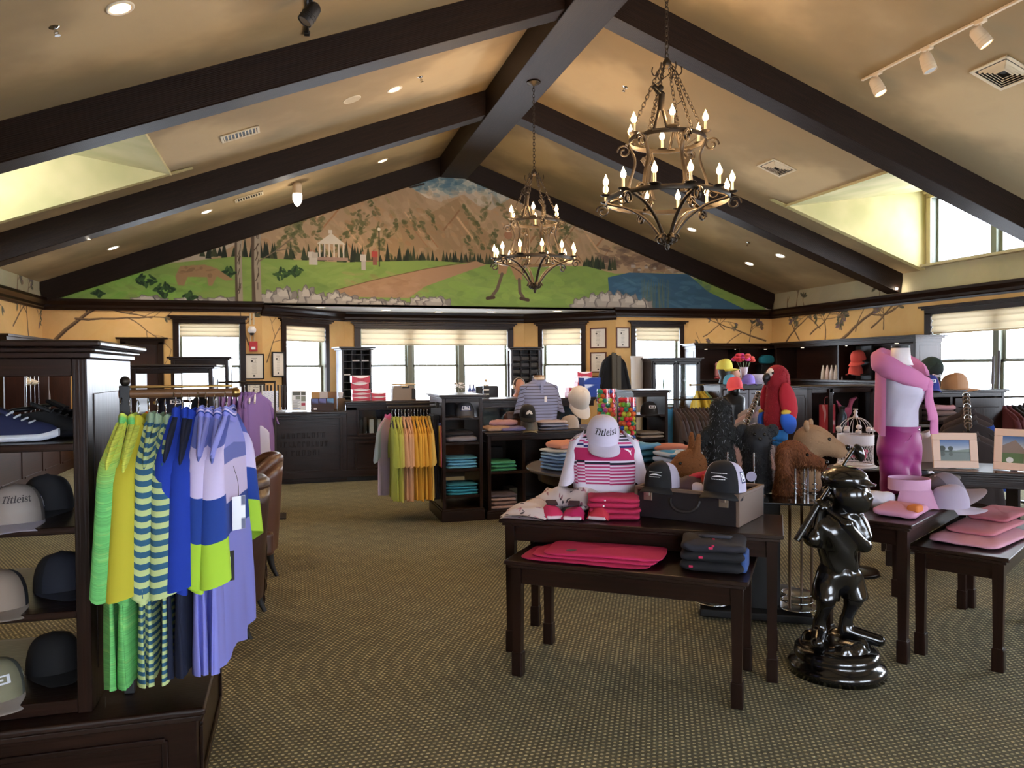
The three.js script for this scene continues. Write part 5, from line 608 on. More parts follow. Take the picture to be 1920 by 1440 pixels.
// low counter: signs, brochures, shafts, cup
const signTex = (fn) => new THREE.MeshStandardMaterial({ map: canvasTex(256, 352, fn), roughness: 0.4 });
{ const card = (label, x, ry, m) => { const t = thing('counter_sign', label, 'sign', [x, 0.983, -10.72], ry); part(t, 'holder', M(rbox(0.21, 0.29, 0.004, 0, 0.146, 0), rbox(0.21, 0.004, 0.08, 0, 0.002, -0.02)), ACRYLIC); const g = new THREE.PlaneGeometry(0.2, 0.275); part(t, 'sheet', at(clean(g), 0, 0.148, 0.004), m); };
  card('white sign with slanted lines of print on the low counter', -0.31, 0.05, signTex((c) => { c.fillStyle = '#eceef6'; c.fillRect(0, 0, 256, 352); c.save(); c.rotate(0.55); c.fillStyle = '#b9c0dc'; for (let i = 0; i < 12; i++) for (let k = 0; k < 6; k++) c.fillRect(30 + k * 62 + (i % 2) * 18, -90 + i * 34, 44, 7); c.restore(); }));
  card('white flyer with small photographs and red print on the low counter', 0.055, -0.03, signTex((c) => { c.fillStyle = '#eef0f2'; c.fillRect(0, 0, 256, 352); c.fillStyle = '#55584f'; c.fillRect(20, 24, 130, 60); c.fillRect(166, 24, 74, 60); c.fillStyle = '#8d9488'; c.fillRect(70, 96, 80, 60); c.fillRect(166, 100, 74, 90); c.fillStyle = '#6b707a'; for (let i = 0; i < 9; i++) c.fillRect(24, 180 + i * 14, 120 - (i % 3) * 20, 6); c.fillStyle = '#b8455a'; c.fillRect(168, 220, 66, 50); c.fillStyle = '#9fb0d0'; c.fillRect(24, 310, 130, 20); })); }
{ const t = thing('brochure_rack', 'brown brochure rack with three landscape cards on the low counter', 'rack', [0.36, 0.983, -10.72]); part(t, 'tray', M(rbox(0.32, 0.1, 0.12, 0, 0.05, 0), rbox(0.32, 0.17, 0.012, 0, 0.085, -0.06)), mat('#3a2620', 0.5)); ['#5d6fa8', '#6a72b4', '#5f93c4'].forEach((c, i) => part(t, 'card', at(rbox(0.094, 0.07, 0.003, 0, 0, 0), -0.105 + i * 0.105, 0.135, 0.03, -0.25), new THREE.MeshStandardMaterial({ map: canvasTex(64, 48, (x) => { x.fillStyle = c; x.fillRect(0, 0, 64, 48); x.fillStyle = '#3a3550'; x.beginPath(); x.moveTo(0, 48); x.lineTo(0, 30); x.lineTo(24, 22); x.lineTo(64, 34); x.lineTo(64, 48); x.fill(); }), roughness: 0.5 }))); part(t, 'label', rbox(0.04, 0.03, 0.003, -0.1, 0.03, 0.062), WHITE); }
[[0.27, '#b08a5a', 'tan envelope standing behind the brochure rack, left'], [0.38, '#c9c2c4', 'grey catalogue standing behind the brochure rack'], [0.5, '#8d6a4e', 'brown envelope standing behind the brochure rack, right']].forEach(([x, c, l], i) => one('brochure', l, 'brochure', at(rbox(0.12, 0.26, 0.01, 0, 0.13, 0), 0, 0, 0, -0.12), mat(c, 0.7), [x, 0.983, -10.86 - i * 0.015]));
{ const t = thing('paper_cup', 'white paper cup on a small carton at the right end of the low counter', 'cup', [0.6, 1.15, -10.75]); part(t, 'cup', lathe([[0.001, 0], [0.026, 0], [0.038, 0.085], [0.035, 0.085], [0.024, 0.006]], 16), WHITE); one('carton', 'small brown carton under the paper cup on the low counter', 'carton', rbox(0.1, 0.165, 0.1, 0, 0.083, 0), mat('#6b5540', 0.7), [0.61, 0.983, -10.75], 0.1); }
for (let i = 0; i < 8; i++) { const t = thing('club_shaft', 'dark club shaft standing in a row behind the white counter sign', 'golf club', [-0.44 + i * 0.045, 0.983, -10.95], 0, 'club shafts behind the counter sign'); part(t, 'grip', cyl(0.013, 0.01, 0.3, 0, 0.2, 0, 8), mat('#3a302b', 0.7)); part(t, 'cap', cyl(0.014, 0.014, 0.01, 0, 0.355, 0, 8), BLACK); part(t, 'foot', cyl(0.006, 0.006, 0.05, 0, 0.025, 0, 6), CHROME); }
for (let i = 0; i < 4; i++) { const t = thing('tee_flag', 'thin metal rod standing behind the flyer on the low counter', 'rod', [-0.02 + i * 0.06, 0.983, -10.98], 0, 'thin rods behind the flyer'); part(t, 'shaft', cyl(0.003, 0.003, 0.4 - 0.02 * (i % 2), 0, 0.2, 0, 6), CHROME); part(t, 'tip', sph(0.006, 0, 0.4 - 0.02 * (i % 2), 0), CHROME); }
for (const o of scene.children.slice(c0)) { o.position.x *= 1.037; o.position.z -= 0.4; }   // set back from the counter's edge
// the clerk behind the counter: head bowed over the desk, headphones
{
  const p = thing('person', 'person with thinning dark hair and headphones, head bowed behind the counter', 'person', [3.54, 0, -12.2], 0.1), skin = mat('#c08a74', 0.6);
  part(p, 'body', solid((x, y, z) => { const q = [x, y, z]; let d = ell(q, [0, 1.27, 0.04], [0.083, 0.115, 0.1]); d = smin(d, ell(q, [0, 1.2, 0.1], [0.058, 0.06, 0.05]), 0.05); d = smin(d, ell(q, [0, 1.22, 0.145], [0.014, 0.02, 0.018]), 0.02); for (const s of [-1, 1]) { d = smin(d, ell(q, [s * 0.085, 1.25, 0.03], [0.014, 0.032, 0.02]), 0.012); d = Math.max(d, -ell(q, [s * 0.03, 1.265, 0.148], [0.014, 0.008, 0.012])); } d = smin(d, cap(q, [0, 1.18, 0.0], [0, 1.05, -0.04], 0.055, 0.065), 0.04); d = smin(d, cap(q, [-0.15, 0.98, -0.04], [0.15, 0.98, -0.04], 0.075, 0.075), 0.08); d = smin(d, cap(q, [0, 0.95, -0.04], [0, 0.6, -0.06], 0.15, 0.14), 0.08); for (const s of [-1, 1]) { d = smin(d, cap(q, [s * 0.2, 0.96, -0.03], [s * 0.24, 0.74, 0.05], 0.052, 0.043), 0.04); d = smin(d, cap(q, [s * 0.24, 0.74, 0.05], [s * 0.1, 0.76, 0.24], 0.04, 0.03), 0.02); d = smin(d, ell(q, [s * 0.07, 0.76, 0.27], [0.04, 0.02, 0.045]), 0.02); } d = smin(d, cap(q, [-0.09, 0.5, -0.05], [-0.1, 0.48, 0.25], 0.08, 0.07), 0.08); return smin(d, cap(q, [0.09, 0.5, -0.05], [0.1, 0.48, 0.25], 0.08, 0.07), 0.08); }, [0, 0.88, 0.05, 0.56], 84), skin);
  part(p, 'hair', solid((x, y, z) => Math.max(ell([x, y, z], [0, 1.285, 0.02], [0.092, 0.118, 0.108]), (z - 0.075) * 0.9 + (y - 1.3) * 0.25, 1.19 - y), [0, 1.28, 0.02, 0.15], 40), mat('#3a2c26', 0.9)); part(p, 'shirt', solid((x, y, z) => { const q = [x, y, z]; let d = cap(q, [-0.15, 0.98, -0.04], [0.15, 0.98, -0.04], 0.088, 0.088); d = smin(d, cap(q, [0, 0.95, -0.04], [0, 0.55, -0.06], 0.165, 0.155), 0.08); for (const s of [-1, 1]) d = smin(d, cap(q, [s * 0.2, 0.96, -0.03], [s * 0.235, 0.8, 0.03], 0.066, 0.062), 0.04); return d; }, [0, 0.8, -0.03, 0.42], 56), cloth('#3b3f4a'));
  part(p, 'headphones', M(tube([...Array(13)].map((_, i) => { const a = i / 12 * Math.PI; return [Math.cos(a) * 0.105, 1.27 + Math.sin(a) * 0.13, 0.02]; }), 0.008, 24, 6), ...[-1, 1].map((s) => at(cyl(0.036, 0.036, 0.03, 0, 0, 0, 16), s * 0.102, 1.255, 0.025, 0, 0, Math.PI / 2))), mat('#d7d3cf', 0.4));
  const ch = thing('desk_chair', 'black desk chair back showing left of the clerk behind the counter', 'chair', [3.02, 0, -12.25], 0.3); part(ch, 'backrest', soft(0.42, 0.55, 0.07, 0, 1.0, 0, 0.03), BLACK); part(ch, 'post', cyl(0.03, 0.03, 0.4, 0, 0.55, -0.02), BLACK); part(ch, 'seat', soft(0.46, 0.08, 0.44, 0, 0.47, -0.2, 0.03), BLACK); part(ch, 'base', M([0, 1, 2, 3, 4].map((k) => rod([0, 0.08, -0.2], [Math.cos(k * 1.257) * 0.28, 0.05, -0.2 + Math.sin(k * 1.257) * 0.28], 0.018)), cyl(0.03, 0.03, 0.36, 0, 0.25, -0.2)), BLACK); part(ch, 'caster', M([0, 1, 2, 3, 4].map((k) => sph(0.026, Math.cos(k * 1.257) * 0.28, 0.026, -0.2 + Math.sin(k * 1.257) * 0.28))), BLACK);
}
// cubby cabinets between the bay windows
function cubby(label, p, ry, m, filled) { const o = thing('cubby_cabinet', label, 'cabinet', p, ry), W = 0.56, H = 2.0, r = rng(12); part(o, 'side_panel', rbox(0.04, H - 0.05, 0.36, -W / 2, (H - 0.05) / 2, 0), m); part(o, 'side_panel', rbox(0.04, H - 0.05, 0.36, W / 2, (H - 0.05) / 2, 0), m); part(o, 'back_panel', rbox(W, H - 0.05, 0.02, 0, (H - 0.05) / 2, -0.16), BLACK); part(o, 'crown', M(rbox(W + 0.1, 0.03, 0.42, 0, H - 0.055, 0), rbox(W + 0.18, 0.03, 0.5, 0, H - 0.02, 0)), m); for (let i = 1; i < 3; i++) part(o, 'divider', rbox(0.014, H - 0.95, 0.3, -W / 2 + i * W / 3, 0.9 + (H - 0.95) / 2, 0.02), m); for (let j = 0; j < 8; j++) part(o, 'shelf', rbox(W, 0.012, 0.3, 0, 0.9 + j * 0.135, 0.02), m); part(o, 'base', rbox(W, 0.86, 0.34, 0, 0.43, 0), m); for (let j = 0; j < 7; j++) for (let i = 0; i < 3; i++) if (filled || r() < 0.45) one('scorecard_pack', filled ? 'dark carton in a pigeonhole of the right cubby cabinet' : 'white card pack lying in a pigeonhole of the left cubby cabinet', filled ? 'carton' : 'cards', filled ? rbox(0.15, 0.06 + 0.03 * r(), 0.2, 0, 0.045, 0) : rbox(0.14, 0.022, 0.2, 0, 0.011, 0), filled ? mat(['#2f3136', '#3d3a36', '#26282b'][(i + j) % 3], 0.5) : WHITE, V(-W / 3 + i * W / 3, 0.908 + j * 0.135, 0.03).applyAxisAngle(V(0, 1, 0), ry).add(V(...p)).toArray(), ry, filled ? 'cartons in the right cubby cabinet' : 'card packs in the left cubby cabinet'); }
cubby('grey cubby cabinet of pigeonholes left of the wide bay window', [1.12, 0, -15.36], 0.25, mat('#4a4c54', 0.45), false); cubby('dark cubby cabinet of pigeonholes right of the wide bay window', [4.6, 0, -15.36], -0.2, WOOD, true);
// framed certificates, alarm, camera
const certTex = canvasTex(256, 320, (c) => { c.fillStyle = '#e9e4dc'; c.fillRect(0, 0, 256, 320); c.fillStyle = '#8f8a86'; c.fillRect(86, 40, 84, 6); for (let i = 0; i < 10; i++) c.fillRect(90 + (i % 3) * 4, 110 + i * 15, 76 - (i % 3) * 8, 3); c.fillStyle = '#4d4a48'; c.beginPath(); c.arc(96, 84, 16, 0, 6.3); c.fill(); c.strokeStyle = '#7a7672'; c.lineWidth = 3; c.strokeRect(112, 68, 40, 30); c.fillStyle = '#3a3836'; c.fillRect(112, 272, 28, 24); });
const certMat = new THREE.MeshStandardMaterial({ map: certTex, roughness: 0.5 });
function frame(label, p, ry, w, h, fm) { const o = thing('framed_certificate', label, 'picture frame', p, ry), b = 0.025; part(o, 'frame', M(rbox(w, b, 0.022, 0, h / 2 - b / 2, 0), rbox(w, b, 0.022, 0, -h / 2 + b / 2, 0), rbox(b, h, 0.022, -w / 2 + b / 2, 0, 0), rbox(b, h, 0.022, w / 2 - b / 2, 0, 0)), fm); part(o, 'certificate', at(clean(new THREE.PlaneGeometry(w - 0.04, h - 0.04)), 0, 0, -0.004), certMat); part(o, 'backing', rbox(w - 0.03, h - 0.03, 0.006, 0, 0, -0.009), BLACK); }
frame('large black framed certificate under the red fire alarm', [-0.69, 1.62, ZB + 0.014], 0, 0.34, 0.46, BLACK); frame('black framed certificate right of the fire alarm beside the angled window', [-0.28, 1.66, ZB - 0.19], Math.atan2(-aDir[1], aDir[0]), 0.3, 0.46, BLACK); frame('black framed certificate low on the wall behind the counter sign', [-0.67, 1.1, ZB + 0.014], 0, 0.33, 0.44, BLACK);
const RB = mat('#5a2a1c', 0.45); frame('red-brown framed certificate at upper left of the right-hand group', [6.02, 2.17, ZB - 0.24], Math.atan2(-BD[1], BD[0]), 0.36, 0.42, RB); frame('red-brown framed certificate at upper right of the right-hand group', [6.46, 2.17, ZB + 0.014], 0, 0.3, 0.42, RB); frame('red-brown framed certificate below the upper left one', [6.02, 1.67, ZB - 0.24], Math.atan2(-BD[1], BD[0]), 0.36, 0.42, RB); frame('red-brown framed certificate lowest, half hidden by the dark coat', [6.02, 1.18, ZB - 0.24], Math.atan2(-BD[1], BD[0]), 0.36, 0.42, RB);
{ const o = thing('fire_alarm', 'red fire alarm pull box on the ochre wall above a certificate', 'fire alarm', [-0.7, 1.98, ZB]); part(o, 'box', rbox(0.14, 0.18, 0.05, 0, 0, 0.028, 0.008), mat('#b5212a', 0.4)); part(o, 'handle', rbox(0.07, 0.05, 0.02, 0, -0.03, 0.06, 0.006), WHITE); }
{ const o = thing('dome_camera', 'white dome security camera on a conduit below the cornice', 'camera', [-0.72, 2.25, ZB]); part(o, 'conduit', M(rbox(0.03, 0.2, 0.02, -0.03, 0.22, 0.012), rbox(0.03, 0.2, 0.02, 0.03, 0.22, 0.012), rbox(0.014, 0.18, 0.015, -0.03, -0.14, 0.01), rbox(0.014, 0.18, 0.015, 0.03, -0.14, 0.01)), CREAMPAINT); part(o, 'housing', M(sph(0.075, 0, 0.02, 0.07, 1, 0.9, 1), rbox(0.1, 0.08, 0.08, 0, 0.05, 0.04)), WHITE); part(o, 'lens', sph(0.045, 0, -0.03, 0.075), BLACK); }
// coat on its hook, glass-doored cabinet, white roll, dried flowers
{ const o = thing('coat', 'dark navy coat with a grey scarf hanging beside the certificates', 'coat', [6.18, 1.83, -14.42]), g = shirtGeo({ w: 0.5, len: 0.95, t: 0.14, slv: 0.62, seed: 44, flare: 0.14, out: 0.1 }); part(o, 'body', g.body, cloth('#14161d')); part(o, 'sleeve', g.sl, cloth('#14161d')); part(o, 'sleeve', g.sr, cloth('#14161d')); part(o, 'scarf', M(soft(0.1, 0.85, 0.04, -0.03, -0.4, 0.1, 0.018), soft(0.1, 0.7, 0.04, 0.07, -0.38, 0.1, 0.018)), cloth('#5b574f')); part(o, 'hook', tube([[0, 0, -0.12], [0, 0.04, -0.05], [0, 0.03, 0.02], [0, 0, 0]], 0.008, 10, 6), BRASS); }
{ const o = thing('glass_cabinet', 'dark cabinet with two tall glass doors before the right-hand window', 'cabinet', [6.98, 0, -13.5]), W = 1.02, H = 1.74; part(o, 'side_panel', rbox(0.05, H - 0.06, 0.4, -W / 2 + 0.025, (H - 0.06) / 2, 0), WOOD); part(o, 'side_panel', rbox(0.05, H - 0.06, 0.4, W / 2 - 0.025, (H - 0.06) / 2, 0), WOOD); part(o, 'crown', M(rbox(W + 0.04, 0.04, 0.44, 0, H - 0.05, 0), rbox(W + 0.12, 0.03, 0.5, 0, H - 0.015, 0)), WOOD); part(o, 'base', rbox(W, 0.6, 0.4, 0, 0.3, 0), WOOD); for (const s of [-1, 1]) { const d = part(o, 'door', M(rbox(0.06, 1.04, 0.03, s * 0.03 - (s < 0 ? 0.0 : 0), 1.13, 0.2), rbox(0.06, 1.04, 0.03, s * 0.46, 1.13, 0.2), rbox(0.46, 0.06, 0.03, s * 0.245, 1.64, 0.2), rbox(0.46, 0.06, 0.03, s * 0.245, 0.63, 0.2)), WOOD); part(d, 'pane', rbox(0.38, 0.96, 0.006, s * 0.245, 1.13, 0.2), ACRYLIC); } part(o, 'shelf', rbox(W - 0.1, 0.012, 0.34, 0, 1.0, 0), ACRYLIC); }
for (let i = 0; i < 5; i++) { const o = thing('hanging_fern', 'drooping grey-green grass blades inside the glass-doored cabinet', 'plant', [6.66 + i * 0.16, 1.02, -13.52], i, 'grasses in the glass cabinet'), r = rng(50 + i); part(o, 'pot', cyl(0.04, 0.03, 0.08, 0, 0.04, 0, 12), mat('#6b6f66', 0.6)); part(o, 'blade', M([...Array(6)].map(() => { const a = r() * 6.3, l = 0.04 + r() * 0.06; return tube([[0, 0.07, 0], [Math.cos(a) * l * 0.5, 0.4, Math.sin(a) * l * 0.5], [Math.cos(a) * l, 0.5 - r() * 0.1, Math.sin(a) * l]], 0.004, 6, 4); })), mat('#7f9182', 0.7)); }
{ const o = thing('shipping_tube', 'tall white roll standing left of the glass-doored cabinet', 'roll', [6.38, 0, -13.75]); part(o, 'roll', lathe([[0.001, 0], [0.1, 0], [0.11, 1.0], [0.12, 1.7], [0.13, 1.78], [0.12, 1.78], [0.1, 1.6]], 18), WHITE); part(o, 'band', cyl(0.112, 0.112, 0.05, 0, 1.0, 0, 18, true), mat('#bfc4cc', 0.6)); }

// ================================================================ middle of the shop
shelfUnit('narrow dark tower of open shelves with caps and folded shirts beside the yellow rack', [1.64, 0, -8.07], 0, 0.42, 0.74, 1.29, [1.06, 0.805, 0.535, 0.264], { plinth: 0.13 });
makeCap('grey cap with white crest on the top shelf of the narrow tower', [1.7, 1.062, -7.86], -0.1, { front: '#5a5a5e', logo: squareLogo, s: 1.2 }); makeCap('black cap at the left of the top shelf of the narrow tower', [1.57, 1.062, -7.98], 0.2, { front: '#1c1c20', s: 1.15 });
folded('folded_shirt', 'grey folded shirt on the second shelf of the narrow tower', 'shirt', [1.64, 0.806, -7.86], 0.03, [0.33, 0.06, 0.3], cloth('#7c7a82'), 'grey shirts of the narrow tower'); folded('folded_shirt', 'black folded garment on top of the grey shirt in the narrow tower', 'shirt', [1.63, 0.868, -7.88], -0.1, [0.31, 0.045, 0.28], cloth('#26252a'));
const stack = (n, x, y, z, [w, h, d], cols, label, group, ry = 0, seed = 1) => { for (let i = 0; i < n; i++) folded('folded_shirt', label(i, n), 'shirt', [x + 0.006 * Math.sin(i * 2.3), y + i * h * 0.98, z + 0.005 * Math.cos(i * 1.7)], ry + 0.03 * Math.sin(i * 3), [w, h, d], cloth(cols[i % cols.length]), group, { seed: seed + (i % 3) }); };
const nth = (i, n) => i === 0 ? 'lowest' : i === n - 1 ? 'topmost' : ['second up', 'third up', 'fourth up'][i - 1];
stack(4, 1.64, 0.536, -7.86, [0.33, 0.03, 0.3], ['#5fa8d0', '#67b0d6', '#5aa2c8', '#4c8fae'], (i, n) => `sky blue folded shirt, ${nth(i, n)} of the stack in the narrow tower`, 'sky blue shirts of the narrow tower');
stack(4, 1.64, 0.265, -7.86, [0.34, 0.03, 0.3], ['#2f8fae', '#2a86a4', '#3597b4', '#2d7f98'], (i, n) => `teal blue folded shirt, ${nth(i, n)} of the lowest stack in the narrow tower`, 'teal shirts of the narrow tower');
// low wide fixture
shelfUnit('low wide dark shelf fixture carrying the striped dress form', [2.56, 0, -8.03], 0, 1.32, 0.68, 0.9, [0.49, 0.1], { plinth: 0.09, div: [-0.27, 0.27], header: 0.06, back: true });
stack(3, 2.07, 0.491, -7.84, [0.3, 0.035, 0.28], ['#3c8f6c', '#449a76', '#4aa07e'], (i, n) => `sea green folded shirt, ${nth(i, n)} of the stack in the low fixture`, 'green shirts of the low fixture');
stack(4, 2.07, 0.1, -7.84, [0.3, 0.04, 0.28], ['#a58a86', '#8d7674', '#b59a94', '#5d5660'], (i, n) => `dusty pink folded shirt, ${nth(i, n)} of the bottom stack in the low fixture`, 'dusty pink shirts of the low fixture');
one('carton', 'pale grey carton in the lower left bay of the low fixture', 'carton', rbox(0.13, 0.18, 0.2, 0, 0.09, 0), mat('#9a9890', 0.7), [2.24, 0.1, -8.0], 0.1); one('carton', 'black carton with a small mark in the left bay above the green shirts', 'carton', rbox(0.26, 0.2, 0.08, 0, 0.1, 0), BLACK, [2.07, 0.491, -8.25]);
stack(2, 2.56, 0.491, -7.84, [0.3, 0.035, 0.26], ['#4a4650', '#3d3a44'], (i, n) => `dark grey folded shirt, ${nth(i, n)} of two in the middle bay of the low fixture`, 'dark shirts of the low fixture');
folded('folded_shirt', 'tan folded shirt with pale collar on the left end of the low fixture', 'shirt', [2.03, 0.901, -7.85], 0.2, [0.3, 0.05, 0.26], cloth('#a58a78'), undefined, { collar: 1, collarMat: cloth('#d9b27c') }); folded('folded_shirt', 'dusty rose folded shirt behind the tan one on the low fixture', 'shirt', [2.13, 0.952, -7.92], -0.3, [0.3, 0.05, 0.26], cloth('#b08a98')); folded('folded_shirt', 'violet blue folded shirt at the front of the low fixture', 'shirt', [2.2, 0.901, -7.8], 0.0, [0.3, 0.045, 0.22], cloth('#76709f'));
{ const o = thing('shoe_bag', 'brown leather pouch leaning behind the folded shirts on the low fixture', 'bag', [2.28, 0.901, -8.05], 0.3); part(o, 'body', at(soft(0.2, 0.17, 0.07, 0, 0.085, 0, 0.03), 0, 0, 0, -0.25), LEATHER2); part(o, 'flap', at(soft(0.19, 0.08, 0.02, 0, 0.14, 0.04, 0.008), 0, 0, 0, -0.25), LEATHER); }
makeCap('khaki cap with stitched letters lying on the low fixture', [2.37, 0.902, -7.78], -0.25, { front: '#6a6357', brim: '#8d8568', s: 1.15, logo: textTex('IDI', '#3a352e', 'bold 90px sans-serif') });
stack(3, 2.64, 0.901, -7.85, [0.32, 0.033, 0.27], ['#69718a', '#7c839c', '#b9a9a6'], (i, n) => `blue grey folded shirt, ${nth(i, n)} of the stack beside the dress form`, 'blue grey shirts on the low fixture'); makeCap('pale grey cap at the right end of the low fixture', [2.86, 0.902, -7.88], 0.5, { front: '#b3a89e', brim: '#45454b', s: 1.15 });
// ---- dressed torso forms
function torso({ sw = 0.42, hh = 0.55, chest = 0.235, hem = 0.19, dz = 0.13, nk = 0.065, seed = 2, hemFold = 0.01 }) {  // shoulder width, height of the shirt, half widths
  const r = rng(seed), ph = r() * 6;
  return grid(48, 28, (u, v) => {
    const a = u * Math.PI * 2 - Math.PI / 2, c = Math.cos(a), s = Math.sin(a), n = sstep(0.86, 1.0, v), y = hh * v, W = v < 0.55 ? lerp(hem, chest, sstep(0, 0.55, v)) : v < 0.86 ? lerp(chest, sw / 2, sstep(0.55, 0.86, v)) : lerp(sw / 2, nk, Math.pow(n, 0.75)), D = v < 0.6 ? lerp(dz * 0.9, dz, sstep(0, 0.6, v)) : lerp(dz, nk * 0.95, sstep(0.6, 0.98, v));
    const e = lerp(0.75, 1, n), x = Math.sign(c) * Math.pow(Math.abs(c), e) * W, z = -Math.sign(s) * Math.pow(Math.abs(s), e) * D * -1, f = hemFold * (1 - sstep(0.1, 0.6, v)) * (Math.sin(x * 38 + ph) + 0.5 * Math.sin(x * 77));
    return [x, y - 0.0, z + (s > 0 ? f : -f)];
  }, true);
}
const armSleeve = (sd, sw, y0, len, out, r0 = 0.075, r1 = 0.095) => grid(22, 12, (u, v) => { const a = u * Math.PI * 2, q = 1 - v, c = Math.cos(a), s = Math.sin(a), R = lerp(r0, r1, q), R2 = lerp(0.07, 0.075, q); return [sd * (sw / 2 - 0.045 + out * q + c * R * 0.62), y0 - len * q + (1 - q) * (0.02 - 0.035 * c) - 0.02 * q * c + 0.006 * Math.sin(u * 18), s * R2 + 0.006 * Math.sin(v * 14)]; }, true);
{
  const striped = new THREE.MeshStandardMaterial({ map: stripeTex(15, '#8d95b8', '#4b4a56', 0.2), roughness: 0.88, side: THREE.DoubleSide }), o = thing('dress_form', 'headless dress form in a blue grey striped polo on the low fixture', 'mannequin', [2.56, 0.9, -8.02]);
  part(o, 'shirt', at(torso({ sw: 0.43, hh: 0.5, chest: 0.21, hem: 0.19 }), 0, 0.03, 0), striped); const sl = new THREE.MeshStandardMaterial({ map: stripeTex(6, '#8d95b8', '#4b4a56', 0.2), roughness: 0.88, side: THREE.DoubleSide }); for (const s of [-1, 1]) part(o, 'sleeve', armSleeve(s, 0.43, 0.43, 0.25, 0.06), sl);
  part(o, 'collar', at(grid(24, 4, (u, v) => { const a = u * 6.283; return [Math.cos(a) * lerp(0.085, 0.07, v), lerp(0, 0.05, v) - 0.03 * Math.max(0, Math.sin(a)), Math.sin(a) * lerp(0.085, 0.068, v)]; }, true), 0, 0.5, 0), cloth('#8b93b8')); part(o, 'neck', M(lathe([[0.062, 0.48], [0.06, 0.56], [0.001, 0.565]], 20)), mat('#d8c6b0', 0.6)); part(o, 'neck_cap', M(cyl(0.064, 0.064, 0.014, 0, 0.57, 0, 20)), mat('#a87a4a', 0.5)); part(o, 'finial', lathe([[0.02, 0.577], [0.012, 0.59], [0.012, 0.61], [0.02, 0.625], [0.012, 0.65], [0.001, 0.655]], 14), BLACK); part(o, 'tag', rbox(0.03, 0.06, 0.003, 0.03, 0.32, 0.142), WHITE); part(o, 'base', cyl(0.13, 0.14, 0.03, 0, 0.015, 0, 24), BLACK); part(o, 'placket', rbox(0.03, 0.14, 0.004, 0, 0.43, 0.118), striped);
}
function capStand(label, p, ry, col, h, o = {}) { const t = thing('cap_stand', label + ' stand', 'stand', p, ry); part(t, 'base', lathe([[0.001, 0.012], [0.06, 0.01], [0.065, 0], [0.001, 0]], 20), o.m ?? CHROME); part(t, 'post', cyl(0.005, 0.005, h, 0, h / 2, 0, 8), o.m ?? CHROME); part(t, 'head', o.head ?? sph(0.05, 0, h + 0.01, 0, 1, 0.9, 1.1, 12), o.hm ?? CHROME); }
capStand('thin chrome cap', [2.98, 0.9, -7.95], 0, 0, 0.22); makeCap('white cap tilted on a thin stand behind the pink polo form', [2.98, 1.2, -7.93], 0.2, { front: '#d8d2cc', s: 1.4 }, undefined, 0.9, 0.1);
capStand('short dark cap', [2.35, 0.9, -7.7], 0, 0, 0.12, { m: BLACK, hm: BLACK }); makeCap('black cap with pale whisker print in front of the striped dress form', [2.33, 1.06, -7.7], -0.1, { front: '#1a1a1d', s: 1.0, logo: canvasTex(256, 128, (c) => { c.clearRect(0, 0, 256, 128); c.fillStyle = '#d9d5cf'; c.beginPath(); c.moveTo(128, 30); c.quadraticCurveTo(70, 50, 60, 110); c.quadraticCurveTo(110, 120, 128, 80); c.quadraticCurveTo(146, 120, 196, 110); c.quadraticCurveTo(186, 50, 128, 30); c.fill(); }) }, undefined, 0.3);
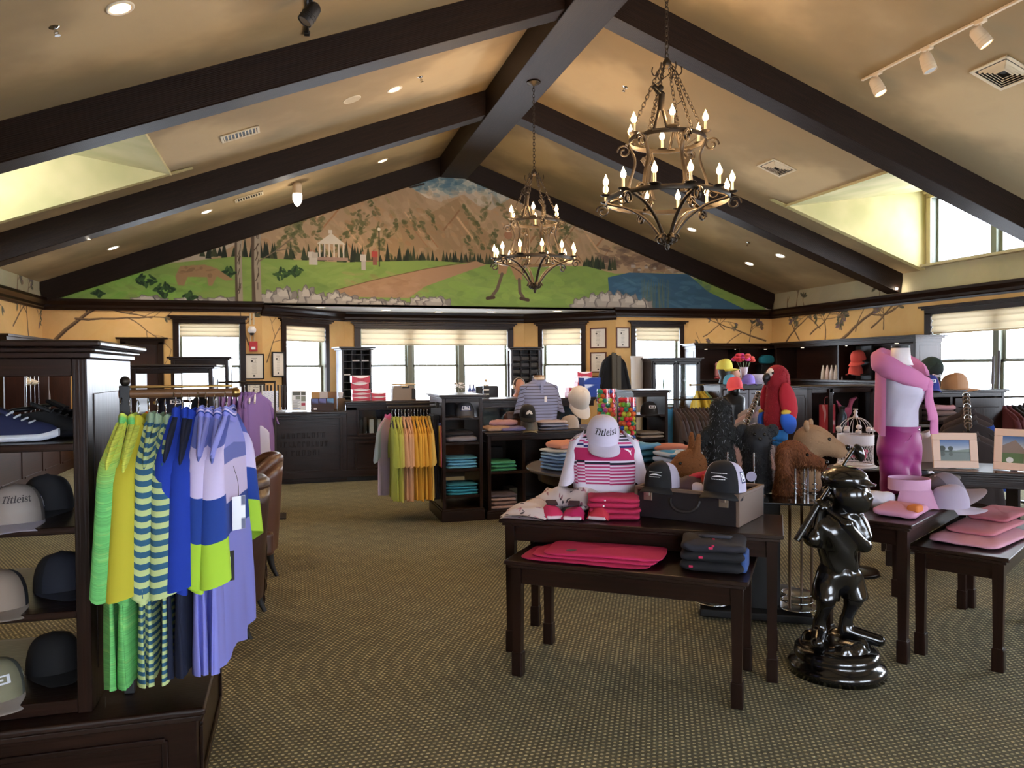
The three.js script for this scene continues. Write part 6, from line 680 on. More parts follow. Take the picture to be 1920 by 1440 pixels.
// ---- yellow shirts on the arm of the tower
{
  const rl = thing('clothes_rail', 'dark rail of yellow and peach shirts reaching left from the narrow tower', 'clothes rail', [1.43, 0, -7.95]); part(rl, 'rail', at(cyl(0.012, 0.012, 0.52, 0, 0, 0, 10), -0.26, 1.165, 0, 0, 0, Math.PI / 2), IRON); part(rl, 'rail', at(cyl(0.008, 0.008, 0.52, 0, 0, 0, 10), -0.26, 1.2, -0.05, 0, 0, Math.PI / 2), IRON); part(rl, 'bracket', rbox(0.02, 0.06, 0.14, -0.012, 1.18, -0.03), IRON);
  const g = [1, 2, 3].map((k) => shirtGeo({ w: 0.5, len: 0.82, t: 0.036, slv: 0.32, seed: 60 + k, flare: 0.0, out: 0.03, fold: 0.009, st: 0.05 })), cols = ['#a9b04c', '#b3b552', '#b9b35a', '#cfa07a', '#d4a682', '#cc9a70', '#d6a23a', '#dba93f', '#d39c34', '#d8a43c', '#cf9a36', '#d8b45c'], nm = ['lime', 'lime', 'lime', 'peach', 'peach', 'peach', 'golden', 'golden', 'golden', 'golden', 'golden', 'pale'];
  const kn = {}; cols.forEach((c, i) => { const x = 0.97 + i * 0.033, L = { lime: 'yellow green polo shirt from the left on the rail by the narrow tower', peach: 'peach polo shirt after the yellow green ones on the tower rail', golden: 'golden yellow polo shirt after the peach ones on the tower rail', pale: 'pale gold polo shirt last in the row of yellow shirts' }; kn[nm[i]] = (kn[nm[i]] ?? -1) + 1; hangShirt((nm[i] === 'pale' ? '' : ord(kn[nm[i]]) + ' ') + L[nm[i]], [x, 1.045 + 0.004 * (i % 2), -7.95], Math.PI / 2 + 0.04 * Math.sin(i * 2), g[i % 3], cloth(c), {}, nm[i] + ' shirts on the tower rail'); hanger('dark hanger of a yellow shirt on the tower rail', [x - 0.012, 1.04, -7.95], Math.PI / 2, BLACK, 'hangers on the tower rail'); });
  hangShirt('pink and grey shirt hanging behind the yellow green ones', [0.95, 1.06, -8.25], 1.0, g[0], cloth('#b8a2b6'), { collar: cloth('#d06aa0'), sleeve: cloth('#9aa3a8') });
  for (let i = 0; i < 3; i++) { const o = thing('black_trousers', 'black trousers hanging between the yellow shirts and the narrow tower', 'trousers', [1.365 + i * 0.02, 1.06, -7.92], Math.PI / 2, 'black trousers beside the yellow shirts'); part(o, 'legs', M(soft(0.13, 0.84, 0.018, -0.07, -0.42, 0, 0.008), soft(0.13, 0.84, 0.018, 0.07, -0.42, 0, 0.008)), cloth('#191a20')); part(o, 'waistband', rbox(0.3, 0.05, 0.022, 0, 0, 0, 0.008), cloth('#15161b')); }
  const d = thing('rainbow_dress', 'narrow rainbow coloured garment against the side of the narrow tower', 'dress', [1.415, 1.0, -7.78], Math.PI / 2); part(d, 'body', soft(0.2, 0.42, 0.014, 0, -0.23, 0, 0.006), knit(canvasTex(8, 128, (c) => { const g = c.createLinearGradient(0, 0, 0, 128); ['#8a6aa8', '#6a7fb0', '#7fa05a', '#d0b040', '#c86a3a', '#8a3050'].forEach((q, i) => g.addColorStop(i / 5, q)); c.fillStyle = g; c.fillRect(0, 0, 8, 128); }))); part(d, 'collar', soft(0.1, 0.03, 0.016, 0, -0.01, 0, 0.006), cloth('#4a5a8a'));
}
// ---- round table, shirt stacks, clear tubes of balls
{
  const t = thing('round_table', 'round dark table behind the pink polo form, stacked with shirts', 'table', [2.62, 0, -5.95]); part(t, 'tabletop', lathe([[0.001, 0.74], [0.78, 0.74], [0.8, 0.73], [0.8, 0.715], [0.76, 0.705], [0.001, 0.705]], 56), WOODTOP); part(t, 'apron', lathe([[0.68, 0.706], [0.7, 0.706], [0.7, 0.63], [0.68, 0.63]], 48), WOOD); part(t, 'pedestal', lathe([[0.14, 0.7], [0.09, 0.6], [0.06, 0.4], [0.1, 0.2], [0.2, 0.1]], 24), WOOD); part(t, 'foot', lathe([[0.001, 0.1], [0.34, 0.08], [0.38, 0.03], [0.38, 0], [0.001, 0]], 32), WOOD);
  stack(6, 2.08, 0.741, -5.9, [0.3, 0.028, 0.26], ['#7ea6d8', '#86aede', '#7aa0d0', '#8db4e2', '#a9c6e6', '#c9d2dc'], (i, n) => `light blue folded shirt, ${nth(i, n) ?? 'fifth up'} in the stack left of the pink polo`, 'light blue shirts on the round table', 0.4); folded('folded_shirt', 'peach and pink folded shirt crowning the light blue stack', 'shirt', [2.1, 0.907, -5.9], 0.3, [0.26, 0.055, 0.22], cloth('#e09a84')); folded('folded_shirt', 'mint green folded shirt tucked at the right of the light blue stack', 'shirt', [2.3, 0.741, -5.95], 0.5, [0.2, 0.14, 0.2], cloth('#5aa58c'));
  stack(2, 2.96, 0.741, -5.62, [0.34, 0.05, 0.28], ['#cfd4e4', '#b9cbe6'], (i, n) => `white and blue patterned folded shirt, ${nth(i, n)} of two right of the pink polo`, 'patterned shirts on the round table', 0.3); folded('folded_shirt', 'sky blue tie-dyed folded shirt on the patterned pair', 'shirt', [2.95, 0.84, -5.63], 0.2, [0.3, 0.04, 0.26], knit(canvasTex(64, 64, (c) => { const r = rng(9); c.fillStyle = '#c9dbef'; c.fillRect(0, 0, 64, 64); for (let i = 0; i < 14; i++) { c.fillStyle = ['#3f9fd6', '#74bce6', '#e8eef6'][i % 3]; c.beginPath(); c.ellipse(r() * 64, r() * 64, 4 + r() * 7, 3 + r() * 6, r() * 3, 0, 6.3); c.fill(); } })));
  stack(3, 3.12, 0.741, -6.02, [0.32, 0.05, 0.28], ['#c9806a', '#b9604e', '#d58a76'], (i, n) => `salmon folded shirt, ${nth(i, n)} of the stack behind the tie-dyed one`, 'salmon shirts on the round table', -0.2); stack(3, 2.88, 0.741, -6.12, [0.3, 0.055, 0.26], ['#2f6f8a', '#3f86a4', '#6fb0d8'], (i, n) => `teal to sky blue folded shirt, ${nth(i, n)} of the stack by the ball tubes`, 'teal shirts on the round table', 0.3);
  const bg = new THREE.SphereGeometry(0.0205, 12, 8), cols = [['neon red', '#f0283c'], ['orange', '#f06a28'], ['teal green', '#17a07a'], ['royal blue', '#2a62c8'], ['lemon', '#d8cf3c'], ['magenta', '#c03a8a'], ['lime', '#7cc83c']];
  [['taller', 2.64, -6.32, 0.084, 1.37, 11, 0.92], ['shorter', 2.76, -6.15, 0.078, 1.3, 9, 0.93]].forEach(([n, x, z, R, top, L, y0], k) => {
    const o = thing('ball_tube', `${n} clear acrylic tube of coloured foam balls on the round table`, 'tube', [x, 0.741, z]); part(o, 'wall', lathe([[R, 0], [R, top - 0.741]], 36), ACRYLIC); part(o, 'bottom', cyl(R, R, 0.006, 0, 0.003, 0, 32), ACRYLIC);
    part(o, 'riser', cyl(R - 0.006, R - 0.006, y0 - 0.77, 0, (y0 - 0.77) / 2 + 0.007, 0, 28), mat('#d8433a', 0.6)); const r = rng(31 + k);
    for (let j = 0; j < L; j++) for (let i = 0; i < 9; i++) { const a = (i + (j % 2) * 0.5) * 6.283 / 9 + r() * 0.1, rr = R - 0.0225, c = cols[j > L - 3 && r() < 0.5 ? 0 : Math.floor(r() * 7)]; const m = one('foam_ball', `${c[0]} foam ball in the ${n} clear tube`, 'ball', bg, mat(c[1], 0.6), [x + Math.cos(a) * rr, y0 + 0.02 + j * 0.0405 + 0.003 * r(), z + Math.sin(a) * rr], 0, `${c[0]} foam balls in the ${n} tube`); m.castShadow = true; }
  });
}
// ---- right tower, dark shirts, green and yellow shirts
shelfUnit('dark open shelf tower right of the ball tubes', [4.03, 0, -8.55], 0, 0.44, 0.5, 1.29, [1.0, 0.72, 0.45], { plinth: 0.12 });
makeCap('black cap with white front mark in the tower right of the ball tubes', [4.05, 1.001, -8.4], 0.0, { front: '#18181b', logo: boxLogo, s: 1.2 }); stack(2, 4.04, 0.721, -8.42, [0.32, 0.04, 0.28], ['#8d8580', '#75706c'], (i, n) => `taupe folded shirt, ${nth(i, n)} of two in the tower right of the ball tubes`, 'taupe shirts of the right tower');
one('box_set', 'blue and white wrapped gift pack on the counter behind the ball tubes', 'box', M(rbox(0.28, 0.1, 0.2, 0, 0.24, 0), rbox(0.26, 0.19, 0.2, 0, 0.095, 0)), knit(canvasTex(64, 64, (c) => { c.fillStyle = '#23408f'; c.fillRect(0, 0, 64, 64); c.fillStyle = '#c8d4f0'; c.beginPath(); c.moveTo(0, 40); c.lineTo(64, 10); c.lineTo(64, 24); c.lineTo(0, 56); c.fill(); c.fillStyle = '#141c40'; c.fillRect(10, 6, 20, 14); })), [4.3, 1.116, -10.96], 0.1);
{
  const rl = thing('clothes_rail', 'dark rail of charcoal shirts with a sky blue one, right of the ball tubes', 'clothes rail', [4.7, 0, -9.2]); part(rl, 'rail', at(cyl(0.012, 0.012, 0.86, 0, 0, 0, 10), 0.4, 1.13, 0, 0, 0, Math.PI / 2), IRON); part(rl, 'upright', M(rbox(0.03, 1.14, 0.03, -0.02, 0.57, 0), rbox(0.03, 1.14, 0.03, 0.82, 0.57, 0)), IRON); part(rl, 'foot', M(rbox(0.04, 0.03, 0.5, -0.02, 0.015, 0), rbox(0.04, 0.03, 0.5, 0.82, 0.015, 0)), IRON);
  const g = [1, 2].map((k) => shirtGeo({ w: 0.5, len: 0.72, t: 0.04, slv: 0.24, seed: 80 + k, out: 0.06, st: 0.06 }));
  for (let i = 0; i < 11; i++) { const x = 4.74 + i * 0.058; hangShirt(i ? ord(i - 1) + ' charcoal shirt after the sky blue one, right of the ball tubes' : 'sky blue shirt facing the room at the left of the charcoal row', [x, 1.0, -9.2], i ? Math.PI / 2 : 0.5, g[i % 2], cloth(i ? ['#3b3638', '#453c3e', '#4a4046'][i % 3] : '#3f8fc4'), {}, i ? 'charcoal shirts' : undefined); }
  const r2 = thing('clothes_rail', 'brass rail of yellow and mint shirts below the flamingos', 'clothes rail', [6.1, 0, -11]); part(r2, 'rail', at(cyl(0.01, 0.01, 0.6, 0, 0, 0, 8), 0.22, 1.275, 0, 0, 0, Math.PI / 2), BRASS); part(r2, 'upright', M(rbox(0.025, 1.29, 0.025, 0.5, 0.645, -0.02), rbox(0.3, 0.02, 0.3, 0.5, 0.01, 0)), IRON); part(r2, 'knob', sph(0.022, -0.08, 1.275, 0), BRASS);
  for (let i = 0; i < 8; i++) { const y = i < 3; hangShirt(y ? ord(i) + ' yellow shirt from the left on the brass rail below the flamingos' : ord(i - 3) + ' mint green shirt after the yellow ones below the flamingos', [6.14 + i * 0.05, 1.16, -11], Math.PI / 2 - (i ? 0 : 0.4), g[i % 2], cloth(y ? '#cdbb52' : ['#8fb89c', '#a5c8ac', '#9abfa4'][i % 3]), {}, y ? 'yellow shirts below the flamingos' : 'mint shirts below the flamingos'); }
}
// ---- cap fixture with panelled front
{
  const f = shelfUnit('dark fixture with grey panelled doors and coloured caps on top', [6.78, 0, -10.8], 0, 0.98, 0.5, 1.29, [0.6], { back: true, plinth: 0.1 }); for (const s of [-1, 1]) { const d = part(f, 'door', rbox(0.44, 0.66, 0.02, s * 0.225, 0.87, 0.245), mat('#4b4650', 0.35)); part(d, 'moulding', M(rbox(0.36, 0.015, 0.01, s * 0.225, 1.14, 0.257), rbox(0.36, 0.015, 0.01, s * 0.225, 0.6, 0.257)), WOOD); }
  const bt = thing('hat_form', 'black hat form lifting the yellow cap above the others', 'stand', [6.48, 1.29, -10.75]); part(bt, 'form', lathe([[0.001, 0], [0.1, 0], [0.09, 0.02], [0.07, 0.1], [0.1, 0.2], [0.09, 0.25], [0.001, 0.28]], 20), BLACK);
  makeCap('lemon yellow cap on a black form, highest of the coloured caps', [6.48, 1.52, -10.75], 0.7, { front: '#d8d060', s: 1.3 }); makeCap('sky blue cap on the panelled fixture', [6.48, 1.292, -10.6], -0.2, { front: '#5fa6cc', s: 1.2 }); makeCap('violet cap on the panelled fixture', [6.82, 1.292, -10.62], -0.1, { front: '#8a78d0', s: 1.2 }); makeCap('peach cap behind the blue and violet caps', [6.7, 1.38, -10.85], 0, { front: '#d8a08c', s: 1.2 });
  for (let i = 0; i < 3; i++) { const o = thing('visor', ['lowest', 'middle', 'topmost'][i] + ' white visor of the stack beside the violet cap', 'visor', [7.05, 1.292 + i * 0.045, -10.65], 0.3 + i * 0.1, 'white visors'); o.scale.setScalar(1.25); part(o, 'brim', CAPG.brim, cloth('#c9d2e0')); part(o, 'band', grid(30, 3, (u, v) => { const a = u * 6.283; return [Math.sin(a) * 0.084, v * 0.045, Math.cos(a) * 0.099]; }, true), cloth('#dfe3ea')); }
  const b = thing('flower_bouquet', 'bouquet of red and magenta fabric flowers behind the caps', 'flowers', [6.95, 1.29, -10.95]), r = rng(14); part(b, 'vase', lathe([[0.001, 0], [0.04, 0], [0.045, 0.1], [0.07, 0.26], [0.065, 0.26], [0.04, 0.1]], 16), mat('#b8a8b4', 0.3)); [['#c02a3a', 0], ['#d0408a', 1], ['#b83aa8', 2], ['#e05a50', 3]].forEach(([c, i]) => part(b, 'blossom', M([...Array(6)].map(() => { const a = r() * 6.28, q = r() * 0.14; return sph(0.05, Math.cos(a) * q - 0.1 + i * 0.06, 0.36 + r() * 0.1, Math.sin(a) * q, 1, 0.6, 1, 8); })), cloth(c))); part(b, 'stem', M([...Array(7)].map((_, i) => rod([0, 0.1, 0], [-0.12 + i * 0.04, 0.34, 0.02 * (i % 3)], 0.005))), mat('#55664a', 0.7));
}
{ const o = thing('black_torso_form', 'black torso form wearing the coral pink cap', 'mannequin', [5.25, 0, -8.5]); part(o, 'torso', at(torso({ sw: 0.3, hh: 0.42, chest: 0.14, hem: 0.1, dz: 0.1, nk: 0.05 }), 0, 0.82, 0), mat('#17171a', 0.35)); part(o, 'head', sph(0.075, 0, 1.26, 0, 1, 1.2, 1.1), mat('#17171a', 0.35)); part(o, 'post', cyl(0.02, 0.02, 0.84, 0, 0.42, 0), BLACK); part(o, 'base', cyl(0.2, 0.22, 0.03, 0, 0.015, 0, 28), BLACK); makeCap('coral pink cap on the black torso form', [5.25, 1.29, -8.48], -0.2, { front: '#e0565e', s: 1.15 }); }

// ================================================================ right side of the shop
const FACE = -0.274;                                       // turns a thing's front towards the aisle
// strands of pile or yarn over a surface: one uncountable part
function fur(o, geo, n, len, rad, cols, seed, droop = 0.3, keep = () => true) {
  const p = geo.attributes.position, nn = geo.attributes.normal, T = p.count / 3, r = rng(seed), cum = []; let A = 0; const a = V(0, 0, 0), b = V(0, 0, 0), c = V(0, 0, 0);
  for (let i = 0; i < T; i++) { a.fromBufferAttribute(p, i * 3); b.fromBufferAttribute(p, i * 3 + 1); c.fromBufferAttribute(p, i * 3 + 2); A += b.sub(a).cross(c.sub(a)).length(); cum.push(A); }
  const g = new THREE.ConeGeometry(rad, len, 3, 1, true); g.translate(0, len * 0.42, 0); const m = new THREE.InstancedMesh(g, mat('#ffffff', 0.85), n), q = new THREE.Quaternion(), mx = new THREE.Matrix4(), up = V(0, 1, 0), col = new THREE.Color();
  for (let k = 0; k < n; k++) {
    let lo = 0, hi = T - 1; const t = r() * A; while (lo < hi) { const md = (lo + hi) >> 1; if (cum[md] < t) lo = md + 1; else hi = md; }
    let u = r(), v = r(); if (u + v > 1) { u = 1 - u; v = 1 - v; } a.fromBufferAttribute(p, lo * 3); b.fromBufferAttribute(p, lo * 3 + 1); c.fromBufferAttribute(p, lo * 3 + 2); const pos = a.clone().multiplyScalar(1 - u - v).addScaledVector(b, u).addScaledVector(c, v);
    const d = V(nn.getX(lo * 3), nn.getY(lo * 3), nn.getZ(lo * 3)); d.x += (r() - 0.5) * 0.8; d.z += (r() - 0.5) * 0.8; d.y += (r() - 0.5) * 0.6 - droop; q.setFromUnitVectors(up, d.normalize()); const s = keep(pos) ? 0.6 + 0.7 * r() : 0.0001;
    m.setMatrixAt(k, mx.compose(pos, q, V(s, s, s))); m.setColorAt(k, col.set(cols[Math.floor(r() * cols.length)]));
  }
  m.name = 'fur'; m.userData.kind = 'stuff'; m.castShadow = m.receiveShadow = true; o.add(m);
}
const TAG = mat('#b8b0cc', 0.6);
function plush(label, p, ry, fn, b3, res, base, o = {}) {
  const t = thing('plush_headcover', label, 'golf headcover', p, ry), g = solid(fn, b3, res); part(t, 'body', g, cloth(base)); if (o.fur) fur(t, g, ...o.fur);
  for (const [x, y, z, r] of o.eyes ?? []) part(t, 'eye', sph(r ?? 0.011, x, y, z, 1, 1, 1, 10), mat('#0c0b0b', 0.15)); if (o.nose) part(t, 'nose', sph(o.nose[3], o.nose[0], o.nose[1], o.nose[2], 1.1, 0.9, 0.9, 10), mat('#101010', 0.25));
  if (o.tag) { const [x, y, z] = o.tag; part(t, 'hang_tag', at(cyl(0.032, 0.032, 0.002, 0, 0, 0, 24), x, y, z, Math.PI / 2), TAG, 'round white paper tag'); } return t;
}
// the rack that holds the animals: chrome discs below, glass top, wooden shafts
{
  const o = thing('club_rack', 'black and chrome club rack holding the animal headcovers behind the statue', 'rack', [2.74, 0, -4.2], 0.54 - Math.PI * 0.345);
  o.rotation.y = -0.54; part(o, 'base', M(rbox(0.66, 0.05, 0.26, 0, 0.035, 0, 0.01)), BLACK); part(o, 'pillar', rbox(0.3, 0.68, 0.05, 0, 0.38, 0), BLACK);
  for (const x of [-0.25, 0.25]) for (const [y, r] of [[0.075, 0.115], [0.115, 0.09], [0.16, 0.09]]) part(o, 'disc', lathe([[0.001, y + 0.01], [r, y + 0.01], [r + 0.006, y + 0.004], [r, y - 0.002], [0.001, y - 0.002]], 28), CHROME).position.x = x;
  part(o, 'top_plate', M(rbox(0.72, 0.014, 0.34, 0, 0.735, 0, 0.005)), new THREE.MeshPhysicalMaterial({ color: '#24262a', roughness: 0.12, metalness: 0.2, side: THREE.DoubleSide }));
  for (const x of [0.23, 0.28, 0.34]) part(o, 'post', M(cyl(0.006, 0.006, 0.2, x, 0.84, 0.1, 8), ...[0.79, 0.82, 0.85].map((y) => cyl(0.016, 0.016, 0.006, x, y, 0.1, 12))), CHROME);
  [[-0.3, 0.02], [-0.12, -0.06], [0.06, -0.06], [0.2, 0.08], [0.28, -0.05], [0.33, 0.03], [-0.2, 0.08]].forEach(([x, z]) => part(o, 'shaft', M(cyl(0.009, 0.008, 0.66, x, 0.42, z, 8)), mat('#5e4733', 0.4)));
  for (let i = 0; i < 5; i++) part(o, 'peg', cyl(0.008, 0.008, 0.3, -0.32 + i * 0.16, 0.86, -0.1, 8), CHROME);
}
plush('brown kangaroo headcover with two upright ears behind the pink gloves', [2.42, 0.74, -4.42], FACE - 1.5, (x, y, z) => { const p = [x, y, z]; let d = ell(p, [0, 0.2, 0], [0.085, 0.09, 0.1]); d = smin(d, cap(p, [0, 0.19, 0.05], [0, 0.15, 0.15], 0.06, 0.035), 0.04); for (const s of [-1, 1]) d = smin(d, Math.max(cap(p, [s * 0.045, 0.26, -0.02], [s * 0.075, 0.385, -0.03], 0.03, 0.012), -cap(p, [s * 0.05, 0.28, 0.012], [s * 0.075, 0.37, -0.005], 0.014, 0.006)), 0.02); return smin(d, cap(p, [0, 0.17, -0.02], [0, 0, -0.02], 0.06, 0.07), 0.05); }, [0, 0.2, 0.02, 0.24], 48, '#7a4a24', { fur: [1500, 0.016, 0.0022, ['#8a5529', '#6a3f1e', '#955f30'], 3, 0.2], eyes: [[-0.06, 0.21, 0.085], [0.06, 0.21, 0.085]], nose: [0, 0.155, 0.185, 0.024] });
plush('black and grey yarn ape headcover standing with arms out, tallest of the dark ones', [2.68, 0.74, -4.5], FACE, (x, y, z) => { const p = [x, y, z]; let d = ell(p, [0, 0.53, 0], [0.068, 0.085, 0.07]); d = smin(d, cap(p, [0, 0.43, 0], [0, 0.2, 0], 0.07, 0.085), 0.04); for (const s of [-1, 1]) { d = smin(d, cap(p, [s * 0.075, 0.39, 0], [s * 0.175, 0.27, 0.02], 0.04, 0.036), 0.025); d = smin(d, cap(p, [s * 0.175, 0.27, 0.02], [s * 0.17, 0.13, 0.04], 0.036, 0.034), 0.02); } return smin(d, cap(p, [0, 0.2, 0], [0, 0.02, 0], 0.09, 0.07), 0.05); }, [0, 0.32, 0, 0.36], 48, '#141414', { fur: [4200, 0.026, 0.003, ['#101011', '#1b1c1e', '#0d0d0e', '#3a3c40', '#84878c', '#161618'], 7, 0.5] });
plush('dark grey gorilla headcover with round ears beside the black yarn ape', [2.88, 0.76, -4.38], FACE - 0.15, (x, y, z) => { const p = [x, y, z]; let d = ell(p, [0, 0.34, 0], [0.085, 0.085, 0.08]); d = smin(d, ell(p, [0, 0.31, 0.07], [0.05, 0.038, 0.035]), 0.03); for (const s of [-1, 1]) d = smin(d, ell(p, [s * 0.095, 0.38, -0.01], [0.04, 0.042, 0.02]), 0.015); d = smin(d, cap(p, [0, 0.27, -0.01], [0, 0.03, -0.01], 0.075, 0.095), 0.05); return d; }, [0, 0.24, 0, 0.27], 48, '#26272b', { fur: [2400, 0.02, 0.0024, ['#1c1d20', '#2b2d31', '#34363b', '#44464c'], 9, 0.3, (q) => !(q.z > 0.07 && q.y > 0.26 && q.y < 0.38)], eyes: [[-0.03, 0.36, 0.076], [0.03, 0.36, 0.076]], nose: [0, 0.335, 0.105, 0.012], tag: [-0.06, 0.1, 0.14] });
plush('shaggy red-brown dog headcover with drooping ears facing right', [3.02, 0.76, -4.2], FACE + 1.0, (x, y, z) => { const p = [x, y, z]; let d = ell(p, [0, 0.24, -0.01], [0.088, 0.09, 0.098]); d = smin(d, cap(p, [0, 0.22, 0.05], [0, 0.19, 0.16], 0.055, 0.036), 0.04); for (const s of [-1, 1]) d = smin(d, cap(p, [s * 0.085, 0.26, -0.03], [s * 0.11, 0.13, -0.03], 0.03, 0.042), 0.02); d = smin(d, cap(p, [0, 0.19, -0.04], [0, 0, -0.04], 0.06, 0.085), 0.04); return d; }, [0, 0.18, 0.02, 0.24], 52, '#6e3e22', { fur: [4200, 0.03, 0.0022, ['#7d4826', '#643719', '#8e5832', '#573018', '#9a6640'], 5, 0.55], eyes: [[-0.045, 0.245, 0.092], [0.045, 0.245, 0.092]], nose: [0, 0.2, 0.195, 0.018], tag: [0.1, 0.06, 0.06] });
plush('tan bear headcover with round ears and long muzzle facing right', [3.26, 0.8, -4.34], FACE + 1.05, (x, y, z) => { const p = [x, y, z]; let d = ell(p, [0, 0.27, 0], [0.098, 0.1, 0.115]); d = smin(d, cap(p, [0, 0.24, 0.09], [0, 0.21, 0.165], 0.072, 0.052), 0.04); for (const s of [-1, 1]) d = smin(d, Math.max(ell(p, [s * 0.085, 0.37, -0.02], [0.034, 0.036, 0.018]), -ell(p, [s * 0.087, 0.37, 0.002], [0.022, 0.024, 0.012])), 0.012); return smin(d, cap(p, [0, 0.18, -0.03], [0, -0.02, -0.03], 0.075, 0.09), 0.05); }, [0, 0.2, 0.05, 0.27], 56, '#9a7a5c', { fur: [1800, 0.009, 0.0018, ['#a28263', '#8f7053', '#ab8c6c'], 6, 0.2], eyes: [[-0.058, 0.285, 0.115, 0.012], [0.058, 0.285, 0.115, 0.012]], nose: [0, 0.23, 0.215, 0.022] });
{
  const t = thing('plush_headcover', 'red macaw parrot headcover with blue wing and white face, tallest of the animals', 'golf headcover', [3.2, 1.09, -4.62], FACE - 1.15);
  const g = solid((x, y, z) => { const p = [x, y, z]; let d = cap(p, [0, 0.1, 0], [0, 0.33, 0], 0.095, 0.075); d = smin(d, ell(p, [0, 0.4, 0.01], [0.07, 0.075, 0.08]), 0.05); return d; }, [0, 0.24, 0, 0.27], 48); part(t, 'body', g, cloth('#8e1020')); fur(t, g, 2600, 0.014, 0.002, ['#a01525', '#b01a2c', '#8a0f1e'], 12, 0.3, (q) => !(q.z > 0.05 && q.y > 0.35));
  part(t, 'tail', M(soft(0.13, 0.12, 0.1, 0, 0.0, 0, 0.04), soft(0.07, 0.1, 0.05, 0, -0.03, 0.02, 0.02)), cloth('#2f7fc8')); part(t, 'face', sph(0.05, 0, 0.405, 0.058, 0.9, 1, 0.7), cloth('#e6ddd8')); part(t, 'beak', solid((x, y, z) => smin(ell([x, y, z], [0, 0.39, 0.1], [0.022, 0.03, 0.03]), cap([x, y, z], [0, 0.38, 0.115], [0, 0.34, 0.112], 0.014, 0.005), 0.015), [0, 0.38, 0.1, 0.07], 28), BLACK); for (const s of [-1, 1]) part(t, 'eye', sph(0.008, s * 0.035, 0.42, 0.08, 1, 1, 1, 8), BLACK);
  for (const s of [-1, 1]) { const w = part(t, 'wing', at(sph(0.11, 0, 0, 0, 0.32, 1.25, 0.62, 18), s * 0.095, 0.22, 0.0, 0.15, 0, s * 0.12), cloth('#a51426')); part(w, 'wing_band', at(sph(0.07, 0, 0, 0, 0.34, 0.35, 0.95, 14), s * 0.108, 0.16, 0.01, 0.15, 0, s * 0.12), cloth('#c8a43a')); part(w, 'wing_tip', at(sph(0.08, 0, 0, 0, 0.36, 1.05, 0.8, 16), s * 0.112, 0.09, 0.015, 0.15, 0, s * 0.12), cloth('#2458b8')); }
  const st = thing('headcover_stand', 'slim chrome stand carrying the macaw above the other animals', 'stand', [3.2, 0, -4.62]); part(st, 'post', cyl(0.012, 0.012, 1.08, 0, 0.54, 0, 10), CHROME); part(st, 'base', lathe([[0.001, 0.02], [0.13, 0.018], [0.14, 0], [0.001, 0]], 24), BLACK); part(st, 'plate', cyl(0.05, 0.05, 0.006, 0, 1.05, 0, 20), CHROME);
}
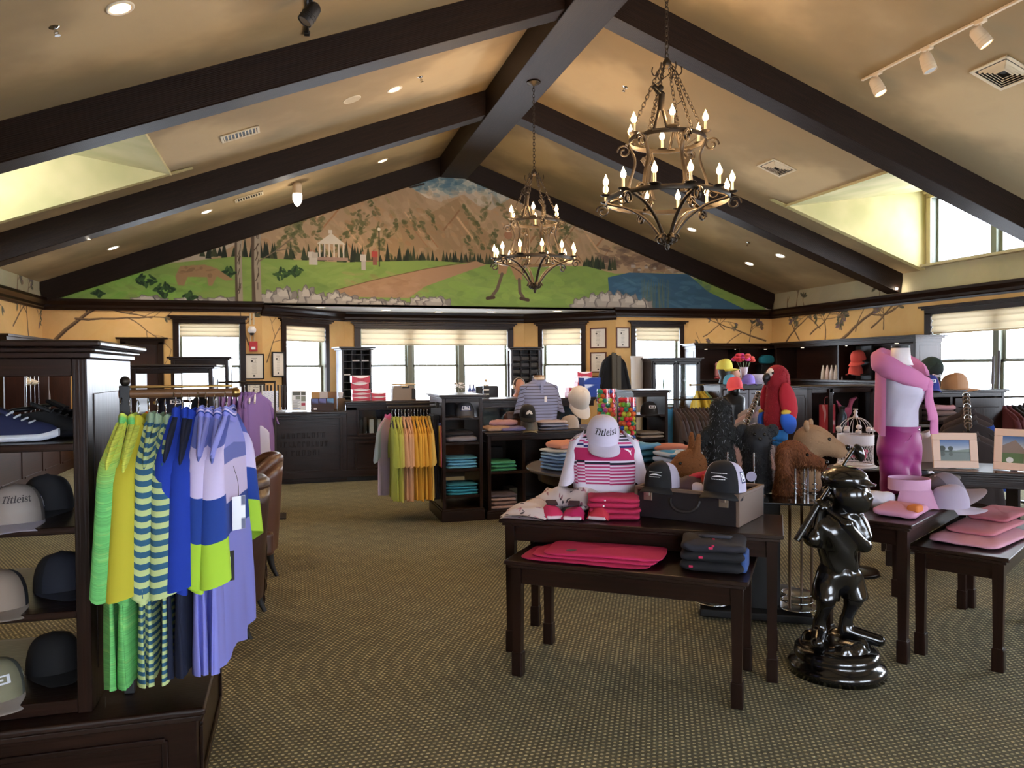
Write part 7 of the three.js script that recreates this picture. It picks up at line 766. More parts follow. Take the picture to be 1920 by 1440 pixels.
// ---- right-hand nested tables and the dressed mannequin
const RT = 0.549;
table('taller dark table at right under the pink visor and the mannequin', [3.467, 0, -3.8], RT, 1.33, 0.5, 0.735); table('lower dark table at right under the folded pink trousers', [3.79, 0, -3.52], RT, 1.2, 0.47, 0.59);
{
  const o = thing('mannequin', 'headless female mannequin in white top, magenta shorts and pink tied sweater', 'mannequin', [3.76, 0.736, -4.12], FACE + 0.62), W = cloth('#c9c4d8'), PK = cloth('#c678a6'), MG = mat('#8e1f6c', 0.5, 0, { sheen: 0.2 });
  part(o, 'shorts', solid((x, y, z) => { const p = [x, y, z]; let d = ell(p, [0, 0.3, -0.01], [0.155, 0.13, 0.115]); for (const s of [-1, 1]) d = smin(d, cap(p, [s * 0.07, 0.26, 0], [s * 0.078, 0.02, 0.005], 0.088, 0.085), 0.05); d = smin(d, cap(p, [0, 0.36, 0], [0, 0.43, 0], 0.11, 0.108), 0.05); d = Math.max(d, y - 0.425, 0.004 - y); return d + 0.0015 * Math.sin(y * 60 + x * 40) * (y < 0.25 ? 1 : 0.2); }, [0, 0.21, 0, 0.25], 72), MG);
  part(o, 'waistband', grid(32, 2, (u, v) => { const a = u * 6.283; return [Math.cos(a) * 0.116, 0.395 + 0.035 * v, Math.sin(a) * 0.116]; }, true), MG); part(o, 'button', sph(0.008, 0.0, 0.412, 0.118, 1, 1, 0.5, 8), CHROME); part(o, 'pocket_trim', M(tube([[0.05, 0.38, 0.105], [0.09, 0.34, 0.092], [0.12, 0.33, 0.06]], 0.003, 8, 4), tube([[-0.05, 0.38, 0.105], [-0.09, 0.34, 0.092], [-0.12, 0.33, 0.06]], 0.003, 8, 4)), mat('#b04a90', 0.4));
  const ring = [[0.405, 0.1, 0.096, 0], [0.44, 0.108, 0.1, 0], [0.48, 0.111, 0.099, 0], [0.55, 0.118, 0.098, 0.004], [0.63, 0.132, 0.118, 0.018], [0.68, 0.14, 0.122, 0.022], [0.74, 0.145, 0.1, 0.008], [0.79, 0.14, 0.075, -0.005], [0.815, 0.1, 0.06, -0.012], [0.83, 0.062, 0.055, -0.014]];
  const samp = (t) => { const f = t * (ring.length - 1), i = Math.min(ring.length - 2, Math.floor(f)), k = f - i, e = k * k * (3 - 2 * k) * 0.5 + k * 0.5; return ring[i].map((q, j) => lerp(q, ring[i + 1][j], e)); };
  part(o, 'top', grid(40, 32, (u, v) => { const a = u * 6.283, [y, w, d, z] = samp(v), f = 0.004 * Math.sin(a * 9 + y * 26) * (1 - v); const bust = v > 0.3 && v < 0.65 ? 0.022 * Math.exp(-Math.pow((v - 0.47) / 0.1, 2)) * Math.max(0, Math.sin(a)) * Math.abs(Math.sin(2 * a + 0.3)) : 0; return [Math.cos(a) * (w + f), y, Math.sin(a) * (d + f) + z + bust]; }, true), W);
  part(o, 'neck', lathe([[0.075, 0.82], [0.06, 0.86], [0.056, 0.93], [0.001, 0.935]], 22), mat('#e4dfe2', 0.4)); part(o, 'neck_cap', cyl(0.056, 0.056, 0.014, 0, 0.938, 0, 20), BLACK);
  // sweater: roll round the shoulders, back panel, sleeves knotted in front
  const path = new THREE.CatmullRomCurve3([[0.06, 0.71, 0.13], [0.13, 0.78, 0.06], [0.15, 0.82, -0.03], [0.09, 0.85, -0.1], [0, 0.86, -0.11], [-0.09, 0.85, -0.1], [-0.16, 0.82, -0.02], [-0.13, 0.77, 0.07], [-0.02, 0.715, 0.13], [0.05, 0.7, 0.135]].map((q) => V(...q)));
  part(o, 'sweater', grid(60, 16, (u, v) => { const c = path.getPoint(u), t = path.getTangent(u), a = v * 6.283, N = V(0, 1, 0).addScaledVector(t, -t.y).normalize(), B = t.clone().cross(N), r = 0.042 + 0.02 * Math.sin(u * Math.PI) + 0.004 * Math.sin(a * 4 + u * 30); c.addScaledVector(N, Math.cos(a) * r * 1.15).addScaledVector(B, Math.sin(a) * r * 0.75); return c.toArray(); }), PK);
  part(o, 'sweater_back', grid(20, 16, (u, v) => { const a = lerp(Math.PI * 0.98, Math.PI * 2.02, u), y = lerp(0.8, 0.4, v), w = lerp(0.165, 0.172, v), f = 0.008 * Math.sin(u * 26) * v; return [Math.cos(a) * (w + f), y - 0.03 * Math.cos(u * 6.28) * v, Math.sin(a) * (0.125 + f) - 0.012]; }), PK);
  part(o, 'sweater_knot', at(sph(0.04, 0, 0, 0, 1.1, 0.9, 0.8), 0.05, 0.7, 0.145), PK); const slv = (x0, x1, y1, ph) => grid(16, 14, (u, v) => { const a = u * 6.283, y = lerp(0.7, y1, v), w = lerp(0.03, 0.046, v); return [lerp(x0, x1, v) + Math.cos(a) * w, y, 0.148 + Math.sin(a) * 0.016 + 0.006 * Math.sin(v * 9 + ph)]; }, true); part(o, 'sweater_sleeve', slv(0.045, 0.1, 0.47, 0), PK); part(o, 'sweater_sleeve', slv(0.06, 0.15, 0.38, 2), PK); part(o, 'base', lathe([[0.001, 0.012], [0.1, 0.01], [0.11, 0], [0.001, 0]], 28), CHROME);
}
// things on the tables
{ const o = thing('visor', 'pale pink sun visor standing on its brim on the right-hand table', 'visor', [3.44, 0.738, -3.7], FACE + 0.35); o.scale.setScalar(1.35); part(o, 'brim', at(grid(20, 10, (u, v) => { const a = lerp(-1.25, 1.25, u), q = v; return [Math.sin(a) * lerp(0.085, 0.13, q), 0.075 - 0.07 * q - 0.02 * Math.abs(a) * q, Math.cos(a) * lerp(0.085, 0.12, q)]; })), cloth('#bf8fae')); part(o, 'band', at(grid(30, 4, (u, v) => { const a = u * 6.283; return [Math.sin(a) * 0.084, 0.07 + 0.05 * v, Math.cos(a) * 0.084]; }, true)), cloth('#c79ab8')); }
folded('folded_shirt', 'pink shirt folded with a small orange tag in front of the visor', 'shirt', [3.2, 0.737, -3.5], RT, [0.3, 0.05, 0.22], cloth('#c58aa6'), undefined, { collar: 1, collarMat: cloth('#d199b2') }); one('paper_tag', 'orange paper tag on the folded pink shirt', 'tag', soft(0.08, 0.04, 0.06, 0, 0.02, 0, 0.015), cloth('#c8743a'), [3.2, 0.765, -3.4], 0.4); folded('folded_cloth', 'white folded cloth beside the pink shirt under the statue cap', 'cloth', [3.22, 0.737, -3.72], RT, [0.2, 0.08, 0.18], cloth('#c9c9da'));
makeCap('grey cap with darker brim standing at the right of the pink visor', [3.72, 0.76, -3.72], FACE + 0.9, { front: '#7c7280', back: '#564f5a', brim: '#a09298', s: 1.25 }, undefined, -0.3, 0.35); makeCap('black cap with square badge behind the grey cap', [3.8, 0.74, -3.9], FACE - 0.2, { front: '#16161c', logo: boxLogo, s: 1.15 }); makeCap('pale lilac cap lying before the grey cap', [3.6, 0.74, -3.57], FACE + 1.1, { front: '#a69bb0', brim: '#b5aabb', s: 1.05 });
for (let i = 0; i < 3; i++) folded('folded_towel', ['lowest', 'middle', 'topmost'][i] + ' taupe folded cloth of the stack behind the grey cap', 'towel', [4.03, 0.737 + i * 0.035, -4.02], RT, [0.16, 0.036, 0.14], cloth(['#5f564f', '#6d635a', '#574f49'][i]), 'taupe cloths');
{ const o = thing('coffee_mug', 'dark mug with white handle and a square mark behind the grey cap', 'mug', [4.0, 0.736, -4.2], FACE + 0.2); part(o, 'cup', lathe([[0.001, 0], [0.042, 0], [0.046, 0.12], [0.042, 0.12], [0.038, 0.01], [0.001, 0.008]], 24), mat('#1d1d2a', 0.3)); part(o, 'handle', tube([[0.044, 0.1, 0], [0.085, 0.105, 0], [0.095, 0.065, 0], [0.08, 0.03, 0], [0.044, 0.025, 0]], 0.009, 20, 8), mat('#e6e2ea', 0.3)); part(o, 'mark', at(rbox(0.03, 0.03, 0.004, 0, 0, 0), -0.01, 0.06, 0.046), mat('#c9c6d2', 0.4)); }
{ const G = 'folded pink trousers', mk = (l, dx, dz, y, w, d, c, s) => folded('folded_trousers', l, 'trousers', [3.72 + dx, 0.591 + y, -3.48 + dz], RT - 0.1, [w, 0.034, d], cloth(c), G, { seed: s }); mk('palest pink folded trousers at the front of the lower right table', -0.06, 0.06, 0, 0.62, 0.36, '#c992a6', 2); mk('dusty pink folded trousers in the middle of the lower right table', 0.08, -0.03, 0.033, 0.6, 0.26, '#b8707e', 3); mk('deep pink folded trousers at the back of the lower right table', 0.3, -0.14, 0.066, 0.5, 0.22, '#ad5f6c', 5); }
{ const o = table('dark table at the right edge carrying two cream picture frames', [5.05, 0, -4.83], -0.66, 1.25, 0.62, 0.76); for (const s of [-1, 1]) part(o, 'side_panel', rbox(0.02, 0.5, 0.4, s * 0.3, 0.38, 0), WOOD);
  const pic = (fn) => new THREE.MeshStandardMaterial({ map: canvasTex(192, 160, fn), roughness: 0.25 }), cream = mat('#d9b8a4', 0.5);
  const fr = (label, p, ry, w, h, m) => { const f = thing('picture_frame', label, 'picture frame', p, ry), b = 0.055; f.rotation.order = 'YXZ'; f.rotation.x = -0.18; part(f, 'frame', M(rbox(w, b, 0.02, 0, b / 2, 0), rbox(w, b, 0.02, 0, h - b / 2, 0), rbox(b, h - 2 * b, 0.02, -w / 2 + b / 2, h / 2, 0), rbox(b, h - 2 * b, 0.02, w / 2 - b / 2, h / 2, 0)), cream); part(f, 'photograph', at(clean(new THREE.PlaneGeometry(w - 2 * b + 0.01, h - 2 * b + 0.01)), 0, h / 2, 0.002), m); part(f, 'backing', rbox(w - 0.03, h - 0.03, 0.008, 0, h / 2, -0.012), BLACK); part(f, 'strut', at(rbox(0.05, h * 0.7, 0.006, 0, h * 0.33, -0.06), 0, 0, 0, 0.25), BLACK); };
  fr('cream picture frame with a wide view of trees mirrored in water', [4.88, 0.765, -4.78], -0.45, 0.32, 0.27, pic((c) => { const g = c.createLinearGradient(0, 0, 0, 90); g.addColorStop(0, '#3f5f96'); g.addColorStop(1, '#b9bfc4'); c.fillStyle = g; c.fillRect(0, 0, 192, 90); c.fillStyle = '#5c6a66'; c.fillRect(0, 84, 192, 76); c.fillStyle = '#3b4a44'; c.fillRect(0, 80, 192, 14); for (const [x, s] of [[18, 20], [70, 16]]) { c.fillStyle = '#2b3530'; c.beginPath(); c.arc(x, 66, s, 0, 6.3); c.fill(); c.globalAlpha = 0.6; c.beginPath(); c.arc(x, 108, s * 0.8, 0, 6.3); c.fill(); c.globalAlpha = 1; } c.fillStyle = '#6b7a72'; c.beginPath(); c.moveTo(80, 84); c.lineTo(192, 66); c.lineTo(192, 90); c.lineTo(80, 90); c.fill(); }));
  fr('cream upright picture frame with a mountain stream, nearest the right edge', [5.16, 0.765, -4.54], -1.0, 0.25, 0.31, pic((c) => { const g = c.createLinearGradient(0, 0, 0, 80); g.addColorStop(0, '#4a6a9c'); g.addColorStop(1, '#c9c4bc'); c.fillStyle = g; c.fillRect(0, 0, 192, 90); c.fillStyle = '#8a7a70'; c.beginPath(); c.moveTo(0, 60); c.lineTo(110, 24); c.lineTo(192, 80); c.lineTo(192, 160); c.lineTo(0, 160); c.fill(); c.fillStyle = '#5d7350'; c.fillRect(0, 100, 192, 60); c.fillStyle = '#d6d6d2'; c.beginPath(); c.ellipse(70, 140, 30, 16, 0, 0, 6.3); c.fill(); }));
  const ms = thing('computer_mouse', 'white rounded gadget beside the upright picture frame', 'gadget', [5.27, 0.762, -4.32], 0.5); part(ms, 'shell', sph(0.05, 0, 0.0, 0, 0.8, 0.6, 1.2), WHITE); part(ms, 'seam', rbox(0.002, 0.004, 0.05, 0, 0.03, 0.02), BLACK);
}
hangShirt('white jacket hanging behind the wide cream picture frame', [5.0, 1.0, -5.25], -0.5, shirtGeo({ w: 0.46, len: 0.66, t: 0.12, slv: 0.4, seed: 90, out: 0.04 }), cloth('#c9b9bd'), { name: 'white_jacket', cat: 'jacket' });
{ const o = thing('garment_stand', 'dark post and bar from which the white jacket hangs', 'stand', [5.0, 0, -5.32], -0.5); part(o, 'post', rbox(0.03, 1.06, 0.03, 0, 0.53, 0), IRON); part(o, 'arm', rbox(0.3, 0.02, 0.02, 0, 1.05, 0.03), IRON); part(o, 'foot', rbox(0.4, 0.02, 0.3, 0, 0.01, 0), IRON); }
// bird cage of white wire on a small stand
{
  const o = thing('bird_cage', 'white wire bird cage with domed top and a pink bird, behind the statue', 'bird cage', [4.03, 0.8, -4.86]), WW = mat('#d6cfcf', 0.5), w = 0.125;
  part(o, 'floor_plate', lathe([[0.001, 0.02], [0.13, 0.02], [0.15, 0.008], [0.15, 0], [0.001, 0]], 28), WW); for (const y of [0.03, 0.17, 0.24]) part(o, 'hoop', torus(w, 0.005, 0, y, 0, 36, 6), WW); part(o, 'band', lathe([[w, 0.17], [w + 0.004, 0.18], [w + 0.004, 0.235], [w, 0.24]], 36), WW);
  const b = []; for (let i = 0; i < 28; i++) { const a = i * 6.283 / 28, a2 = a + 0.45; b.push(rod([Math.cos(a) * w, 0.03, Math.sin(a) * w], [Math.cos(a2) * w, 0.17, Math.sin(a2) * w], 0.0018, 4), rod([Math.cos(a2) * w, 0.03, Math.sin(a2) * w], [Math.cos(a) * w, 0.17, Math.sin(a) * w], 0.0018, 4)); } part(o, 'lattice', M(b), WW);
  for (let i = 0; i < 12; i++) { const a = i * 6.283 / 12; part(o, 'dome_wire', tube([0, 0.25, 0.5, 0.75, 1].map((t) => [Math.cos(a) * w * Math.cos(t * 1.5), 0.24 + 0.13 * Math.sin(t * 1.55), Math.sin(a) * w * Math.cos(t * 1.5)]), 0.0022, 10, 4), WW); } part(o, 'finial', M(lathe([[0.001, 0.36], [0.02, 0.375], [0.008, 0.395], [0.016, 0.41], [0.001, 0.43]], 12), torus(0.016, 0.003, 0, 0.43, 0, 14, 5)), WW);
  const rs = []; for (let i = 0; i < 9; i++) { const a = i * 0.7; rs.push(sph(0.022, Math.cos(a) * 0.12, 0.27 + 0.01 * (i % 3), Math.sin(a) * 0.12, 1, 0.8, 1, 8)); } rs.forEach((g) => part(o, 'rosette', g, WW));
  one('toy_bird', 'pink toy bird inside the white wire cage', 'toy', M(sph(0.03, 0, 0.06, 0, 1, 1, 1.5), sph(0.018, 0, 0.095, 0.035), rod([0, 0.06, -0.03], [0, 0.05, -0.09], 0.008)), cloth('#c05070'), [4.06, 0.82, -4.84], 0.6);
  const st = thing('cage_stand', 'small round dark stand under the white bird cage', 'table', [4.03, 0, -4.86]); part(st, 'top', lathe([[0.001, 0.8], [0.19, 0.8], [0.2, 0.785], [0.001, 0.775]], 32), WOODTOP); part(st, 'post', lathe([[0.03, 0.78], [0.025, 0.5], [0.04, 0.2], [0.03, 0.05]], 16), WOOD); part(st, 'foot', lathe([[0.001, 0.05], [0.16, 0.03], [0.17, 0], [0.001, 0]], 28), WOOD);
}
// ---- glazed case with pink goods
{
  const o = shelfUnit('dark glazed display case of pink and red goods behind the mannequin', [6.15, 0, -7.75], 0, 1.15, 0.5, 1.33, [0.75], { back: true, plinth: 0.1, st: 0.06 }); const d = part(o, 'door', M(rbox(0.05, 0.56, 0.025, -0.28, 1.02, 0.262), rbox(0.05, 0.56, 0.025, 0.28, 1.02, 0.262), rbox(0.6, 0.05, 0.025, 0, 1.28, 0.262), rbox(0.6, 0.05, 0.025, 0, 0.77, 0.262)), WOOD); part(d, 'pane', rbox(0.52, 0.48, 0.005, 0, 1.02, 0.262), ACRYLIC);
  const red = knit(canvasTex(96, 160, (c) => { c.fillStyle = '#c8404a'; c.fillRect(0, 0, 96, 160); c.strokeStyle = '#eab0b4'; c.lineWidth = 5; for (let j = 0; j < 5; j++) for (let i = 0; i < 3; i++) { c.beginPath(); c.arc(18 + i * 30, 18 + j * 32, 10, 0.6, 5.6); c.stroke(); } }));
  const bag = thing('gift_bag', 'red gift bag with curling pale print inside the glazed case', 'bag', [5.93, 0.752, -7.62], 0.1); part(bag, 'body', rbox(0.17, 0.36, 0.08, 0, 0.18, 0), red); part(bag, 'handle', tube([[-0.04, 0.35, 0], [-0.03, 0.44, 0], [0.03, 0.44, 0], [0.04, 0.35, 0]], 0.004, 12, 5), red);
  const fl = thing('plush_flamingo', 'pink plush flamingo with wings raised inside the glazed case', 'toy', [6.2, 0.752, -7.64], 0.2); part(fl, 'body', solid((x, y, z) => { const p = [x, y, z]; let d = ell(p, [0, 0.26, 0], [0.07, 0.06, 0.05]); d = smin(d, cap(p, [0.05, 0.28, 0], [0.1, 0.4, 0], 0.028, 0.02), 0.03); d = smin(d, cap(p, [0.1, 0.4, 0], [0.17, 0.43, 0], 0.026, 0.014), 0.02); d = smin(d, cap(p, [-0.05, 0.27, 0], [-0.15, 0.4, 0], 0.035, 0.01), 0.02); for (const s of [-1, 1]) d = smin(d, cap(p, [0.01, 0.22, s * 0.02], [0.01, 0.02, s * 0.02], 0.012, 0.01), 0.012); return d; }, [0.0, 0.24, 0, 0.25], 56), cloth('#d8607c')); part(fl, 'beak', rod([0.17, 0.43, 0], [0.21, 0.41, 0], 0.01), BLACK); for (const s of [-1, 1]) part(fl, 'eye', sph(0.005, 0.13, 0.43, s * 0.02, 1, 1, 1, 6), BLACK);
  const bt = thing('steel_bottle', 'dark steel bottle before the red bag in the glazed case', 'bottle', [6.08, 0.752, -7.55]); part(bt, 'body', lathe([[0.001, 0], [0.05, 0], [0.05, 0.24], [0.028, 0.28], [0.028, 0.31], [0.001, 0.31]], 20), mat('#3a4046', 0.3, 0.6)); part(bt, 'lid', cyl(0.032, 0.032, 0.03, 0, 0.325, 0, 16), BLACK);
}
// ---- wall cabinets in the far right corner
function wallCab(label, p, ry, W) {
  const o = thing('wall_cabinet', label, 'cabinet', p, ry), H = 2.04; part(o, 'base', M(rbox(W, 1.2, 0.5, 0, 0.66, 0), rbox(W + 0.02, 0.06, 0.52, 0, 0.03, 0)), WOOD); part(o, 'counter_top', rbox(W + 0.04, 0.04, 0.56, 0, 1.29, 0.01), WOODTOP); for (const s of [-1, 1]) part(o, 'side_panel', M(rbox(0.05, 0.66, 0.5, s * (W / 2 - 0.025), 1.63, 0), rbox(0.006, 0.5, 0.34, s * (W / 2 + 0.002), 1.63, 0)), WOOD); part(o, 'back_panel', rbox(W, 0.66, 0.02, 0, 1.63, -0.24), REDWOOD); part(o, 'crown', M(rbox(W + 0.02, 0.08, 0.52, 0, 1.97, 0), rbox(W + 0.08, 0.03, 0.58, 0, 2.005, 0), rbox(W + 0.14, 0.025, 0.64, 0, 2.03, 0)), WOOD); part(o, 'divider', rbox(0.04, 0.66, 0.46, 0, 1.63, -0.02), WOOD);
  for (let i = 0; i < 3; i++) { const x = -W / 2 + (i + 0.5) * W / 3; part(o, 'door', M(rbox(W / 3 - 0.06, 0.03, 0.012, x, 1.18, 0.255), rbox(W / 3 - 0.06, 0.03, 0.012, x, 0.2, 0.255), rbox(0.03, 0.98, 0.012, x - W / 6 + 0.04, 0.69, 0.255), rbox(0.03, 0.98, 0.012, x + W / 6 - 0.04, 0.69, 0.255)), WOOD); part(o, 'puck_light', cyl(0.03, 0.03, 0.012, x, 1.925, 0.05, 14), new THREE.MeshStandardMaterial({ color: '#fff', emissive: new THREE.Color(1, 0.85, 0.65), emissiveIntensity: 1.5 })); }
}
wallCab('dark wall cabinet with lit shelves against the back wall in the far right corner', [8.86, 0, -14.3], 0, 2.1); wallCab('long dark wall cabinet with lit shelves along the right wall', [9.66, 0, -11.85], -Math.PI / 2, 3.7);
[[8.36, 'left'], [8.56, 'right']].forEach(([x, n]) => { const o = thing('plush_flamingo', `pink flamingo headcover, ${n} of two on the back wall cabinet`, 'golf headcover', [x, 1.312, -14.15], n === 'left' ? 0.2 : -0.2); part(o, 'body', solid((a, b, c) => { const p = [a, b, c]; let d = cap(p, [0, 0.08, 0], [0, 0.22, 0], 0.055, 0.045); d = smin(d, ell(p, [0, 0.29, 0.01], [0.05, 0.055, 0.055]), 0.03); return d; }, [0, 0.18, 0, 0.2], 32), cloth('#c07a80')); part(o, 'beak', rod([0, 0.29, 0.06], [0, 0.25, 0.1], 0.014), BLACK); part(o, 'foot', M(soft(0.05, 0.03, 0.09, -0.035, 0.015, 0.02, 0.012), soft(0.05, 0.03, 0.09, 0.035, 0.015, 0.02, 0.012)), cloth('#b8505a')); for (const s of [-1, 1]) part(o, 'eye', sph(0.007, s * 0.03, 0.31, 0.048, 1, 1, 1, 6), BLACK); });
folded('folded_shirt', 'turquoise shirt on the back wall cabinet by the corner', 'shirt', [9.55, 1.62, -14.2], 0, [0.34, 0.16, 0.1], cloth('#1f7f96')); one('shelf_riser', 'dark riser under the turquoise shirt in the corner', 'stand', M(rbox(0.36, 0.3, 0.2, 0, 0.15, 0), rbox(0.4, 0.02, 0.22, 0, 0.3, 0)), BLACK, [9.55, 1.311, -14.2]);
makeCap('coral cap on the upper peg of the right wall cabinet', [9.6, 1.66, -11.5], -1.2, { front: '#d05048', s: 1.5 }, undefined, 0.4); makeCap('coral cap on the lower peg of the right wall cabinet', [9.58, 1.42, -11.55], -1.2, { front: '#d8584e', s: 1.4 }); one('cap_pegs', 'dark upright peg board behind the coral caps', 'stand', M(rbox(0.05, 0.6, 0.4, 0, 0.3, 0), rbox(0.2, 0.02, 0.3, -0.05, 0.09, 0), rbox(0.2, 0.02, 0.3, -0.05, 0.33, 0)), BLACK, [9.72, 1.311, -11.5]);
for (let i = 0; i < 5; i++) { const o = thing('paper_cone', 'pale pointed bottle in the row on the right wall cabinet', 'bottle', [9.52, 1.311, -12.35 + i * 0.12], 0, 'pale pointed bottles'); part(o, 'body', lathe([[0.001, 0], [0.045, 0], [0.035, 0.14], [0.012, 0.24 + 0.02 * (i % 2)], [0.001, 0.25]], 14), mat(['#cfc6bf', '#d6c2bd', '#c9bfbc'][i % 3], 0.5)); part(o, 'cap', cyl(0.011, 0.013, 0.03, 0, 0.25, 0, 10), WHITE); }
// ---- fixture with caps before the right window, waterfall arms, leaning clubs
{
  shelfUnit('dark fixture with panelled side and caps on top before the right-hand window', [7.0, 0, -7.0], -0.1, 1.05, 0.5, 1.29, [0.95, 0.6], { back: true, plinth: 0.1, div: [-0.12] }); part(scene.children[scene.children.length - 1], 'door', M(rbox(0.58, 0.9, 0.02, 0.2, 0.75, 0.245), rbox(0.5, 0.015, 0.012, 0.2, 1.1, 0.258)), WOOD);
  makeCap('blue and orange cap on the fixture before the right window', [6.62, 1.292, -6.85], -0.5, { front: '#22307e', back: '#d87a4a', brim: '#2b3f9a', logo: boxLogo, s: 1.3 }); makeCap('tan cap at the right end of the fixture before the right window', [7.02, 1.292, -6.9], 0.4, { front: '#b08a6c', back: '#a57c58', s: 1.45 }); const st = thing('cap_stand', 'clear post holding up the dark cap before the window', 'stand', [6.75, 1.29, -7.05]); part(st, 'post', rbox(0.03, 0.26, 0.01, 0, 0.13, 0), ACRYLIC); part(st, 'base', rbox(0.1, 0.006, 0.1, 0, 0.003, 0), ACRYLIC); makeCap('dark cap with white box mark held upright before the window', [6.78, 1.5, -7.0], -0.3, { front: '#15211f', logo: boxLogo, back: '#20302a', s: 1.4 }, undefined, 1.1);
  stack(3, 6.72, 0.951, -6.82, [0.3, 0.06, 0.24], ['#5a4a46', '#7a6460', '#b08088'], (i, n) => `brown to pink folded sweater, ${nth(i, n)} on the upper shelf before the right window`, 'sweaters before the right window', -0.1); stack(4, 6.72, 0.601, -6.82, [0.3, 0.055, 0.24], ['#3d3230', '#52443f', '#6b5650', '#8a7672'], (i, n) => `brown folded sweater, ${nth(i, n)} on the lower shelf before the right window`, 'brown sweaters before the right window', -0.1);
  const arm = (label, p, ry, L, n) => { const o = thing('waterfall_arm', label, 'display arm', p, ry); part(o, 'post', rbox(0.03, p[1] > 0 ? 1.2 : 1.28, 0.03, 0, p[1] > 0 ? 0 : 0.64, -0.02), IRON); part(o, 'arm', rod([0, 1.26, 0], [0, 0.92, L], 0.014, 8), IRON); part(o, 'foot', rbox(0.34, 0.02, 0.4, 0, 0.01, 0.06), IRON); for (let i = 0; i < n; i++) part(o, 'ring', at(clean(new THREE.TorusGeometry(0.03, 0.006, 6, 14)), 0, 1.25 - 0.31 * i / n, L * (i + 0.5) / n), i % 3 ? mat('#6a5648', 0.4) : CHROME); };
  const g = shirtGeo({ w: 0.46, len: 0.62, t: 0.05, slv: 0.26, seed: 95, out: 0.04 });
  arm('slanted arm strung with rings before the panelled fixture of caps', [4.95, 0, -7.5], -0.9, 0.42, 10); for (let i = 0; i < 5; i++) hangShirt('pale grey patterned shirt on the slanted arm behind the animals', [4.9 - i * 0.07, 1.12 - i * 0.06, -7.46 + i * 0.06], -0.9 + 0.0, g, cloth(['#8d868c', '#a0888e', '#75727a'][i % 3]), {}, 'grey shirts on the slanted arm');
  arm('slanted arm strung with rings behind the cream picture frames', [6.5, 0, -6.25], -0.75, 0.4, 9); for (let i = 0; i < 6; i++) hangShirt(i === 3 ? 'royal blue shirt among dark ones behind the cream picture frames' : 'dark brown shirt on the slanted arm behind the cream picture frames', [6.48 - i * 0.05 + (i === 3 ? 0.2 : 0), 1.1 - i * 0.05, -6.2 + i * 0.055], -0.75, g, cloth(i === 3 ? '#1f3f8e' : ['#33282a', '#3c3130', '#2b2426'][i % 3]), {}, i === 3 ? undefined : 'dark shirts on the slanted arm');
  const rl = thing('clothes_rail', 'dark rail of burgundy and black garments under the right window', 'clothes rail', [7.55, 0, -6.75]); part(rl, 'rail', at(cyl(0.012, 0.012, 0.5, 0, 0, 0, 8), 0.1, 1.2, 0, 0, 0, Math.PI / 2), IRON); part(rl, 'upright', rbox(0.03, 1.21, 0.03, 0.36, 0.6, 0), IRON); part(rl, 'foot', rbox(0.06, 0.02, 0.4, 0.36, 0.01, 0), IRON); const g2 = shirtGeo({ w: 0.46, len: 0.75, t: 0.07, slv: 0.45, seed: 97, out: 0.04, st: 0.09 }); for (let i = 0; i < 5; i++) hangShirt(i < 2 ? 'burgundy patterned garment under the right window' : 'black jacket under the right window', [7.5 + i * 0.075, 1.09, -6.75], Math.PI / 2 - (i === 4 ? 0.5 : 0), g2, cloth(i < 2 ? '#5e2c36' : '#1d1c20'), { name: 'jacket', cat: 'jacket' }, i < 2 ? 'burgundy garments' : 'black jackets under the window');
  [[7.62, 1.66, 'shorter'], [7.7, 1.72, 'taller']].forEach(([x, h, n]) => { const o = thing('golf_club', `grey club shaft, ${n} of two standing against the right window`, 'golf club', [x, 0, -7.0]); part(o, 'shaft', M(rod([0, 0, 0], [0.04, h - 0.3, 0], 0.012), rod([0.04, h - 0.32, 0], [0.05, h, 0], 0.017)), mat('#4f4a4e', 0.5)); part(o, 'head', soft(0.1, 0.06, 0.05, -0.03, 0.03, 0, 0.02), CHROME); });
  const cb = thing('cabinet', 'dark cabinet at the right edge under the window', 'cabinet', [7.5, 0, -5.75], -0.3); part(cb, 'body', rbox(0.9, 1.12, 0.5, 0, 0.58, 0), WOOD); part(cb, 'top', rbox(0.96, 0.03, 0.56, 0, 1.155, 0), WOODTOP); part(cb, 'door', M(rbox(0.4, 0.9, 0.012, -0.22, 0.6, 0.256), rbox(0.4, 0.9, 0.012, 0.22, 0.6, 0.256)), WOOD);
}

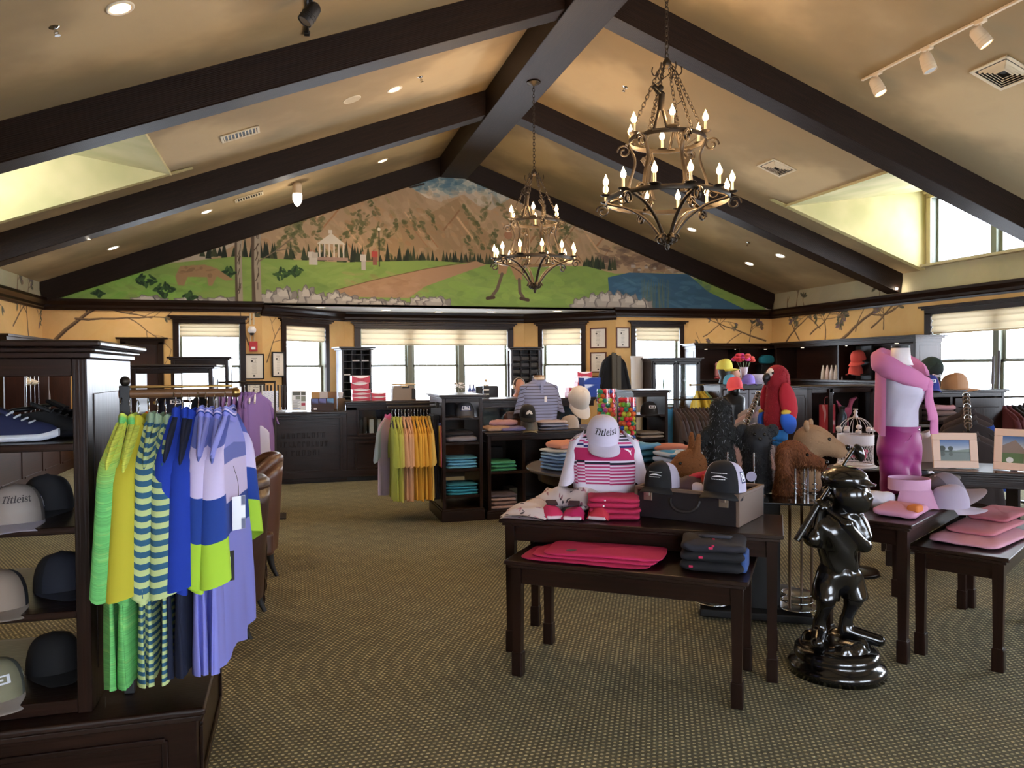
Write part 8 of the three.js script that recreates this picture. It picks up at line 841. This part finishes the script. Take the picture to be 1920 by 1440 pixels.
// ================================================================ front: nested tables, pink polo form, suitcase, statue
const FT = -0.602;
table('taller dark nested table in front, under the pink polo form and the suitcase', [1.82, 0, -3.87], FT, 1.466, 0.56, 0.735); table('lower dark nested table in front, under the pink shorts and black jackets', [1.646, 0, -3.605], FT - 0.05, 1.18, 0.59, 0.59);
{
  const poloTex = canvasTex(1024, 512, (c, W, H) => {
    c.save(); c.translate(W, 0); c.scale(-1, 1); c.fillStyle = '#d9d3e2'; c.fillRect(0, 0, W, H); const Y = (v) => (1 - v) * H, x0 = W * 0.27, x1 = W * 0.73, wd = x1 - x0;
    c.fillStyle = '#b3245e'; c.fillRect(x0, Y(0.78), wd, Y(0.62) - Y(0.78));
    const cols = [0, 0.07, 0.12, 0.19, 0.32, 0.53, 0.9, 1], off = [0, 0.022, 0, 0.022, 0, -0.012, 0.004]; for (let k = 0; k < 7; k++) { const a = x0 + cols[k] * wd, b = x0 + cols[k + 1] * wd, o = off[k];
      const st = (v, h, col) => { c.fillStyle = col; c.fillRect(a, Y(v + o), b - a, h * H); }; st(0.605, 0.03, '#16142a'); for (let i = 0; i < 6; i++) st(0.55 - i * 0.042, 0.022, ['#a8285e', '#b43a72', '#a8285e'][i % 3]); for (let i = 0; i < 6; i++) st(0.575 - i * 0.042, 0.01, '#d07aa4'); st(0.815, 0.026, '#252a6a'); st(0.86, 0.024, '#c23a78'); st(0.9, 0.022, '#1c1830'); st(0.935, 0.018, k < 4 ? '#c23a78' : '#1c1830'); st(0.965, 0.014, '#3a2c34'); }
    c.fillStyle = '#f3e6ef'; c.beginPath(); const px = x0 + wd * 0.72, py = Y(0.745); c.moveTo(px - 26, py - 12); c.quadraticCurveTo(px, py - 14, px + 14, py + 6); c.lineTo(px + 22, py - 6); c.lineTo(px + 20, py + 12); c.lineTo(px + 26, py + 36); c.lineTo(px + 10, py + 14); c.quadraticCurveTo(px - 6, py + 2, px - 26, py - 8); c.fill(); c.beginPath(); c.arc(W / 2, Y(0.665), 5, 0, 6.3); c.fill(); c.fillStyle = '#7c1a44'; c.fillRect(W / 2 - 1, Y(0.78), 2, 40); c.restore();
  });
  const o = thing('dress_form', 'white polo form with magenta bands and stripes on the front table', 'mannequin', [1.715, 0.736, -4.15], FACE - 0.06), Wt = cloth('#d9d3e2');
  part(o, 'shirt', at(torso({ sw: 0.4, hh: 0.44, chest: 0.19, hem: 0.165, dz: 0.12, nk: 0.07, seed: 8, hemFold: 0.008 }), 0, 0.02, 0), knit(poloTex)); for (const s of [-1, 1]) part(o, 'sleeve', armSleeve(s, 0.4, 0.4, 0.25, 0.055, 0.07, 0.088), Wt); part(o, 'neck', lathe([[0.065, 0.42], [0.055, 0.48], [0.001, 0.49]], 18), mat('#c9a98c', 0.6)); part(o, 'base', cyl(0.11, 0.12, 0.02, 0, 0.01, 0, 24), BLACK); part(o, 'collar', at(grid(24, 3, (u, v) => { const a = u * 6.283; return [Math.cos(a) * lerp(0.09, 0.075, v), 0.035 * v, Math.sin(a) * lerp(0.085, 0.07, v)]; }, true), 0, 0.43, 0), Wt);
  makeCap('white cap with dark script lettering worn by the pink polo form', [1.7, 1.145, -4.13], FACE + 0.02, { front: '#cfc9df', logo: scriptLogo, side: squareLogo, s: 1.16 }, undefined, 0.42);
}
// floral shirts tossed in a pile, toes of pink gloves under them
const floral = knit(canvasTex(256, 256, (c) => { const r = rng(21); c.fillStyle = '#cfc2c4'; c.fillRect(0, 0, 256, 256); for (let i = 0; i < 70; i++) { c.fillStyle = ['#3a3440', '#8a5a68', '#c08a94', '#5a505c'][i % 4]; const x = r() * 256, y = r() * 256; for (let k = 0; k < 3; k++) { c.beginPath(); c.ellipse(x + (r() - 0.5) * 14, y + (r() - 0.5) * 14, 2 + r() * 5, 1 + r() * 3, r() * 3, 0, 6.3); c.fill(); } } }));
const drape = (w, d, h, seed) => grid(26, 22, (u, v) => { const q = v * 2, top = q <= 1, t = top ? q : 2 - q, x = (u - 0.5) * w, z = (t - 0.5) * d, e = Math.pow(Math.sin(clamp(u, 0.03, 0.97) * Math.PI), 0.5) * Math.pow(Math.sin(clamp(t, 0.03, 0.97) * Math.PI), 0.5), n = vnoise(x * 13 + 5, z * 9 + 5, seed) * 0.6 + 0.4 * vnoise(x * 34 + 3, z * 14 + 9, seed + 2); return [x * (1 + 0.12 * (n - 0.5)), top ? 0.004 + e * h * (0.45 + 0.75 * n) : 0.002 + e * h * 0.1, z * (1 + 0.1 * (n - 0.5))]; });
{ const P = (u, n) => [1.82 + 0.824 * u + 0.566 * n, -3.87 + 0.566 * u - 0.824 * n], pu = (l, u, n, y, ry, w, d, h, s, m, nm = 'crumpled_shirt', cat = 'shirt', g) => { const [x, z] = P(u, n); one(nm, l, cat, drape(w, d, h, s), m, [x, 0.736 + y, z], ry, g); };
  pu('pale floral shirt draped over the left corner of the front table', -0.58, -0.08, 0, 0.9, 0.4, 0.26, 0.08, 3, floral); pu('pale floral shirt heaped on top of the pile by the polo form', -0.42, 0.08, 0.03, -0.5, 0.42, 0.3, 0.13, 7, floral); pu('cream floral shirt at the right of the pile beside the polo form', -0.3, 0.1, 0.02, 0.2, 0.26, 0.22, 0.13, 11, floral);
  [[-0.46, -0.17, 0.2, 'leftmost'], [-0.34, -0.16, -0.2, 'middle'], [-0.2, -0.12, -0.4, 'rightmost']].forEach(([u, n, a, l], i) => { const [x, z] = P(u, n), o = thing('golf_glove', `red and pink glove pack, ${l} of three under the floral shirts`, 'glove', [x, 0.737, z], FACE + a); part(o, 'glove', drape(0.12, 0.16, 0.085, 30 + i), cloth(['#c22a58', '#b81f5c', '#c23044'][i])); part(o, 'cuff', at(soft(0.1, 0.02, 0.03, 0, 0.015, 0.07, 0.01), 0, 0, 0), cloth('#d8c2cc')); part(o, 'print', at(soft(0.06, 0.012, 0.05, 0, 0.075, -0.03, 0.005), 0, 0, 0, 0.3), cloth('#3a2028')); });
  one('price_card', 'small cream card at the front left corner of the front table', 'card', rbox(0.1, 0.003, 0.06, 0, 0.002, 0), PAPER, [P(-0.68, -0.2)[0], 0.736, P(-0.68, -0.2)[1]], FT);
  const red = cloth('#b01f4c'); for (let i = 0; i < 4; i++) { const [x, z] = P(-0.14, -0.06), sh = folded('folded_shirt', `crimson pink folded shirt, ${nth(i, 4)} of four on the front table`, 'shirt', [x + 0.006 * Math.sin(i * 2), 0.737 + i * 0.03, z], FACE - 0.12 + 0.04 * Math.sin(i * 5), [0.28, 0.033, 0.2], i === 3 ? cloth('#b8254f') : red, 'crimson shirts on the front table', { seed: i + 2 }); part(sh, 'button', sph(0.005, -0.05, 0.017, 0.1, 1, 1, 0.6, 8), WHITE); }
}
// ---- open suitcase
{
  const o = thing('suitcase', 'old dark brown leather suitcase open on the front table, filled with caps and gloves', 'suitcase', [2.14, 0.736, -3.81], -0.878), L = 0.58, D = 0.42, H = 0.165, SK = new THREE.MeshStandardMaterial({ map: dataTex(128, 128, (u, v) => { const k = 0.7 + 0.6 * fbm(u, v, 6, 6, 91, 4); return [30 * k, 26 * k, 28 * k]; }, true, 0.4, 0.4), roughness: 0.5, side: THREE.DoubleSide }), ED = mat('#6b574a', 0.6);
  part(o, 'front', rbox(L, H, 0.014, 0, H / 2, D / 2 - 0.007), SK); part(o, 'back', rbox(L, H, 0.014, 0, H / 2, -D / 2 + 0.007), SK); for (const s of [-1, 1]) part(o, 'side', rbox(0.014, H, D - 0.02, s * (L / 2 - 0.007), H / 2, 0), ED); part(o, 'floor', rbox(L - 0.02, 0.01, D - 0.02, 0, 0.006, 0), SK); part(o, 'lining', rbox(L - 0.03, 0.02, D - 0.03, 0, 0.105, 0), cloth('#3a3230'));
  part(o, 'edge_trim', M(rbox(L + 0.004, 0.018, 0.022, 0, H - 0.006, D / 2 - 0.008), rbox(L + 0.004, 0.018, 0.022, 0, H - 0.006, -D / 2 + 0.008), rbox(0.022, 0.018, D, L / 2 - 0.008, H - 0.006, 0), rbox(0.022, 0.018, D, -L / 2 + 0.008, H - 0.006, 0), rbox(0.02, H, 0.02, L / 2 - 0.008, H / 2, D / 2 - 0.008), rbox(0.02, H, 0.02, -L / 2 + 0.008, H / 2, D / 2 - 0.008)), ED);
  for (const s of [-1, 1]) { const l = part(o, 'latch', M(rbox(0.05, 0.05, 0.006, s * 0.21, H - 0.045, D / 2 + 0.003), rbox(0.024, 0.03, 0.01, s * 0.21, H - 0.03, D / 2 + 0.006)), mat('#a59a88', 0.35, 0.8)); } part(o, 'handle', tube([[-0.08, H - 0.05, D / 2], [-0.075, H - 0.075, D / 2 + 0.012], [-0.04, H - 0.105, D / 2 + 0.018], [0.04, H - 0.105, D / 2 + 0.018], [0.075, H - 0.075, D / 2 + 0.012], [0.08, H - 0.05, D / 2]], 0.008, 24, 8), mat('#2b2524', 0.5));
  const g = thing('golf_glove', 'white glove with dark cuff hanging over the rim of the suitcase', 'glove', [2.09, 0.87, -3.74], FACE); part(g, 'glove', at(drape(0.09, 0.14, 0.05, 41), 0, 0, 0.0, 0.6), cloth('#cfc8dc')); part(g, 'cuff', at(soft(0.08, 0.02, 0.03, 0, -0.03, 0.07, 0.008), 0, 0, 0, 0.3), cloth('#2a2a50'));
  const g2 = thing('golf_glove', 'orange red glove pack standing between the two trucker caps', 'glove', [2.17, 0.86, -3.74], FACE); part(g2, 'pack', at(soft(0.09, 0.1, 0.03, 0, 0.06, 0, 0.012), 0, 0, 0, -0.3), cloth('#c2402c')); part(g2, 'print', at(rbox(0.06, 0.02, 0.004, 0, 0.06, 0.016), 0, 0, 0, -0.3), cloth('#e0a080')); const g3 = thing('golf_glove', 'crimson glove with white edge on top of the heap in the suitcase', 'glove', [2.2, 0.93, -3.83], FACE - 0.2); part(g3, 'glove', drape(0.2, 0.13, 0.06, 44), cloth('#b81f4a')); part(g3, 'edge', at(soft(0.12, 0.014, 0.04, 0.03, 0.008, 0.06, 0.006), 0, 0, 0), cloth('#d8d0e0')); one('glove_heap', 'dark heap of folded gloves filling the suitcase', 'gloves', drape(0.42, 0.3, 0.11, 47), cloth('#4a3338'), [2.17, 0.85, -3.8], -0.878);
  makeCap('black and white mesh cap at the left end of the suitcase', [1.93, 0.9, -3.84], FACE - 0.6, { front: '#121216', back: '#a8a2b4', brim: '#121216', logo: smallLogo, s: 1.12 }); makeCap('black and white mesh cap at the right end of the suitcase', [2.17, 0.9, -3.6], FACE - 0.55, { front: '#121218', back: '#b9b4cc', brim: '#121218', logo: smallLogo, side: squareLogo, s: 1.3 });
}
// ---- on the lower table
{ const G = 'pink shorts on the lower front table'; [['lowest', -0.02, 0.0, 0], ['middle', 0.02, 0.012, 0.03], ['topmost', 0.06, 0.02, 0.06]].forEach(([n, dx, dz, y], i) => folded('folded_shorts', `hot pink folded shorts, ${n} of three on the lower front table`, 'shorts', [1.44 + dx, 0.591 + y * 0.5, -3.63 + dz], FT - 0.04 + 0.03 * i, [0.66 - 0.03 * i, 0.02, 0.3], cloth(['#b01c4e', '#bb2056', '#c4245c'][i]), G, { seed: i + 4 })); one('shorts_label', 'dark oval label on the hot pink shorts', 'label', sph(0.022, 0, 0, 0, 1.3, 0.15, 0.8), mat('#4a2a3a', 0.5), [1.32, 0.644, -3.62]); }
for (let i = 0; i < 3; i++) { const j = folded('folded_jacket', `black folded jacket, ${['lowest', 'middle', 'topmost'][i]} of three on the lower front table`, 'jacket', [1.93, 0.591 + i * 0.046, -3.3], FT + 0.04 * (i - 1), [0.3, 0.05, 0.27], cloth(['#15151a', '#17171c', '#26252e'][i]), 'black jackets on the lower front table', { seed: i + 3 }), pk = cloth('#c22a56'); if (i === 2) { part(j, 'zip', M(at(soft(0.012, 0.008, 0.13, 0.0, 0.054, 0.07, 0.003), 0, 0, 0, 0.12)), pk, 'pink zip'); part(j, 'collar', at(tube([[-0.07, 0.05, -0.02], [-0.05, 0.062, 0.03], [0, 0.066, 0.05], [0.06, 0.062, 0.03], [0.08, 0.05, -0.02]], 0.009, 16, 6), 0, 0, 0), cloth('#34333c')); } part(j, 'tab', soft(0.02, 0.012, 0.006, -0.09 + 0.04 * i, 0.028, 0.136, 0.003), pk, 'pink tab'); if (!i) part(j, 'lining', soft(0.03, 0.09, 0.16, 0.145, 0.05, 0.02, 0.014), cloth('#34508a'), 'blue lining'); }
// ---- glossy black statue of a boy with a club over his shoulder
{
  const o = thing('golfer_statue', 'glossy black statue of a boy golfer shouldering a club on a round base', 'statue', [2.64, 0, -3.32], FACE), BK = new THREE.MeshPhysicalMaterial({ color: '#0b0b0d', roughness: 0.2, clearcoat: 0.7, clearcoatRoughness: 0.12, side: THREE.DoubleSide });
  part(o, 'base', M(lathe([[0.001, 0.13], [0.17, 0.135], [0.2, 0.12], [0.205, 0.09], [0.2, 0.07], [0.225, 0.055], [0.238, 0.035], [0.236, 0.0], [0.001, 0]], 48), at(solid((x, y, z) => { const p = [x, y, z]; let d = ell(p, [0, 0.12, 0], [0.18, 0.05, 0.16]); for (const [a, b, r] of [[0.06, 0.1, 0.04], [0.11, 0.03, 0.035], [-0.01, 0.12, 0.03], [0.03, 0.06, 0.03], [-0.1, -0.06, 0.05], [0.05, -0.09, 0.05]]) d = smin(d, ell(p, [a, 0.155, b], [r, r * 0.8, r]), 0.02); return d; }, [0, 0.13, 0, 0.22], 44))), BK);
  const A = [-0.085, 0.25, -0.0], B = [0.058, 0.255, -0.02];
  part(o, 'figure', solid((x, y, z) => {
    const p = [x, y, z]; let d = cap(p, [0.015, 0.51, -0.01], [0.0, 0.72, 0.0], 0.076, 0.098); d = smin(d, cap(p, [-0.08, 0.765, 0], [0.085, 0.755, 0.01], 0.045, 0.045), 0.06); d = smin(d, cap(p, [0, 0.78, 0], [0.02, 0.85, 0.01], 0.04, 0.036), 0.03);
    let h = ell(p, [0.05, 0.905, 0.025], [0.096, 0.102, 0.1]); h = smin(h, ell(p, [0.1, 0.865, 0.07], [0.045, 0.04, 0.038]), 0.03); h = smin(h, ell(p, [0.13, 0.9, 0.085], [0.016, 0.018, 0.018]), 0.016); h = smin(h, ell(p, [0.11, 0.868, 0.085], [0.016, 0.006, 0.008]), 0.008); h = smin(h, ell(p, [0.0, 0.9, 0.07], [0.014, 0.026, 0.016]), 0.01); h = Math.max(h, -ell(p, [0.09, 0.918, 0.098], [0.012, 0.007, 0.01])); h = Math.max(h, -ell(p, [0.128, 0.918, 0.068], [0.01, 0.007, 0.01])); d = smin(d, h, 0.02);
    for (const s of [[-0.085, 0.765, 0.0, -0.128, 0.675, 0.03, -0.1, 0.835, 0.04], [0.09, 0.755, 0.015, 0.112, 0.655, 0.06, 0.0, 0.77, 0.12]]) { d = smin(d, cap(p, [s[0], s[1], s[2]], [s[3], s[4], s[5]], 0.046, 0.034), 0.025); d = smin(d, cap(p, [s[3], s[4], s[5]], [s[6], s[7], s[8]], 0.033, 0.024), 0.015); }
    d = smin(d, ell(p, [-0.1, 0.86, 0.04], [0.026, 0.03, 0.03]), 0.012); for (let k = 0; k < 4; k++) d = smin(d, cap(p, [-0.115 + k * 0.013, 0.866 + k * 0.004, 0.058], [-0.105 + k * 0.013, 0.843 + k * 0.004, 0.072], 0.0085, 0.008), 0.004); d = smin(d, ell(p, [0.0, 0.775, 0.12], [0.028, 0.026, 0.024]), 0.012); d = smin(d, cap(p, [0.0, 0.775, 0.12], [-0.07, 0.83, 0.075], 0.018, 0.014), 0.015);
    for (const [hip, kn, an] of [[[-0.045, 0.47, 0], [-0.065, 0.37, 0.03], A], [[0.065, 0.47, 0], [0.08, 0.37, 0.015], B]]) { d = smin(d, cap(p, hip, kn, 0.058, 0.043), 0.015); d = smin(d, cap(p, kn, an, 0.04, 0.027), 0.02); }
    d = smin(d, cap(p, [A[0], 0.2, 0.0], [-0.13, 0.175, 0.085], 0.038, 0.032), 0.02); d = smin(d, cap(p, [B[0], 0.2, -0.02], [0.2, 0.165, 0.035], 0.036, 0.03), 0.02); return smin(d, cap(p, A, [A[0], 0.2, 0], 0.032, 0.036), 0.015) < d ? smin(d, cap(p, A, [A[0], 0.2, 0], 0.032, 0.036), 0.015) : smin(d, cap(p, B, [B[0], 0.2, -0.02], 0.03, 0.036), 0.015);
  }, [0.02, 0.56, 0.02, 0.46], 104), BK);
  part(o, 'shorts', solid((x, y, z) => { const p = [x, y, z]; let d = cap(p, [0.012, 0.53, -0.005], [0.012, 0.5, 0], 0.084, 0.09); for (const [a, b] of [[[-0.042, 0.48, 0], [-0.068, 0.38, 0.025]], [[0.064, 0.48, 0], [0.086, 0.38, 0.014]]]) d = smin(d, cap(p, a, b, 0.064, 0.066), 0.022); return Math.max(d, 0.375 - y, y - 0.56) + 0.003 * Math.sin(x * 70 + y * 30); }, [0.01, 0.48, 0, 0.2], 52), BK);
  part(o, 'shirt', solid((x, y, z) => { const p = [x, y, z]; let d = cap(p, [0.015, 0.53, -0.005], [0, 0.72, 0], 0.088, 0.108); d = smin(d, cap(p, [-0.08, 0.765, 0], [0.085, 0.755, 0.01], 0.055, 0.055), 0.06); d = smin(d, cap(p, [-0.09, 0.76, 0], [-0.13, 0.69, 0.025], 0.056, 0.052), 0.03); d = smin(d, cap(p, [0.09, 0.755, 0.015], [0.108, 0.69, 0.045], 0.054, 0.05), 0.03); d = smin(d, ell(p, [0.02, 0.815, 0.012], [0.075, 0.03, 0.07]), 0.03); return Math.max(d, 0.485 - y) + 0.0035 * Math.sin(x * 55 + y * 45 + z * 20); }, [0, 0.66, 0, 0.22], 56), BK);
  part(o, 'cap', solid((x, y, z) => { const p = [x, y, z]; let d = ell(p, [0.035, 0.985, 0.01], [0.112, 0.066, 0.112]); d = smin(d, ell(p, [0.11, 0.962, 0.085], [0.05, 0.013, 0.045]), 0.02); return Math.max(d, 0.935 - y); }, [0.05, 0.98, 0.02, 0.16], 44), BK); const hr = [], r = rng(17); for (let i = 0; i < 26; i++) { const a = -2.6 + i * 0.17; hr.push(sph(0.02, 0.045 + Math.sin(a) * 0.098, 0.92 - 0.035 * r(), 0.01 + Math.cos(a) * 0.098 * (Math.cos(a) > 0.3 ? 0.5 : 1), 1, 1.25, 1, 7)); } part(o, 'hair', M(hr), BK);
  part(o, 'club', M(rod([-0.235, 0.69, 0.09], [-0.12, 0.855, 0.055], 0.0165, 12), rod([-0.12, 0.855, 0.055], [0.1, 1.135, -0.02], 0.008, 8)), BK); part(o, 'club_head', at(sph(0.05, 0, 0, 0, 0.5, 0.95, 0.6, 16), 0.122, 1.11, -0.02, 0, 0, 0.35), BK);
}
renderer.render(scene, camera);
